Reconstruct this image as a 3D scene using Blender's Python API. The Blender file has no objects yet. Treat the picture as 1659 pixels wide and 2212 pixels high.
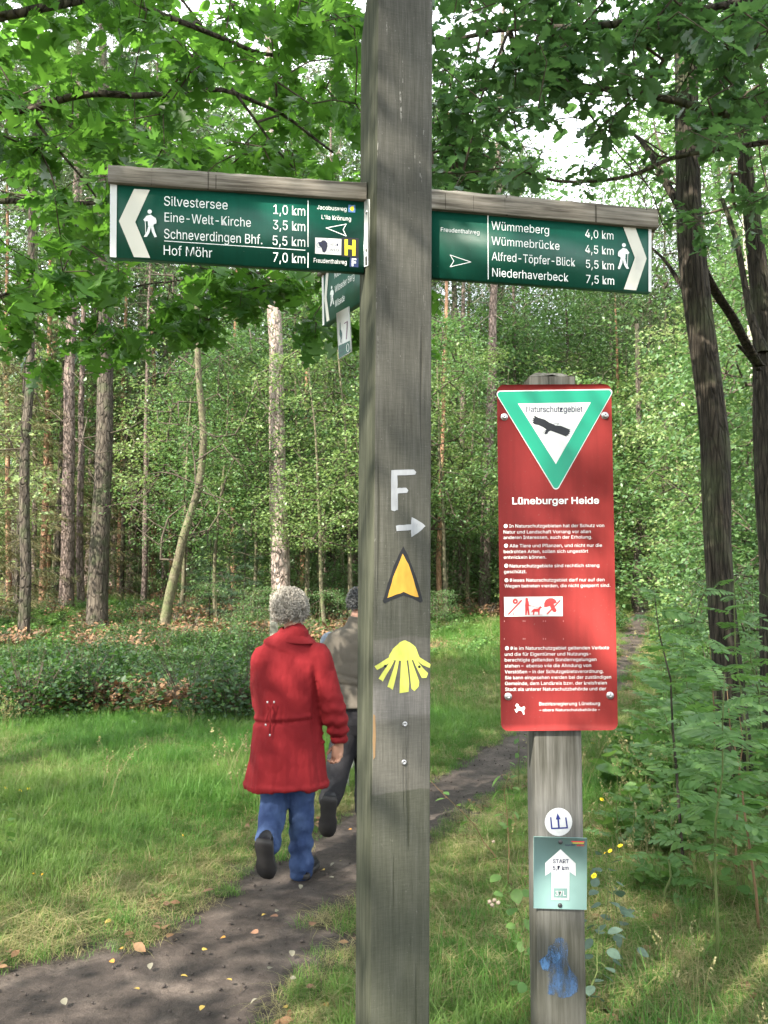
import bpy, math, random
import numpy as np
from mathutils import Vector, Matrix
from mathutils.geometry import tessellate_polygon

random.seed(7)
RNG = np.random.default_rng(7)
SC = bpy.context.scene

# ------------------------------------------------------------------ camera, world, sun, exposure
F_PX, CX, CY = 1800.0, 829.5, 1106.0          # focal length and centre in a 1659 x 2212 picture
PITCH = math.atan((1250 - 1106) / F_PX)
CAM = np.array([0.0, 0.0, 1.66])
cam_data = bpy.data.cameras.new('camera')
cam = bpy.data.objects.new('camera', cam_data)
SC.collection.objects.link(cam)
cam.location = CAM
cam.rotation_euler = (math.pi / 2 + PITCH, 0, 0)
cam_data.sensor_fit = 'VERTICAL'
cam_data.sensor_height = 36.0
cam_data.lens = F_PX / 2212 * 36.0
cam_data.clip_start = 0.05
cam_data.clip_end = 500
cam_data.dof.use_dof = True
cam_data.dof.focus_distance = 2.1
cam_data.dof.aperture_fstop = 14
SC.camera = cam

SUN_EL, SUN_AZ = math.radians(44), math.radians(222)   # azimuth clockwise from +Y: behind the camera, to the left
world = bpy.data.worlds.new('World')
SC.world = world
world.use_nodes = True
wn, wl = world.node_tree.nodes, world.node_tree.links
wn.clear()
sky = wn.new('ShaderNodeTexSky'); sky.sky_type = 'NISHITA'; sky.sun_disc = False
sky.sun_elevation = SUN_EL; sky.sun_rotation = SUN_AZ
sky.dust_density = 1.5
w_tc = wn.new('ShaderNodeTexCoord')
w_no = wn.new('ShaderNodeTexNoise'); w_no.inputs['Scale'].default_value = 2.2; w_no.inputs['Detail'].default_value = 6
w_rp = wn.new('ShaderNodeValToRGB')
w_rp.color_ramp.elements[0].position = 0.36; w_rp.color_ramp.elements[0].color = (0.35, 0.35, 0.35, 1)
w_rp.color_ramp.elements[1].position = 0.60; w_rp.color_ramp.elements[1].color = (1, 1, 1, 1)
w_mx = wn.new('ShaderNodeMixRGB'); w_mx.inputs[2].default_value = (11.5, 11.9, 12.4, 1)   # white summer cloud
w_bg = wn.new('ShaderNodeBackground'); w_bg.inputs['Strength'].default_value = 0.115
w_out = wn.new('ShaderNodeOutputWorld')
wl.new(w_tc.outputs['Generated'], w_no.inputs['Vector']); wl.new(w_no.outputs['Fac'], w_rp.inputs['Fac'])
wl.new(w_rp.outputs['Color'], w_mx.inputs[0]); wl.new(sky.outputs['Color'], w_mx.inputs[1])
wl.new(w_mx.outputs['Color'], w_bg.inputs['Color']); wl.new(w_bg.outputs['Background'], w_out.inputs['Surface'])

sun_data = bpy.data.lights.new('sun', 'SUN')
sun_data.energy = 5.0; sun_data.angle = math.radians(0.53); sun_data.color = (1.0, 0.93, 0.80)
sun = bpy.data.objects.new('sun', sun_data)
SC.collection.objects.link(sun)
sd = Vector((math.sin(SUN_AZ) * math.cos(SUN_EL), math.cos(SUN_AZ) * math.cos(SUN_EL), math.sin(SUN_EL)))
sun.rotation_euler = sd.to_track_quat('Z', 'Y').to_euler()
sun.location = (0, 0, 30)

SC.view_settings.view_transform = 'Standard'
SC.view_settings.look = 'None'
SC.view_settings.gamma = 1.0
SC.view_settings.exposure = 1.8
SC.view_settings.use_curve_mapping = False
SC.cycles.max_bounces = 7
SC.cycles.diffuse_bounces = 4
SC.cycles.glossy_bounces = 2
SC.cycles.transmission_bounces = 4
SC.cycles.transparent_max_bounces = 6
SC.cycles.caustics_reflective = False
SC.cycles.caustics_refractive = False
SC.cycles.use_denoising = True

# ------------------------------------------------------------------ picture -> place
cT, sT = math.cos(PITCH), math.sin(PITCH)
def ray(px, py):
    u, v = (px - CX) / F_PX, (CY - py) / F_PX
    return np.array([u, cT - v * sT, sT + v * cT])
def D(px, py, Y):
    r = ray(px, py)
    return CAM + r * (Y / r[1])

# ------------------------------------------------------------------ noise
class Noise2:
    def __init__(s, seed): s.t = np.random.default_rng(seed).random((256, 256))
    def val(s, x, y):
        xi, yi = np.floor(x).astype(int), np.floor(y).astype(int)
        fx, fy = x - xi, y - yi
        fx, fy = fx * fx * (3 - 2 * fx), fy * fy * (3 - 2 * fy)
        a = s.t[xi % 256, yi % 256]; b = s.t[(xi + 1) % 256, yi % 256]
        c = s.t[xi % 256, (yi + 1) % 256]; d = s.t[(xi + 1) % 256, (yi + 1) % 256]
        return (a * (1 - fx) + b * fx) * (1 - fy) + (c * (1 - fx) + d * fx) * fy
    def fbm(s, x, y, o=4):
        x, y = np.asarray(x, float), np.asarray(y, float)
        r, a, t = 0, 1.0, 0
        for k in range(o):
            r = r + a * s.val(x * 2 ** k + 13.7 * k, y * 2 ** k + 7.1 * k); t += a; a *= 0.5
        return r / t
N1, N2, N3 = Noise2(1), Noise2(2), Noise2(3)

# ------------------------------------------------------------------ object helpers
def tag(o, label=None, cat=None, group=None, kind=None):
    if label: o['label'] = label
    if cat: o['category'] = cat
    if group: o['group'] = group
    if kind: o['kind'] = kind
    return o

def empty(name, loc, label=None, cat=None, group=None):
    o = bpy.data.objects.new(name, None)
    o.location = loc
    o.empty_display_size = 0.1
    SC.collection.objects.link(o)
    return tag(o, label, cat, group)

def mesh_from(V, F, name='mesh', smooth=True):
    """V (n,3); F: (m,k) array or list of such arrays."""
    me = bpy.data.meshes.new(name)
    V = np.asarray(V, np.float32)
    Fs = F if isinstance(F, list) else [F]
    Fs = [np.asarray(f, np.int32) for f in Fs if len(f)]
    me.vertices.add(len(V)); me.vertices.foreach_set('co', V.ravel())
    loops = np.concatenate([f.ravel() for f in Fs])
    tot = np.concatenate([np.full(len(f), f.shape[1], np.int32) for f in Fs])
    start = np.concatenate([[0], np.cumsum(tot)[:-1]]).astype(np.int32)
    me.loops.add(len(loops)); me.loops.foreach_set('vertex_index', loops)
    me.polygons.add(len(tot)); me.polygons.foreach_set('loop_start', start); me.polygons.foreach_set('loop_total', tot)
    me.update(calc_edges=True)
    if smooth: me.polygons.foreach_set('use_smooth', np.ones(len(tot), bool))
    return me

def obj(name, me, mat=None, parent=None, local=False):
    """link a mesh; world-space vertices are moved into the parent's frame unless local."""
    o = bpy.data.objects.new(name, me)
    if mat is not None and not me.materials: me.materials.append(mat)
    if parent is not None:
        o.parent = parent
        if not local:
            p, off = parent, Vector((0, 0, 0))
            while p is not None: off += p.location; p = p.parent
            o.location = -off
    SC.collection.objects.link(o)
    return o

class Geo:
    def __init__(s): s.V, s.F, s.n = [], [], 0
    def add(s, V, F):
        V = np.asarray(V, float).reshape(-1, 3)
        s.V.append(V); s.F.append(np.asarray(F, int) + s.n); s.n += len(V)
    def arrays(s):
        V = np.concatenate(s.V)
        by = {}
        for f in s.F: by.setdefault(f.shape[1], []).append(f)
        return V, [np.concatenate(v) for v in by.values()]
    def mesh(s, name='mesh', smooth=True):
        V, F = s.arrays(); return mesh_from(V, F, name, smooth)

def unit(v): v = np.asarray(v, float); return v / (np.linalg.norm(v) + 1e-12)

def tube(pts, ra, rb=None, sides=8, up=(0, 1, 0), caps=True, roundcap=False):
    P = np.asarray(pts, float); n = len(P)
    ra = np.broadcast_to(np.asarray(ra, float), (n,)).copy()
    rb = ra.copy() if rb is None else np.broadcast_to(np.asarray(rb, float), (n,)).copy()
    if roundcap:
        t0, t1 = unit(P[0] - P[1]), unit(P[-1] - P[-2])
        q0, q1 = min(ra[0], rb[0]), min(ra[-1], rb[-1])
        P = np.vstack([P[0] + t0 * q0 * .95, P[0] + t0 * q0 * .6, P, P[-1] + t1 * q1 * .6, P[-1] + t1 * q1 * .95])
        f = lambda r: np.concatenate([[r[0] * .3, r[0] * .8], r, [r[-1] * .8, r[-1] * .3]])
        ra, rb = f(ra), f(rb); n = len(P)
    T = np.gradient(P, axis=0); T /= np.linalg.norm(T, axis=1)[:, None] + 1e-12
    up = np.asarray(up, float)
    A = np.cross(T, up); l = np.linalg.norm(A, axis=1)
    if (l < 0.15).any():
        alt = np.array([1, 0.2, 0.1]) if abs(up[0]) < .9 else np.array([0, .2, 1.]); A = np.cross(T, alt); l = np.linalg.norm(A, axis=1)
    A /= l[:, None] + 1e-12
    B = np.cross(A, T)
    th = np.linspace(0, 2 * math.pi, sides, endpoint=False)
    V = P[:, None] + ra[:, None, None] * np.cos(th)[None, :, None] * A[:, None] + rb[:, None, None] * np.sin(th)[None, :, None] * B[:, None]
    V = V.reshape(-1, 3)
    i = np.arange(n - 1)[:, None] * sides; j = np.arange(sides)[None]; k = (j + 1) % sides
    a, b, c, d = i + j, i + k, i + sides + k, i + sides + j
    F = np.concatenate([np.stack([a, b, c], -1).reshape(-1, 3), np.stack([a, c, d], -1).reshape(-1, 3)])
    if caps:
        V = np.vstack([V, P[0], P[-1]]); m = n * sides; jj = np.arange(sides); kk = (jj + 1) % sides
        F = np.vstack([F, np.stack([kk, jj, np.full(sides, m)], 1), np.stack([(n - 1) * sides + jj, (n - 1) * sides + kk, np.full(sides, m + 1)], 1)])
    return V, F

def box8(c8):
    """8 corners: bottom FL FR BR BL then top FL FR BR BL"""
    return np.asarray(c8, float), np.array([[0, 3, 2, 1], [4, 5, 6, 7], [0, 1, 5, 4], [1, 2, 6, 5], [2, 3, 7, 6], [3, 0, 4, 7]])

def ellipsoid(c, r, seg=16, rings=10):
    ph = np.linspace(0, math.pi, rings + 1)[1:-1]; th = np.linspace(0, 2 * math.pi, seg, endpoint=False)
    V = [(math.sin(p) * math.cos(t), math.sin(p) * math.sin(t), math.cos(p)) for p in ph for t in th]
    V = np.array(V + [(0, 0, 1), (0, 0, -1)]) * np.asarray(r) + np.asarray(c)
    F = []
    for i in range(rings - 2):
        for j in range(seg):
            a, b = i * seg + j, i * seg + (j + 1) % seg
            F += [(a, a + seg, b + seg), (a, b + seg, b)]
    n = (rings - 1) * seg
    for j in range(seg):
        F += [(n, j, (j + 1) % seg), (n + 1, (rings - 2) * seg + (j + 1) % seg, (rings - 2) * seg + j)]
    return V, np.array(F)

# ------------------------------------------------------------------ material helpers
class NT:
    def __init__(s, name):
        s.mat = bpy.data.materials.new(name); s.mat.use_nodes = True
        s.t = s.mat.node_tree; s.t.nodes.clear()
        s.out = s.t.nodes.new('ShaderNodeOutputMaterial')
    def n(s, typ, ins=None, **props):
        nd = s.t.nodes.new('ShaderNode' + typ)
        for k, v in props.items(): setattr(nd, k, v)
        for k, v in (ins or {}).items():
            sk = nd.inputs[k]
            if isinstance(v, bpy.types.NodeSocket): s.t.links.new(v, sk)
            else:
                if isinstance(v, (tuple, list)) and len(v) == 3 and sk.type == 'RGBA': v = (*v, 1)
                sk.default_value = v
        return nd
    def ramp(s, fac, stops, interp='LINEAR'):
        nd = s.t.nodes.new('ShaderNodeValToRGB'); cr = nd.color_ramp; cr.interpolation = interp
        while len(cr.elements) < len(stops): cr.elements.new(0.5)
        for e, (p, c) in zip(cr.elements, stops):
            e.position = p; e.color = (*c, 1) if len(c) == 3 else c
        s.t.links.new(fac, nd.inputs['Fac']); return nd.outputs['Color']
    def math(s, op, a, b=None, clamp=False):
        nd = s.t.nodes.new('ShaderNodeMath'); nd.operation = op; nd.use_clamp = clamp
        for k, v in ((0, a), (1, b)):
            if v is None: continue
            if isinstance(v, bpy.types.NodeSocket): s.t.links.new(v, nd.inputs[k])
            else: nd.inputs[k].default_value = v
        return nd.outputs[0]
    def mix(s, fac, a, b, blend='MIX'):
        nd = s.t.nodes.new('ShaderNodeMixRGB'); nd.blend_type = blend
        for k, v in ((0, fac), (1, a), (2, b)):
            if isinstance(v, bpy.types.NodeSocket): s.t.links.new(v, nd.inputs[k])
            else: nd.inputs[k].default_value = v if not isinstance(v, tuple) else (*v, 1)
        return nd.outputs[0]
    def coord(s, which='Object', scale=(1, 1, 1), loc=(0, 0, 0)):
        if which == 'World': src = s.t.nodes.new('ShaderNodeNewGeometry').outputs['Position']
        else: src = s.t.nodes.new('ShaderNodeTexCoord').outputs[which]
        return s.n('Mapping', {'Vector': src, 'Scale': scale, 'Location': loc}).outputs[0]
    def noise(s, vec, scale, detail=4, rough=.5, dist=0):
        return s.n('TexNoise', {'Vector': vec, 'Scale': scale, 'Detail': detail, 'Roughness': rough, 'Distortion': dist}).outputs['Fac']
    def bump(s, h, strength=.5, dist=.01, normal=None):
        ins = {'Height': h, 'Strength': strength, 'Distance': dist}
        if normal: ins['Normal'] = normal
        return s.n('Bump', ins).outputs[0]
    def pbsdf(s, color, rough=.6, normal=None, spec=.4, **kw):
        ins = {'Base Color': color, 'Roughness': rough, 'Specular IOR Level': spec}
        if normal is not None: ins['Normal'] = normal
        ins.update(kw)
        return s.n('BsdfPrincipled', ins).outputs[0]
    def done(s, sh):
        s.t.links.new(sh, s.out.inputs['Surface']); return s.mat

def plain(name, color, rough=.5, spec=.4, metal=0, bump=0, bscale=200, vary=.0):
    m = NT(name)
    co = m.coord('Object')
    col = color
    if vary:
        nz = m.noise(co, 14, 5)
        col = m.mix(nz, tuple(c * (1 - vary) for c in color), tuple(min(1, c * (1 + vary)) for c in color))
    nr = m.bump(m.noise(co, bscale, 3), bump, .002) if bump else None
    return m.done(m.pbsdf(col, rough, nr, spec, Metallic=metal))

def leaf_material(name, cols, trans, tfac=.4, rough=.45, spec=.35, patch=None):
    """cols: ramp of leaf albedos picked per leaf; trans: colour of light passing through"""
    m = NT(name)
    g = m.t.nodes.new('ShaderNodeNewGeometry'); oi = m.t.nodes.new('ShaderNodeObjectInfo')
    r = m.math('FRACT', m.math('ADD', g.outputs['Random Per Island'], oi.outputs['Random']))
    st = [(i / max(1, len(cols) - 1), c) for i, c in enumerate(cols)]
    c = m.ramp(r, st)
    if patch:
        pz = m.noise(m.coord('World'), patch[0], 3)
        c = m.mix(m.ramp(pz, [(.42, (0, 0, 0)), (.62, (1, 1, 1))]), c, patch[1])
    fine = m.noise(m.coord('World'), 60, 2)
    c = m.mix(.35, c, m.ramp(fine, [(.3, (.6, .6, .6)), (.7, (1.35, 1.35, 1.35))]), 'MULTIPLY')
    tc = m.mix(.5, c, trans)
    sh = m.pbsdf(c, rough, None, spec)
    tr = m.n('BsdfTranslucent', {'Color': tc}).outputs[0]
    return m.done(m.n('MixShader', {0: tfac, 1: sh, 2: tr}).outputs[0])

def wood_material(name, base=(.20, .185, .16), dark=(.075, .07, .055), light=(.34, .33, .31), axis='Z', algae=None, saw=True, zpale=None, seed=0., strong=1.0):
    m = NT(name)
    sc = {'Z': (1, 1, .045), 'X': (.045, 1, 1)}[axis]
    v = m.coord('Object', sc, (seed, seed, seed))
    v0 = m.coord('Object', (1, 1, 1), (seed, seed, seed))
    g1 = m.noise(v, 130 if saw else 90, 6, .6)
    g2 = m.noise(v, 260, 4, .7)
    g3 = m.noise(v0, 6, 4, .6)
    c = m.ramp(g1, [(.28 if saw else .36, dark), (.5, base), (.78 if saw else .66, light)])
    c = m.mix(.30, c, m.ramp(g2, [(.3, (.55, .55, .53)), (.7, (1.4, 1.4, 1.4))]), 'MULTIPLY')
    crk = m.noise(m.coord('Object', (1, 1, .022), (seed + 3, seed, 0)), 60, 2, .5)
    crm = m.ramp(crk, [(.675, (1, 1, 1)), (.70, (.32, .31, .29))])
    c = m.mix(.85, c, crm, 'MULTIPLY')
    if saw:
        scr = m.noise(m.n('Mapping', {'Vector': m.t.nodes.new('ShaderNodeTexCoord').outputs['Object'], 'Rotation': (0, .28, 0), 'Scale': (1, 1, .05)}).outputs[0], 95, 2, .6)
        brk = m.noise(v0, 55, 3, .7)
        zz = m.n('SeparateXYZ', {0: m.t.nodes.new('ShaderNodeTexCoord').outputs['Object']}).outputs['Z']
        up_ = m.n('MapRange', {'Value': zz, 'From Min': 2.1, 'From Max': 2.7}).outputs[0]
        sf = m.math('MULTIPLY', m.math('MULTIPLY', m.n('MapRange', {'Value': scr, 'From Min': .66, 'From Max': .69}).outputs[0], m.n('MapRange', {'Value': brk, 'From Min': .48, 'From Max': .56}).outputs[0]), up_)
        c = m.mix(m.math('MULTIPLY', sf, .75), c, (.32, .31, .29))
        fl_ = m.n('MapRange', {'Value': m.noise(m.coord('Object', (1, 1, .5)), 190, 3, .7), 'From Min': .66, 'From Max': .72}).outputs[0]
        c = m.mix(m.math('MULTIPLY', fl_, .5), c, (.24, .235, .22))
    c = m.mix(.5, c, m.ramp(g3, [(.3, (.65, .66, .62)), (.7, (1.3, 1.28, 1.25))]), 'MULTIPLY')
    if algae:
        za, zb, col = algae
        z = m.n('SeparateXYZ', {0: m.t.nodes.new('ShaderNodeTexCoord').outputs['Object']}).outputs['Z']
        fz = m.n('MapRange', {'Value': z, 'From Min': za, 'From Max': zb, 'To Min': 0., 'To Max': 1.}).outputs[0]
        f = m.math('MULTIPLY', m.math('ADD', fz, m.math('MULTIPLY', g3, .45)), .62, True)
        c = m.mix(f, c, m.mix(.65, c, col))
    if zpale:
        z = m.n('SeparateXYZ', {0: m.t.nodes.new('ShaderNodeTexCoord').outputs['Object']}).outputs['Z']
        zn = m.math('ADD', z, m.math('MULTIPLY', m.math('SUBTRACT', g3, .5), .05))
        for (z0, z1, z2, z3, col, amt) in zpale:
            a = m.n('MapRange', {'Value': zn, 'From Min': z0, 'From Max': z1}).outputs[0]
            b = m.n('MapRange', {'Value': zn, 'From Min': z2, 'From Max': z3, 'To Min': 1., 'To Max': 0.}).outputs[0]
            c = m.mix(m.math('MULTIPLY', m.math('MULTIPLY', a, b), amt), c, m.mix(1., m.ramp(g2, [(.2, (.6, .6, .6)), (.8, (1.4, 1.4, 1.4))]), col, 'MULTIPLY'))
    h = m.math('ADD', m.math('ADD', m.math('MULTIPLY', g1, .5), m.math('MULTIPLY', g2, .6)), m.math('MULTIPLY', m.n('RGBToBW', {0: crm}).outputs[0], 1.6))
    if saw:
        vs = m.coord('Object', (.10, .10, 1) if axis == 'Z' else (1, .1, .1))
        s1 = m.noise(vs, 330, 2, .6)
        h = m.math('ADD', h, m.math('MULTIPLY', s1, .55))
        c = m.mix(.16, c, m.ramp(s1, [(.35, (.55, .55, .55)), (.65, (1.4, 1.4, 1.4))]), 'MULTIPLY')
    nr = m.bump(h, .45 * strong, .003)
    return m.done(m.pbsdf(c, .85, nr, .25))

def bark_material(name, dark, mid, light, zs=.22, scale=22, bump=.9, dist=.03, moss=None):
    m = NT(name)
    v = m.coord('Object', (1, 1, zs))
    a = m.noise(v, scale, 6, .62, .6)
    vo = m.n('TexVoronoi', {'Vector': v, 'Scale': scale * .8, 'Randomness': 1.}, feature='DISTANCE_TO_EDGE').outputs['Distance']
    cr = m.ramp(vo, [(.0, (0, 0, 0)), (.12, (1, 1, 1))])
    big = m.noise(m.coord('World'), 1.1, 4)
    c = m.ramp(a, [(.3, dark), (.5, mid), (.72, light)])
    c = m.mix(.6, c, m.ramp(vo, [(.0, (.55, .53, .5)), (.16, (1.08, 1.08, 1.08))]), 'MULTIPLY')
    c = m.mix(.45, c, m.ramp(big, [(.3, (.6, .6, .6)), (.7, (1.35, 1.35, 1.3))]), 'MULTIPLY')
    if moss:
        mz = m.noise(m.coord('World'), 3.3, 4)
        c = m.mix(m.ramp(mz, [(.5, (0, 0, 0)), (.7, (.7, .7, .7))]), c, moss)
    h = m.math('ADD', m.math('MULTIPLY', a, .8), cr)
    return m.done(m.pbsdf(c, .9, m.bump(h, bump, dist), .2))
# ================================================================== TERRAIN
def terrain(x, y):
    x, y = np.asarray(x, float), np.asarray(y, float)
    a = np.clip(y - 12, 0, None)
    z = 1.9 * (1 - np.exp(-a / 26.))
    z = z + .10 * (N1.fbm(x * .35, y * .35, 3) - .5) * np.clip((y - 2.) / 6, 0, 1) * 1.3
    z = z + .03 * (N2.fbm(x * 1.7, y * 1.7, 3) - .5)
    return z
def tz(x, y): return float(terrain(np.array([x]), np.array([y]))[0])
def G(px, py):
    """where the ray through a picture point meets the ground"""
    r = ray(px, py); t = np.linspace(1.5, 90, 1800)
    P = CAM + t[:, None] * r
    below = P[:, 2] < terrain(P[:, 0], P[:, 1])
    k = int(np.argmax(below)) if below.any() else len(t) - 1
    lo, hi = t[max(0, k - 1)], t[k]
    for _ in range(18):
        m = (lo + hi) / 2; p = CAM + m * r
        if p[2] < tz(p[0], p[1]): hi = m
        else: lo = m
    return CAM + hi * r

PATH_PX = [(-330, 2330), (-60, 2120), (120, 2078), (300, 2035), (420, 1975), (500, 1925), (540, 1890), (620, 1845), (700, 1800), (770, 1745), (850, 1712),
           (930, 1683), (980, 1660), (1030, 1630), (1080, 1600), (1130, 1575), (1200, 1535), (1290, 1475), (1335, 1425), (1348, 1385), (1364, 1345), (1376, 1310), (1384, 1284),
           (1393, 1284), (1400, 1310), (1397, 1345), (1390, 1390), (1360, 1450), (1290, 1530), (1200, 1600), (1140, 1645), (1080, 1690), (1010, 1745),
           (930, 1815), (850, 1872), (770, 1925), (705, 1968), (690, 1990), (730, 2012), (770, 2030), (700, 2075), (640, 2110), (600, 2160), (560, 2240), (500, 2420), (-200, 2900)]
PATH = np.array([G(*p)[:2] for p in PATH_PX])
def path_sdf(x, y):
    """negative inside the path, metres"""
    x, y = np.asarray(x, float), np.asarray(y, float)
    sh = x.shape; x, y = x.ravel(), y.ravel()
    d = np.full(x.shape, 1e9); ins = np.zeros(x.shape, bool)
    n = len(PATH)
    for i in range(n):
        ax, ay = PATH[i]; bx, by = PATH[(i + 1) % n]
        ex, ey = bx - ax, by - ay
        t = np.clip(((x - ax) * ex + (y - ay) * ey) / (ex * ex + ey * ey + 1e-12), 0, 1)
        d = np.minimum(d, np.hypot(x - ax - t * ex, y - ay - t * ey))
        c = ((ay > y) != (by > y))
        with np.errstate(divide='ignore', invalid='ignore'):
            xi = ex * (y - ay) / (ey if ey != 0 else 1e-12) + ax
        ins ^= c & (x < xi)
    return np.where(ins, -d, d).reshape(sh)
def path_edge(x, y):
    return path_sdf(x, y) + .22 * (N3.fbm(x * 2.6, y * 2.6, 4) - .5)

# ---- ground sheet
def soil_material(name, c1, c2, c3, bare_attr):
    m = NT(name)
    w = m.coord('World')
    a = m.noise(w, 5, 6, .65); b = m.noise(w, 38, 4, .7); c = m.noise(w, 1.1, 4, .6)
    v = m.n('TexVoronoi', {'Vector': w, 'Scale': 24., 'Randomness': 1.}).outputs['Color']
    col = m.ramp(a, [(.3, c1), (.5, c2), (.72, c3)])
    col = m.mix(.5, col, m.ramp(b, [(.3, (.5, .5, .5)), (.7, (1.5, 1.5, 1.5))]), 'MULTIPLY')
    if bare_attr:
        at = m.n('Attribute', attribute_name='bare').outputs['Fac']
        # leaf litter flecks
        lit = m.ramp(m.n('SeparateColor', {0: v}).outputs[0], [(.62, (0, 0, 0)), (.66, (1, 1, 1))], 'LINEAR')
        col = m.mix(m.math('MULTIPLY', m.n('RGBToBW', {0: lit}).outputs[0], .5), col, (.16, .10, .055))
        col = m.mix(at, col, (.055, .046, .042))
    nr = m.bump(m.math('ADD', b, m.math('MULTIPLY', a, 2.)), .8, .03)
    return m.done(m.pbsdf(col, .95, nr, .15))
M_GROUND = soil_material('soil_and_moss', (.035, .042, .018), (.062, .066, .028), (.10, .082, .045), True)

def grid(xs, ys, zf):
    X, Y = np.meshgrid(xs, ys)
    V = np.stack([X.ravel(), Y.ravel(), zf(X.ravel(), Y.ravel())], 1)
    nx, ny = len(xs), len(ys)
    i = (np.arange(ny - 1)[:, None] * nx + np.arange(nx - 1)[None]).ravel()
    return V, np.stack([i, i + 1, i + nx + 1, i + nx], 1)
xs = np.concatenate([np.arange(-90, -10, 4.), np.arange(-10, 10, .09), np.arange(10, 91, 4.)])
ys = np.concatenate([np.arange(-40, 1, 2.), np.arange(1, 15, .075), np.arange(15, 32, .3), np.arange(32, 140, 4.)])
def gz(x, y):
    z = terrain(x, y)
    near = (np.abs(x) < 9.9) & (y > 1) & (y < 31)
    s = np.full(x.shape, 9.); s[near] = path_edge(x[near], y[near])
    z = z - .025 * np.clip(1 - (s + .1) / .3, 0, 1)
    return z
V, Fq = grid(xs, ys, gz)
me = mesh_from(V, Fq, 'ground')
near = (np.abs(V[:, 0]) < 9.9) & (V[:, 1] > 1) & (V[:, 1] < 31)
s = np.full(len(V), 9.); s[near] = path_edge(V[near, 0], V[near, 1])
at = me.attributes.new('bare', 'FLOAT', 'POINT'); at.data.foreach_set('value', np.clip(1 - s / .35, 0, 1).astype(np.float32))
tag(obj('ground', me, M_GROUND), kind='structure')

# ---- trodden path
m = NT('trodden_dark_soil')
w = m.coord('World')
a = m.noise(w, 3.2, 7, .62, .5); b = m.noise(w, 26, 6, .7); c = m.noise(w, 150, 3, .7); pt = m.noise(w, 1.0, 3, .5)
col = m.ramp(a, [(.32, (.026, .021, .019)), (.5, (.046, .037, .033)), (.68, (.092, .076, .067))])
col = m.mix(.55, col, m.ramp(b, [(.32, (.55, .53, .52)), (.7, (1.45, 1.4, 1.38))]), 'MULTIPLY')
col = m.mix(.45, col, m.ramp(c, [(.35, (.5, .48, .46)), (.62, (1.6, 1.55, 1.5))]), 'MULTIPLY')
h = m.math('ADD', m.math('MULTIPLY', a, 1.5), m.math('ADD', m.math('MULTIPLY', b, .7), m.math('MULTIPLY', c, .2)))
M_PATH = m.done(m.pbsdf(col, .82, m.bump(h, .7, .018), .3))
xs = np.arange(-4.2, 9.5, .04)
ys = np.concatenate([np.arange(1.6, 8, .04), np.arange(8, 30, .12)])
V, Fq = grid(xs, ys, lambda x, y: terrain(x, y))
s = path_edge(V[:, 0], V[:, 1])
V[:, 2] += -.025 + np.clip(.012 - np.clip(s + .02, -1, 1) * .16, -.03, .012) + .012 * (N2.fbm(V[:, 0] * 3, V[:, 1] * 4, 4) - .5) - .012
keep = (s[Fq] < .06).any(1)
Fk = Fq[keep]; used, inv = np.unique(Fk, return_inverse=True)
V = V[used]; Fk = inv.reshape(Fk.shape)
V[:, 2] += .016
tag(obj('path', mesh_from(V, Fk, 'path'), M_PATH), kind='structure')

# ================================================================== LEAF GEOMETRY
def leaf_tpl(outline, fold=.18, curl=.12, mid=4):
    """half outline [(x,y>0)...] along +X length 1 -> folded, curled leaf; returns V,F(tri)"""
    o = np.array(outline, float); n = len(o)
    top = np.stack([o[:, 0], o[:, 1], np.abs(o[:, 1]) * fold - curl * o[:, 0] ** 2], 1)
    bot = np.stack([o[:, 0], -o[:, 1], np.abs(o[:, 1]) * fold - curl * o[:, 0] ** 2], 1)
    xm = np.clip(o[:, 0], 0, 1)
    midv = np.stack([xm, np.zeros(n), -curl * xm ** 2], 1)
    V = np.vstack([top, bot, midv]); F = []
    for i in range(n - 1):
        F += [(2 * n + i, 2 * n + i + 1, i + 1), (2 * n + i, i + 1, i), (2 * n + i, n + i, n + i + 1), (2 * n + i, n + i + 1, 2 * n + i + 1)]
    return V, np.array(F)
RED_OAK = [(0, .0), (.12, .015), (.20, .05), (.22, .17), (.27, .10), (.34, .09), (.38, .26), (.43, .33), (.45, .25), (.49, .30), (.50, .13), (.56, .10), (.63, .28), (.70, .37), (.72, .26), (.77, .28), (.76, .12), (.82, .09), (.88, .17), (.90, .08), (.95, .06), (1.0, .0)]
ENG_OAK = [(0, .0), (.10, .02), (.16, .09), (.24, .13), (.29, .08), (.36, .11), (.42, .21), (.48, .21), (.53, .13), (.60, .17), (.66, .28), (.73, .28), (.78, .17), (.84, .17), (.90, .20), (.96, .12), (1.0, .0)]
OVAL = [(0, .0), (.15, .14), (.4, .27), (.7, .22), (1.0, 0)]
ROUND = [(0, 0), (.08, .25), (.3, .42), (.6, .42), (.85, .22), (1.0, 0)]
LEAFLET = [(0, 0), (.2, .14), (.55, .19), (1, 0)]
T_RED, T_ENG = leaf_tpl(RED_OAK, .22, .16), leaf_tpl(ENG_OAK, .25, .12)
T_OVAL, T_ROUND, T_LEAFLET = leaf_tpl(OVAL), leaf_tpl(ROUND, .15, .1), leaf_tpl(LEAFLET, .1, .12)
T_RHOMB = (np.array([(0, 0, 0), (.5, .33, .07), (1, 0, -.06), (.5, -.33, .07)]), np.array([(0, 2, 1), (0, 3, 2)]))
T_NEEDLE = (np.array([(0, .02, 0), (0, -.02, 0), (1, 0, -.06)]), np.array([(0, 1, 2)]))

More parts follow.
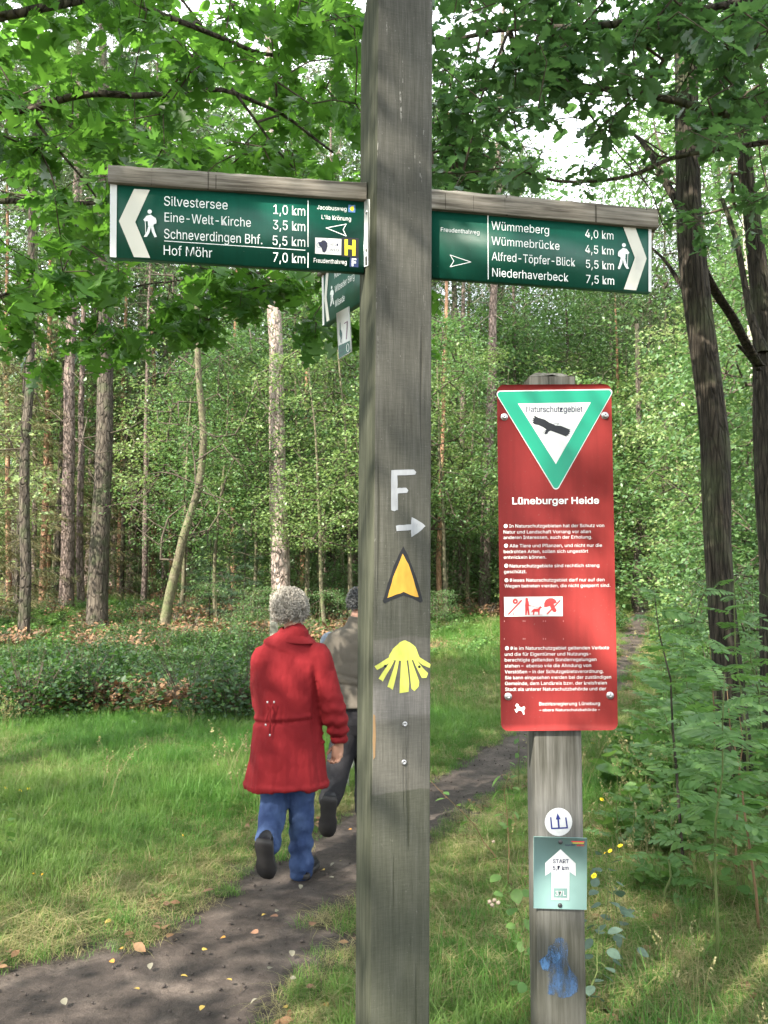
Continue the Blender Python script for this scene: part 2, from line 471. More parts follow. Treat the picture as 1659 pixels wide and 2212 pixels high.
def place(tpl, pos, ax, nrm, size, geo=None):
    """many copies of a leaf template; ax = leaf direction, nrm = rough upward normal"""
    TV, TF = tpl
    pos, ax, nrm = np.asarray(pos, float), np.asarray(ax, float), np.asarray(nrm, float)
    size = np.broadcast_to(np.asarray(size, float), (len(pos),))
    X = ax / (np.linalg.norm(ax, axis=1)[:, None] + 1e-9)
    Y = np.cross(nrm, X); Y /= np.linalg.norm(Y, axis=1)[:, None] + 1e-9
    Z = np.cross(X, Y)
    V = pos[:, None] + size[:, None, None] * (TV[None, :, 0:1] * X[:, None] + TV[None, :, 1:2] * Y[:, None] + TV[None, :, 2:3] * Z[:, None])
    F = TF[None] + (np.arange(len(pos)) * len(TV))[:, None, None]
    V, F = V.reshape(-1, 3), F.reshape(-1, 3)
    if geo is not None: geo.add(V, F)
    return V, F

def rand_dirs(n, rng, flat=.5):
    a = rng.uniform(0, 2 * math.pi, n); z = rng.normal(0, flat, n)
    v = np.stack([np.cos(a), np.sin(a), z], 1)
    return v / np.linalg.norm(v, axis=1)[:, None]
def rand_up(n, rng, spread=.6):
    v = np.stack([rng.normal(0, spread, n), rng.normal(0, spread, n), np.ones(n)], 1)
    return v / np.linalg.norm(v, axis=1)[:, None]

# ---- branching: join anchors to a skeleton, nearest first
def grow(roots, anchors, rng, step=.25, bias=.35, wob=.05):
    """roots: list of polylines (n,3) with radii; returns edges [(p0,p1,r0,r1)] and the incoming direction of each anchor"""
    nodes, par, rootr = [], [], []
    for pl, r in roots:
        first = True
        for p, q in zip(pl, r):
            nodes.append(np.array(p, float)); par.append(-1 if first else len(nodes) - 2); rootr.append(q); first = False
    nroot = len(nodes)
    anchors = np.asarray(anchors, float)
    base = nodes[0]
    A = np.array(nodes)
    d = np.min(np.linalg.norm(anchors[:, None] - A[None], axis=2), axis=1)
    order = np.argsort(d); dirs = np.zeros_like(anchors); tip = np.zeros(len(anchors), int)
    NA = np.zeros((len(nodes) + len(anchors) * 12 + 10, 3)); NA[:len(nodes)] = A; cost = np.zeros(len(NA)); n = len(nodes)
    for i in range(n): cost[i] = 0 if par[i] < 0 else cost[par[i]] + np.linalg.norm(NA[i] - NA[par[i]])
    for k in order:
        a = anchors[k]
        dd = np.linalg.norm(NA[:n] - a, axis=1)
        j = int(np.argmin(dd + bias * cost[:n] * .15)); L = dd[j]
        m = max(1, min(10, int(L / step)))
        p0 = NA[j]; sag = np.array([0, 0, .12 * L])
        prev = j
        for q in range(1, m + 1):
            t = q / m
            p = p0 * (1 - t) + a * t + sag * math.sin(math.pi * t) + (rng.normal(0, wob, 3) * min(1, L) if q < m else 0)
            NA[n] = p; par.append(prev); cost[n] = cost[prev] + np.linalg.norm(NA[n] - NA[prev]); prev = n; n += 1
        dirs[k] = unit(NA[n - 1] - NA[par[n - 1]]); tip[k] = n - 1
    cnt = np.zeros(n); cnt[tip] = 1
    for i in range(n - 1, -1, -1):
        if par[i] >= 0: cnt[par[i]] += cnt[i]
    edges = []
    for i in range(nroot, n):
        edges.append((NA[par[i]], NA[i], cnt[par[i]], cnt[i], par[i] < nroot))
    return edges, dirs, NA[:n], np.array(par), cnt

def edge_tubes(edges, r1=.0035, power=.45, sides=4, geo=None):
    geo = geo or Geo()
    P0 = np.array([e[0] for e in edges]); P1 = np.array([e[1] for e in edges])
    ra = r1 * np.array([e[2] if not e[4] else e[3] for e in edges]) ** power; rb = r1 * np.array([e[3] for e in edges]) ** power
    T = P1 - P0; T /= np.linalg.norm(T, axis=1)[:, None] + 1e-9
    ref = np.where(np.abs(T[:, 2:3]) > .8, np.array([[1., 0, 0]]), np.array([[0, 0, 1.]]))
    A = np.cross(T, ref); A /= np.linalg.norm(A, axis=1)[:, None] + 1e-9; B = np.cross(T, A)
    th = np.linspace(0, 2 * math.pi, sides, endpoint=False)
    c, s_ = np.cos(th)[None, :, None], np.sin(th)[None, :, None]
    R0 = P0[:, None] + ra[:, None, None] * (c * A[:, None] + s_ * B[:, None])
    R1 = (P1 + T * rb[:, None] * .5)[:, None] + rb[:, None, None] * (c * A[:, None] + s_ * B[:, None])
    V = np.concatenate([R0, R1], 1).reshape(-1, 3)
    j = np.arange(sides); k = (j + 1) % sides
    f = np.stack([j, k, k + sides, j + sides], 1)
    F = (f[None] + (np.arange(len(edges)) * 2 * sides)[:, None, None]).reshape(-1, 4)
    geo.add(V, F)
    return geo

def bark_trunk(pts, rad, sides=24, per_m=14, rough=.10, freq=7, seed=0, zf=1.6, flare=.25):
    """trunk with real relief; pts polyline"""
    P = np.asarray(pts, float); L = np.concatenate([[0], np.cumsum(np.linalg.norm(np.diff(P, axis=0), axis=1))])
    n = max(6, int(L[-1] * per_m)); s_ = np.linspace(0, L[-1], n)
    Q = np.stack([np.interp(s_, L, P[:, k]) for k in range(3)], 1)
    for _ in range(3): Q[1:-1] = (Q[:-2] + 2 * Q[1:-1] + Q[2:]) / 4
    r = np.interp(s_, L, np.asarray(rad, float)); r = r * (1 + flare * np.exp(-s_ / .25))
    th = np.linspace(0, 2 * math.pi, sides, endpoint=False)
    nz = Noise2(seed + 50)
    TH, S = np.meshgrid(th, s_)
    u = TH / (2 * math.pi) * freq * 2
    tw = N1.fbm(S * .9, S * 0 + seed, 2) * 2
    k1 = nz.fbm(np.abs(((u + tw) % (freq * 2)) - freq) * 1.0, S * zf, 4)
    rid = 1 - np.abs(2 * k1 - 1)
    rr = r[:, None] * (1 + rough * (rid - .6) * 2 + .06 * (nz.fbm(np.abs(((TH / math.pi) % 2) - 1) * 2 + 40, S * .8, 2) - .5))
    V = np.stack([Q[:, 0:1] + rr * np.cos(TH), Q[:, 1:2] + rr * np.sin(TH), np.repeat(Q[:, 2:3], sides, 1)], -1).reshape(-1, 3)
    i = np.arange(n - 1)[:, None] * sides; j = np.arange(sides)[None]; k = (j + 1) % sides
    F = np.stack([i + j, i + k, i + sides + k, i + sides + j], -1).reshape(-1, 4)
    return V, F
# ================================================================== VEGETATION MATERIALS
ML_REDOAK = leaf_material('red_oak_leaf', [(.030, .082, .016), (.048, .118, .022), (.070, .150, .032), (.042, .098, .045)], (.22, .52, .05), .50, .34, .5)
ML_OAK = leaf_material('oak_leaf', [(.038, .088, .036), (.052, .112, .044), (.070, .135, .058), (.045, .100, .068)], (.17, .38, .07), .42, .36, .7)
ML_BIRCH = leaf_material('small_bright_leaf', [(.10, .18, .05), (.16, .26, .085), (.24, .32, .12), (.12, .21, .08)], (.34, .48, .12), .40, .36, .6)
ML_BEECH = leaf_material('understory_leaf', [(.06, .13, .040), (.085, .165, .055), (.125, .21, .075), (.065, .14, .065)], (.20, .38, .08), .38, .38, .55)
ML_NEEDLE = leaf_material('pine_needles', [(.045, .080, .035), (.065, .105, .045), (.085, .120, .050)], (.12, .18, .06), .2, .6, .3)
ML_SPRUCE = leaf_material('spruce_needles', [(.050, .065, .025), (.080, .090, .035), (.120, .110, .045), (.15, .125, .06)], (.18, .18, .06), .22, .6, .3)
ML_DARKCON = leaf_material('dark_spruce_needles', [(.018, .040, .020), (.028, .058, .028), (.035, .070, .032)], (.06, .12, .03), .2, .6, .3)
ML_BILB = leaf_material('bilberry_leaf', [(.015, .042, .014), (.024, .062, .019), (.040, .092, .024), (.075, .14, .03)], (.09, .22, .025), .30, .5, .35)
ML_GRASS = leaf_material('grass_blade', [(.048, .135, .024), (.068, .175, .030), (.095, .215, .040), (.13, .22, .055)], (.17, .40, .05), .38, .5, .3, patch=(.55, (.13, .195, .050)))
ML_STRAW = leaf_material('dry_grass_blade', [(.30, .27, .12), (.24, .23, .09), (.36, .31, .17), (.16, .18, .06)], (.30, .28, .12), .3, .6, .3)
ML_HERB = leaf_material('herb_leaf', [(.060, .140, .034), (.090, .185, .045), (.13, .23, .060)], (.22, .42, .06), .36, .5, .4)
ML_PINN = leaf_material('pinnate_leaflet', [(.075, .165, .050), (.10, .205, .060), (.14, .245, .075)], (.24, .48, .08), .38, .45, .45)
ML_GREY = leaf_material('grey_green_round_leaf', [(.070, .115, .085), (.10, .15, .115)], (.12, .22, .10), .3, .5, .4)
ML_DEAD = leaf_material('brown_dead_leaf', [(.16, .085, .045), (.22, .13, .07), (.12, .07, .045)], (.2, .1, .04), .15, .7, .3)
ML_DEADY = leaf_material('yellow_fallen_leaf', [(.72, .42, .05), (.70, .55, .10)], (.5, .3, .04), .2, .5, .4)

MB_PINE = bark_material('pine_bark', (.085, .065, .055), (.19, .145, .125), (.30, .235, .21), .3, 16, .9, .04)
MB_PINEO = bark_material('orange_pine_bark', (.16, .085, .05), (.34, .19, .12), (.46, .30, .20), .35, 14, .6, .02)
MB_DARK = bark_material('dark_tree_bark', (.035, .029, .023), (.075, .062, .050), (.15, .125, .10), .25, 18, .9, .03, moss=(.06, .075, .035))
MB_ROB = bark_material('furrowed_robinia_bark', (.018, .015, .012), (.038, .031, .024), (.085, .070, .054), .09, 34, 1., .02, moss=(.075, .085, .045))
MB_BIRCH = bark_material('pale_birch_bark', (.22, .20, .16), (.42, .39, .31), (.60, .57, .48), 1.6, 9, .4, .01)
MB_YOUNG = bark_material('young_pale_bark', (.07, .062, .042), (.13, .115, .075), (.21, .19, .125), .6, 20, .4, .01, moss=(.10, .13, .05))
MB_TWIG = plain('brown_twig_bark', (.075, .060, .045), .85, .2, vary=.3, bump=.4)
MB_TWIGG = plain('grey_dead_twig', (.20, .175, .14), .85, .2, vary=.3, bump=.4)
MB_STEM = plain('green_stem', (.10, .13, .04), .7, .3, vary=.3)
MB_REDSTEM = plain('reddish_stem', (.16, .10, .05), .7, .3, vary=.3)

# ================================================================== SCATTERED STUFF (instanced blades)
def scatter(name, pts, rots, scl, idx, templates, kind='stuff'):
    col = bpy.data.collections.new(name + '_parts')
    for k, (me, nm) in enumerate(templates):
        o = bpy.data.objects.new('%s_%02d' % (nm, k), me); col.objects.link(o)
    me = bpy.data.meshes.new(name); n = len(pts)
    me.vertices.add(n); me.vertices.foreach_set('co', np.asarray(pts, np.float32).ravel())
    a = me.attributes.new('rot', 'FLOAT_VECTOR', 'POINT'); a.data.foreach_set('vector', np.asarray(rots, np.float32).ravel())
    a = me.attributes.new('scl', 'FLOAT', 'POINT'); a.data.foreach_set('value', np.asarray(scl, np.float32))
    a = me.attributes.new('idx', 'INT', 'POINT'); a.data.foreach_set('value', np.asarray(idx, np.int32))
    o = obj(name, me); tag(o, kind=kind)
    ng = bpy.data.node_groups.new(name, 'GeometryNodeTree')
    ng.interface.new_socket('Geometry', in_out='INPUT', socket_type='NodeSocketGeometry')
    ng.interface.new_socket('Geometry', in_out='OUTPUT', socket_type='NodeSocketGeometry')
    N, L = ng.nodes, ng.links
    gi, go = N.new('NodeGroupInput'), N.new('NodeGroupOutput')
    iop = N.new('GeometryNodeInstanceOnPoints'); ci = N.new('GeometryNodeCollectionInfo')
    ci.inputs['Collection'].default_value = col; ci.inputs['Separate Children'].default_value = True; ci.inputs['Reset Children'].default_value = True
    def attr(nm, dt):
        x = N.new('GeometryNodeInputNamedAttribute'); x.data_type = dt; x.inputs['Name'].default_value = nm; return x.outputs['Attribute']
    er = N.new('FunctionNodeEulerToRotation')
    L.new(attr('rot', 'FLOAT_VECTOR'), er.inputs[0]); L.new(er.outputs[0], iop.inputs['Rotation'])
    L.new(attr('scl', 'FLOAT'), iop.inputs['Scale']); L.new(attr('idx', 'INT'), iop.inputs['Instance Index'])
    iop.inputs['Pick Instance'].default_value = True
    L.new(gi.outputs[0], iop.inputs['Points']); L.new(ci.outputs[0], iop.inputs['Instance']); L.new(iop.outputs[0], go.inputs[0])
    md = o.modifiers.new('scatter', 'NODES'); md.node_group = ng
    return o

def tuft(n, h, hv, r, w, bend, rng, lay=0.):
    """grass tuft: blades of three segments"""
    ang = rng.uniform(0, 2 * math.pi, n); rad = r * np.sqrt(rng.random(n))
    b = np.stack([rad * np.cos(ang), rad * np.sin(ang), np.full(n, -.01)], 1)
    la = rng.uniform(0, 2 * math.pi, n); H = h * (1 + rng.normal(0, hv, n)).clip(.3, 2)
    bd = bend * rng.random(n) + lay
    d = np.stack([np.cos(la), np.sin(la), np.zeros(n)], 1)
    s_ = np.stack([-np.sin(la), np.cos(la), np.zeros(n)], 1)
    V = []; ts = [0, .4, .75, 1.0]; ws = [1, .85, .55, 0]
    for t, wd in zip(ts, ws):
        p = b + d * (H * bd * t ** 1.8)[:, None] + np.array([0, 0, 1.]) * (H * t * (1 - .45 * bd * t).clip(.08, 1))[:, None]
        if wd > 0: V += [p - s_ * w * wd / 2, p + s_ * w * wd / 2]
        else: V.append(p)
    V = np.stack(V, 1)
    f = np.array([[0, 1, 3], [0, 3, 2], [2, 3, 5], [2, 5, 4], [4, 5, 6]])
    F = f[None] + (np.arange(n) * 7)[:, None, None]
    return V.reshape(-1, 3), F.reshape(-1, 3)
def tmesh(VF, mat, name):
    me = mesh_from(VF[0], VF[1], name); me.materials.append(mat); return me

def sample_region(n, x0, x1, y0, y1, rng):
    """points in the wedge the camera can see, plus a margin"""
    y = rng.uniform(y0, y1, n); x = rng.uniform(-1, 1, n) * (.52 * y + .8)
    k = (x > x0) & (x < x1); return x[k], y[k]

rng = np.random.default_rng(11)
g1 = [(tmesh(tuft(50, .060, .3, .075, .0030, 1.0, rng), ML_GRASS, 'blades'), 'grass_tuft') for _ in range(3)] + \
     [(tmesh(tuft(42, .105, .35, .07, .0032, 1.3, rng), ML_GRASS, 'blades'), 'grass_tuft') for _ in range(3)] + \
     [(tmesh(tuft(34, .085, .4, .09, .0024, 1.0, rng, 1.0), ML_STRAW, 'blades'), 'straw_tuft') for _ in range(3)] + \
     [(tmesh(tuft(40, .040, .3, .08, .0030, 1.2, rng), ML_GRASS, 'blades'), 'moss_tuft') for _ in range(2)]
def seed_tpl(rng):
    g = Geo(); n = 9
    for _ in range(n):
        a = rng.uniform(0, 6.28); r = rng.uniform(0, .09); h = rng.uniform(.20, .38); b = np.array([math.cos(a) * r, math.sin(a) * r, -.01]); d = rand_dirs(1, rng, .1)[0] * [1, 1, 0] * rng.uniform(.2, .6) * h
        P = np.array([b, b + d * .2 + [0, 0, h * .5], b + d * .6 + [0, 0, h * .85], b + d + [0, 0, h]]); V, F = tube(P, [.0011, .0009, .0007, .0004], sides=3, caps=False); g.add(V, F)
        m = 10; t = rng.uniform(.8, 1.02, m)[:, None]; place(T_RHOMB, b + d * t + np.array([0, 0, h]) * t, rand_dirs(m, rng, .8) + [0, 0, .8], rand_up(m, rng, .8), .014, g)
    V, F = g.arrays(); return (V, F[0])
g1 += [(tmesh(seed_tpl(rng), ML_STRAW, 'stalks'), 'tall_seed_stalks') for _ in range(2)]
def grass_points(n, y0, y1, smul, rng):
    x, y = sample_region(n, -12, 14, y0, y1, rng)
    s_ = path_edge(x, y)
    lush = N1.fbm(x * .42 + 3, y * .42, 4); dry = N2.fbm(x * .55 + 9, y * .55, 4)
    # thin worn turf beside the path, lusher further out
    pk = np.clip((s_ + .03) / .30, 0, 1) * .85 + .15 * (s_ > -.02)
    pk = np.where(s_ < -.04, .0, pk)
    # bilberry and litter zones further back on the left
    pk = pk * np.where((y > 10.2) & (x < -.14 * y) & (y < 18), .35, 1)
    pk = pk * np.where((y > 16) & (x < .08 * y), .25, 1) * np.where((y > 21) & (x > .08 * y) & (x < .26 * y), .5, 1)
    k = rng.random(len(x)) < pk
    x, y, s_, lush, dry = x[k], y[k], s_[k], lush[k], dry[k]
    frontdry = np.exp(-((x + 1.35) ** 2 / .9 + (y - 4.3) ** 2 / 1.2)) * .75 + np.exp(-((x - 1.4) ** 2 / 1.6 + (y - 3.5) ** 2 / 1.2)) * .42 + np.exp(-s_.clip(0, 9) / .35) * .28
    pd = np.clip((dry - .52) * 2.2 + frontdry, .03, .8)
    isdry = rng.random(len(x)) < pd
    tall = rng.random(len(x)) < np.clip((lush - .42) * 3, .05, .8) * np.clip(s_ / .9, 0, 1)
    idx = np.where(isdry, rng.integers(6, 9, len(x)), np.where(tall, rng.integers(3, 6, len(x)), np.where(rng.random(len(x)) < .5, rng.integers(0, 3, len(x)), rng.integers(9, 11, len(x)))))
    stalk = (rng.random(len(x)) < np.where((x > 1.0) & (y < 8), .009, .0015)) & (s_ > .35)
    idx = np.where(stalk, rng.integers(11, 13, len(x)), idx)
    sc = smul * rng.uniform(.7, 1.35, len(x)) * np.where(s_ < .25, .72, 1)
    P = np.stack([x, y, terrain(x, y)], 1)
    R = np.stack([rng.normal(0, .1, len(x)), rng.normal(0, .1, len(x)), rng.uniform(0, 6.28, len(x))], 1)
    return P, R, sc, idx
Q = [grass_points(15000, 2.2, 6.2, 1.0, rng), grass_points(26000, 6.2, 11, 1.15, rng), grass_points(26000, 11, 24, 1.7, rng), grass_points(12000, 24, 46, 2.8, rng)]
P, R, S_, I = (np.concatenate([q[k] for q in Q]) for k in range(4))
scatter('grass', P, R, S_, I, g1)

# leaf litter on the floor
def litter_tpl(rng):
    n = 9; g = Geo(); pos = np.stack([rng.uniform(-.12, .12, n), rng.uniform(-.12, .12, n), rng.uniform(.004, .02, n)], 1)
    place(T_OVAL, pos, rand_dirs(n, rng, .15), rand_up(n, rng, .35), rng.uniform(.03, .06, n), g); return g.arrays()
lt = [((lambda a: (lambda me: (me.materials.append(ML_DEAD), me)[1])(mesh_from(a[0], a[1], 'litter')))(litter_tpl(rng)), 'dead_leaves') for _ in range(3)]
x, y = sample_region(5200, -14, 14, 3, 26, rng)
s_ = path_edge(x, y)
k = (rng.random(len(x)) < np.where(y > 9.5, .9, .18)) & (s_ > .03)
x, y = x[k], y[k]
scatter('leaf_litter', np.stack([x, y, terrain(x, y) + .01], 1), np.stack([0 * x, 0 * x, rng.uniform(0, 6.28, len(x))], 1), rng.uniform(.7, 1.4, len(x)), rng.integers(0, 3, len(x)), lt)

# brown bracken and bramble heaps on the forest floor
# bilberry undergrowth
def bush_tpl(n, r, h, lsize, tpl, mat, rng, stems=9, stemmat=MB_REDSTEM, shell=.5):
    g = Geo(); k = n
    u = rand_dirs(k, rng, .6); u[:, 2] = np.abs(u[:, 2]); rr = rng.random(k) ** shell
    pos = u * rr[:, None] * np.array([r, r, h]); pos[:, 2] += .03
    ax = rand_dirs(k, rng, .3) + u * .6
    place(tpl, pos, ax, rand_up(k, rng, .5), lsize * rng.uniform(.7, 1.3, k), g)
    nf = sum(len(f) for f in g.F)
    gs = Geo()
    for _ in range(stems):
        a = rng.uniform(0, 6.28); q = np.array([math.cos(a) * r * rng.uniform(.2, .8), math.sin(a) * r * rng.uniform(.2, .8), h * rng.uniform(.5, .95)])
        V, F = tube([np.array([0, 0, -.03]) + q * [.15, .15, 0], q * [.5, .5, .55], q], [.003, .0025, .0015], sides=3, caps=False); gs.add(V, F)
    Vs, Fs = gs.arrays(); V, F = g.arrays()
    V = np.vstack([V, Vs]); F = np.vstack([F[0], Fs[0] + len(V) - len(Vs)])
    me = mesh_from(V, F, 'bush'); me.materials.append(mat); me.materials.append(stemmat)
    mi = np.zeros(len(F), np.int32); mi[nf:] = 1; me.polygons.foreach_set('material_index', mi)
    return me
bt = [(bush_tpl(430, .34, .46, .036, T_RHOMB, ML_BILB, rng, 12, MB_TWIG, .33), 'bilberry') for _ in range(4)]
x, y = sample_region(5200, -14, 14, 9.4, 27, rng)
px = CX + F_PX * x / y
edge_y = 10.3 + 1.7 * (N2.fbm(x * .9, x * 0 + 5, 4) - .5) * 2 + rng.exponential(.25, len(x)) * -1
k = (px < 575) & (y > edge_y) & (y < 17.5)
k2 = (px > 915) & (px < 1330) & (y > 17.0) & (N2.fbm(x * .4, y * .4, 3) > .47)
k3 = (y > 15.5) & (N1.fbm(x * .5, y * .5, 3) > .5) & (px < 700)
k = (k & (rng.random(len(x)) < np.where(N1.fbm(x * .9 + 20, y * .9, 3) > .40, .9, .12))) | (k2 & (rng.random(len(x)) < .35)) | (k3 & (rng.random(len(x)) < .4))
x, y = x[k], y[k]
hump = np.where(y < 12.2, 1.6, .9) * (.10 + 1.75 * N2.fbm(x * 1.0, y * 1.0, 3) ** 1.5)
gapn = N1.fbm(x * 1.0 + 20, y * 1.0, 3)
scatter('bilberry_undergrowth', np.stack([x, y, terrain(x, y)], 1), np.stack([rng.normal(0, .15, len(x)), rng.normal(0, .15, len(x)), rng.uniform(0, 6.28, len(x))], 1), hump * rng.uniform(.85, 1.35, len(x)), rng.integers(0, 4, len(x)), bt)

brt = [(bush_tpl(150, .42, .40, .085, T_OVAL, ML_DEAD, rng, 22, MB_TWIGG, .6), 'dry_bracken') for _ in range(3)]
x, y = sample_region(1500, -14, 14, 15.5, 34, rng); px = CX + F_PX * x / y
k = (px < 800) | ((px > 930) & (px < 1320) & (y > 21)); k &= (N3.fbm(x * .6, y * .6, 3) > .50) | ((px > 430) & (px < 800) & (y > 17.5) & (rng.random(len(x)) < .6)); x, y = x[k], y[k]
bx = np.concatenate([rng.normal(c_, .35, 26) for c_ in (-4.3, -3.7, -2.1, -1.9, -3.0)]); by = 10.1 + np.abs(rng.normal(0, .35, len(bx))); x, y = np.concatenate([x, bx]), np.concatenate([y, by])
scatter('dry_bracken', np.stack([x, y, terrain(x, y)], 1), np.stack([rng.normal(0, .2, len(x)), rng.normal(0, .2, len(x)), rng.uniform(0, 6.28, len(x))], 1), rng.uniform(.6, 1.2, len(x)), rng.integers(0, 3, len(x)), brt)

# herbs and low leafy plants: right-hand side and under the trees
ht = [(bush_tpl(130, .20, .34, .060, T_OVAL, ML_HERB, rng, 5, MB_STEM, .7), 'herb') for _ in range(3)] + [(bush_tpl(90, .16, .22, .075, T_ROUND, ML_HERB, rng, 4, MB_STEM, .7), 'broad_herb') for _ in range(2)]
x, y = sample_region(9000, -14, 16, 3.1, 34, rng)
px = CX + F_PX * x / y; s_ = path_edge(x, y)
right = (px > 1325) & (s_ > .30)
dens = np.where(right, np.clip((y - 4.6) / 4., .02, .38), .0)
dens = np.where((px > 1325) & (px < 1440) & (y > 8), .05, dens)
dens = np.where((px > 930) & (px <= 1325) & (y > 15), .22, dens)
dens = np.where((px < 700) & (y > 17), .38, dens)
dens = np.where((y < 9) & (px < 700), .0, dens)
dens = np.where((y < 6) & (px > 930) & (px < 1200) & (s_ > .35), .02, dens)
k = (rng.random(len(x)) < dens) & (s_ > .16)
x, y = x[k], y[k]
px = CX + F_PX * x / y
sc = np.where((px > 1325) & (y > 5.0), 1.15, .75) * rng.uniform(.7, 1.4, len(x))
scatter('low_herbs', np.stack([x, y, terrain(x, y)], 1), np.stack([rng.normal(0, .12, len(x)), rng.normal(0, .12, len(x)), rng.uniform(0, 6.28, len(x))], 1), sc, rng.integers(0, 5, len(x)), ht)

# ================================================================== TREES
def crown_tree(seed, H, z0, rad, n_anchor, leaves_per, lsize, tpl, flat=.35, trunk_r=.06, wob=.06, shape=.5, spray=.19, droop=.25, lean=0., fill=.35):
    """returns dict of local meshes for a broadleaf tree"""
    rng = np.random.default_rng(seed)
    tz_ = np.linspace(0, H * .93, 9)
    T = np.stack([lean * tz_ * .1 + np.cumsum(rng.normal(0, wob, 9)) * .6, np.cumsum(rng.normal(0, wob, 9)) * .6, tz_], 1); T[0, :2] = 0
    tr = trunk_r * (1 - .85 * tz_ / H)
    t = rng.random(n_anchor); zz = z0 + (H - z0) * t
    env = rad * (np.sin(math.pi * np.clip(t * .86 + .12, 0, 1)) ** shape)
    a = rng.uniform(0, 6.28, n_anchor); rr = env * rng.random(n_anchor) ** fill
    A = np.stack([np.interp(zz, tz_, T[:, 0]) + rr * np.cos(a), np.interp(zz, tz_, T[:, 1]) + rr * np.sin(a), zz], 1)
    nz = Noise2(seed)
    keep = nz.fbm(A[:, 0] * .9 + A[:, 2] * .7, A[:, 1] * .9 - A[:, 2] * .5, 3) > .485
    A = A[keep]
    E, dirs, *_ = grow([(T, tr)], A, rng, step=.3, wob=.05)
    br_ = edge_tubes(E, .0040, .48, 4)
    n = len(A) * leaves_per
    c = np.repeat(A, leaves_per, 0); dd = np.repeat(dirs, leaves_per, 0)
    off = rng.normal(0, 1, (n, 3)) * np.array([spray, spray, spray * flat]) - dd * (rng.random(n) * spray * 1.4)[:, None]
    off[:, 2] -= droop * (off[:, 0] ** 2 + off[:, 1] ** 2)
    ax = rand_dirs(n, rng, .35) + dd * .5; ax[:, 2] -= droop
    V, F = place(tpl, c + off, ax, rand_up(n, rng, .55), lsize * rng.uniform(.65, 1.3, n))
    Vt, Ft = bark_trunk(T, np.maximum(tr, .006), 12, 5, .08, 5, seed)
    return dict(trunk=mesh_from(Vt, Ft, 'trunk'), branches=br_.mesh('branches'), crown=mesh_from(V, F, 'crown'))

def plant_tree(kit, mats, loc, rot, scale, name, label, cat, group=None, zscale=1.):
    r = empty(name, (float(loc[0]), float(loc[1]), tz(loc[0], loc[1]) - .04), label, cat, group)
    r.rotation_euler = (0, 0, rot); r.scale = (scale, scale, scale * zscale)
    for part, me in kit.items():
        if not me.materials: me.materials.append(mats[part])
        o = bpy.data.objects.new(part, me); SC.collection.objects.link(o); o.parent = r
        if part in ('crown', 'branches'): o['kind'] = 'stuff'
    return r
MB = dict(trunk=MB_YOUNG, branches=MB_TWIG)
K_BIR = [crown_tree(100 + i, 7.2, .5, 1.9, 640, 26, .085, T_RHOMB, trunk_r=.055) for i in range(3)]
K_UND = [crown_tree(110 + i, 5.2, .25, 1.7, 480, 26, .090, T_RHOMB, trunk_r=.045) for i in range(3)]
K_HI = [crown_tree(160 + i, 7.4, 2.1, 2.0, 560, 27, .078, T_RHOMB, trunk_r=.055, lean=.6 * (-1) ** i) for i in range(3)]
K_SHR = [crown_tree(120 + i, 2.3, .08, 1.2, 260, 26, .058, T_RHOMB, trunk_r=.02, shape=.35) for i in range(2)]
K_BIG = [crown_tree(130 + i, 15., 4.2, 4.2, 760, 22, .125, T_RHOMB, trunk_r=.19, spray=.42, wob=.12) for i in range(3)]

def conifer(seed, H, z0, rad, nb, mat_bias, droop=.35, dens=46, nl=.09):
    rng = np.random.default_rng(seed); T = np.array([[0, 0, 0], [0, 0, H]]); br_ = Geo(); pos, ax, nm = [], [], []
    for k in range(nb):
        z = z0 + (H - z0) * (k / nb) ** .9; L = rad * (1 - (z - z0) / (H - z0) * .92) * rng.uniform(.65, 1.1); a = k * 2.4 + rng.normal(0, .3)
        d = np.array([math.cos(a), math.sin(a), 0]); t = np.linspace(0, 1, 7)
        P = np.array([0, 0, z]) + d * (t * L)[:, None]; P[:, 2] += -droop * L * t ** 1.5 + .12 * L * t ** 4
        V, F = tube(P, .014 * (1 - .85 * t) * (L / rad + .3), sides=4, caps=False); br_.add(V, F)
        side = np.array([-d[1], d[0], 0])
        m = int(L * dens)
        tt = rng.uniform(.12, 1, m); p = np.stack([np.interp(tt, t, P[:, q]) for q in range(3)], 1)
        sl = (1 - tt) * L * .42 + .08
        for sgn in (-1, 1):
            u = rng.random(m); q = p + side * (sgn * sl * u)[:, None] + d * (sl * u * .5)[:, None]; q[:, 2] -= (.30 * sl * u + rng.random(m) * .10)
            pos.append(q); ax.append(side * sgn * .6 + d * .5 + rng.normal(0, .25, (m, 3)) + np.array([0, 0, -.45])); nm.append(rand_up(m, rng, .7))
    pos, ax, nm = map(np.concatenate, (pos, ax, nm))
    V, F = place((np.array([(0, .05, 0), (0, -.05, 0), (1, -.02, -.1), (1, .02, -.1)]), np.array([(0, 1, 2), (0, 2, 3)])), pos, ax, nm, nl * rng.uniform(.7, 1.6, len(pos)))
    # feathery needles as thin slivers around each twig
    Vt, Ft = bark_trunk([[0, 0, 0], [0, 0, H * .5], [0, 0, H]], [.07 * H / 8, .04 * H / 8, .006], 12, 5, .08, 5, seed)
    return dict(trunk=mesh_from(Vt, Ft, 'trunk'), branches=br_.mesh('branches'), crown=mesh_from(V, F, 'crown'))
K_SPR = [conifer(140 + i, 9., .5, 2.2, 62, 0, .30, 70, .13) for i in range(2)]
K_SPS = [conifer(150, 3.0, .1, 1.25, 34, 0, .15, 110, .09)]

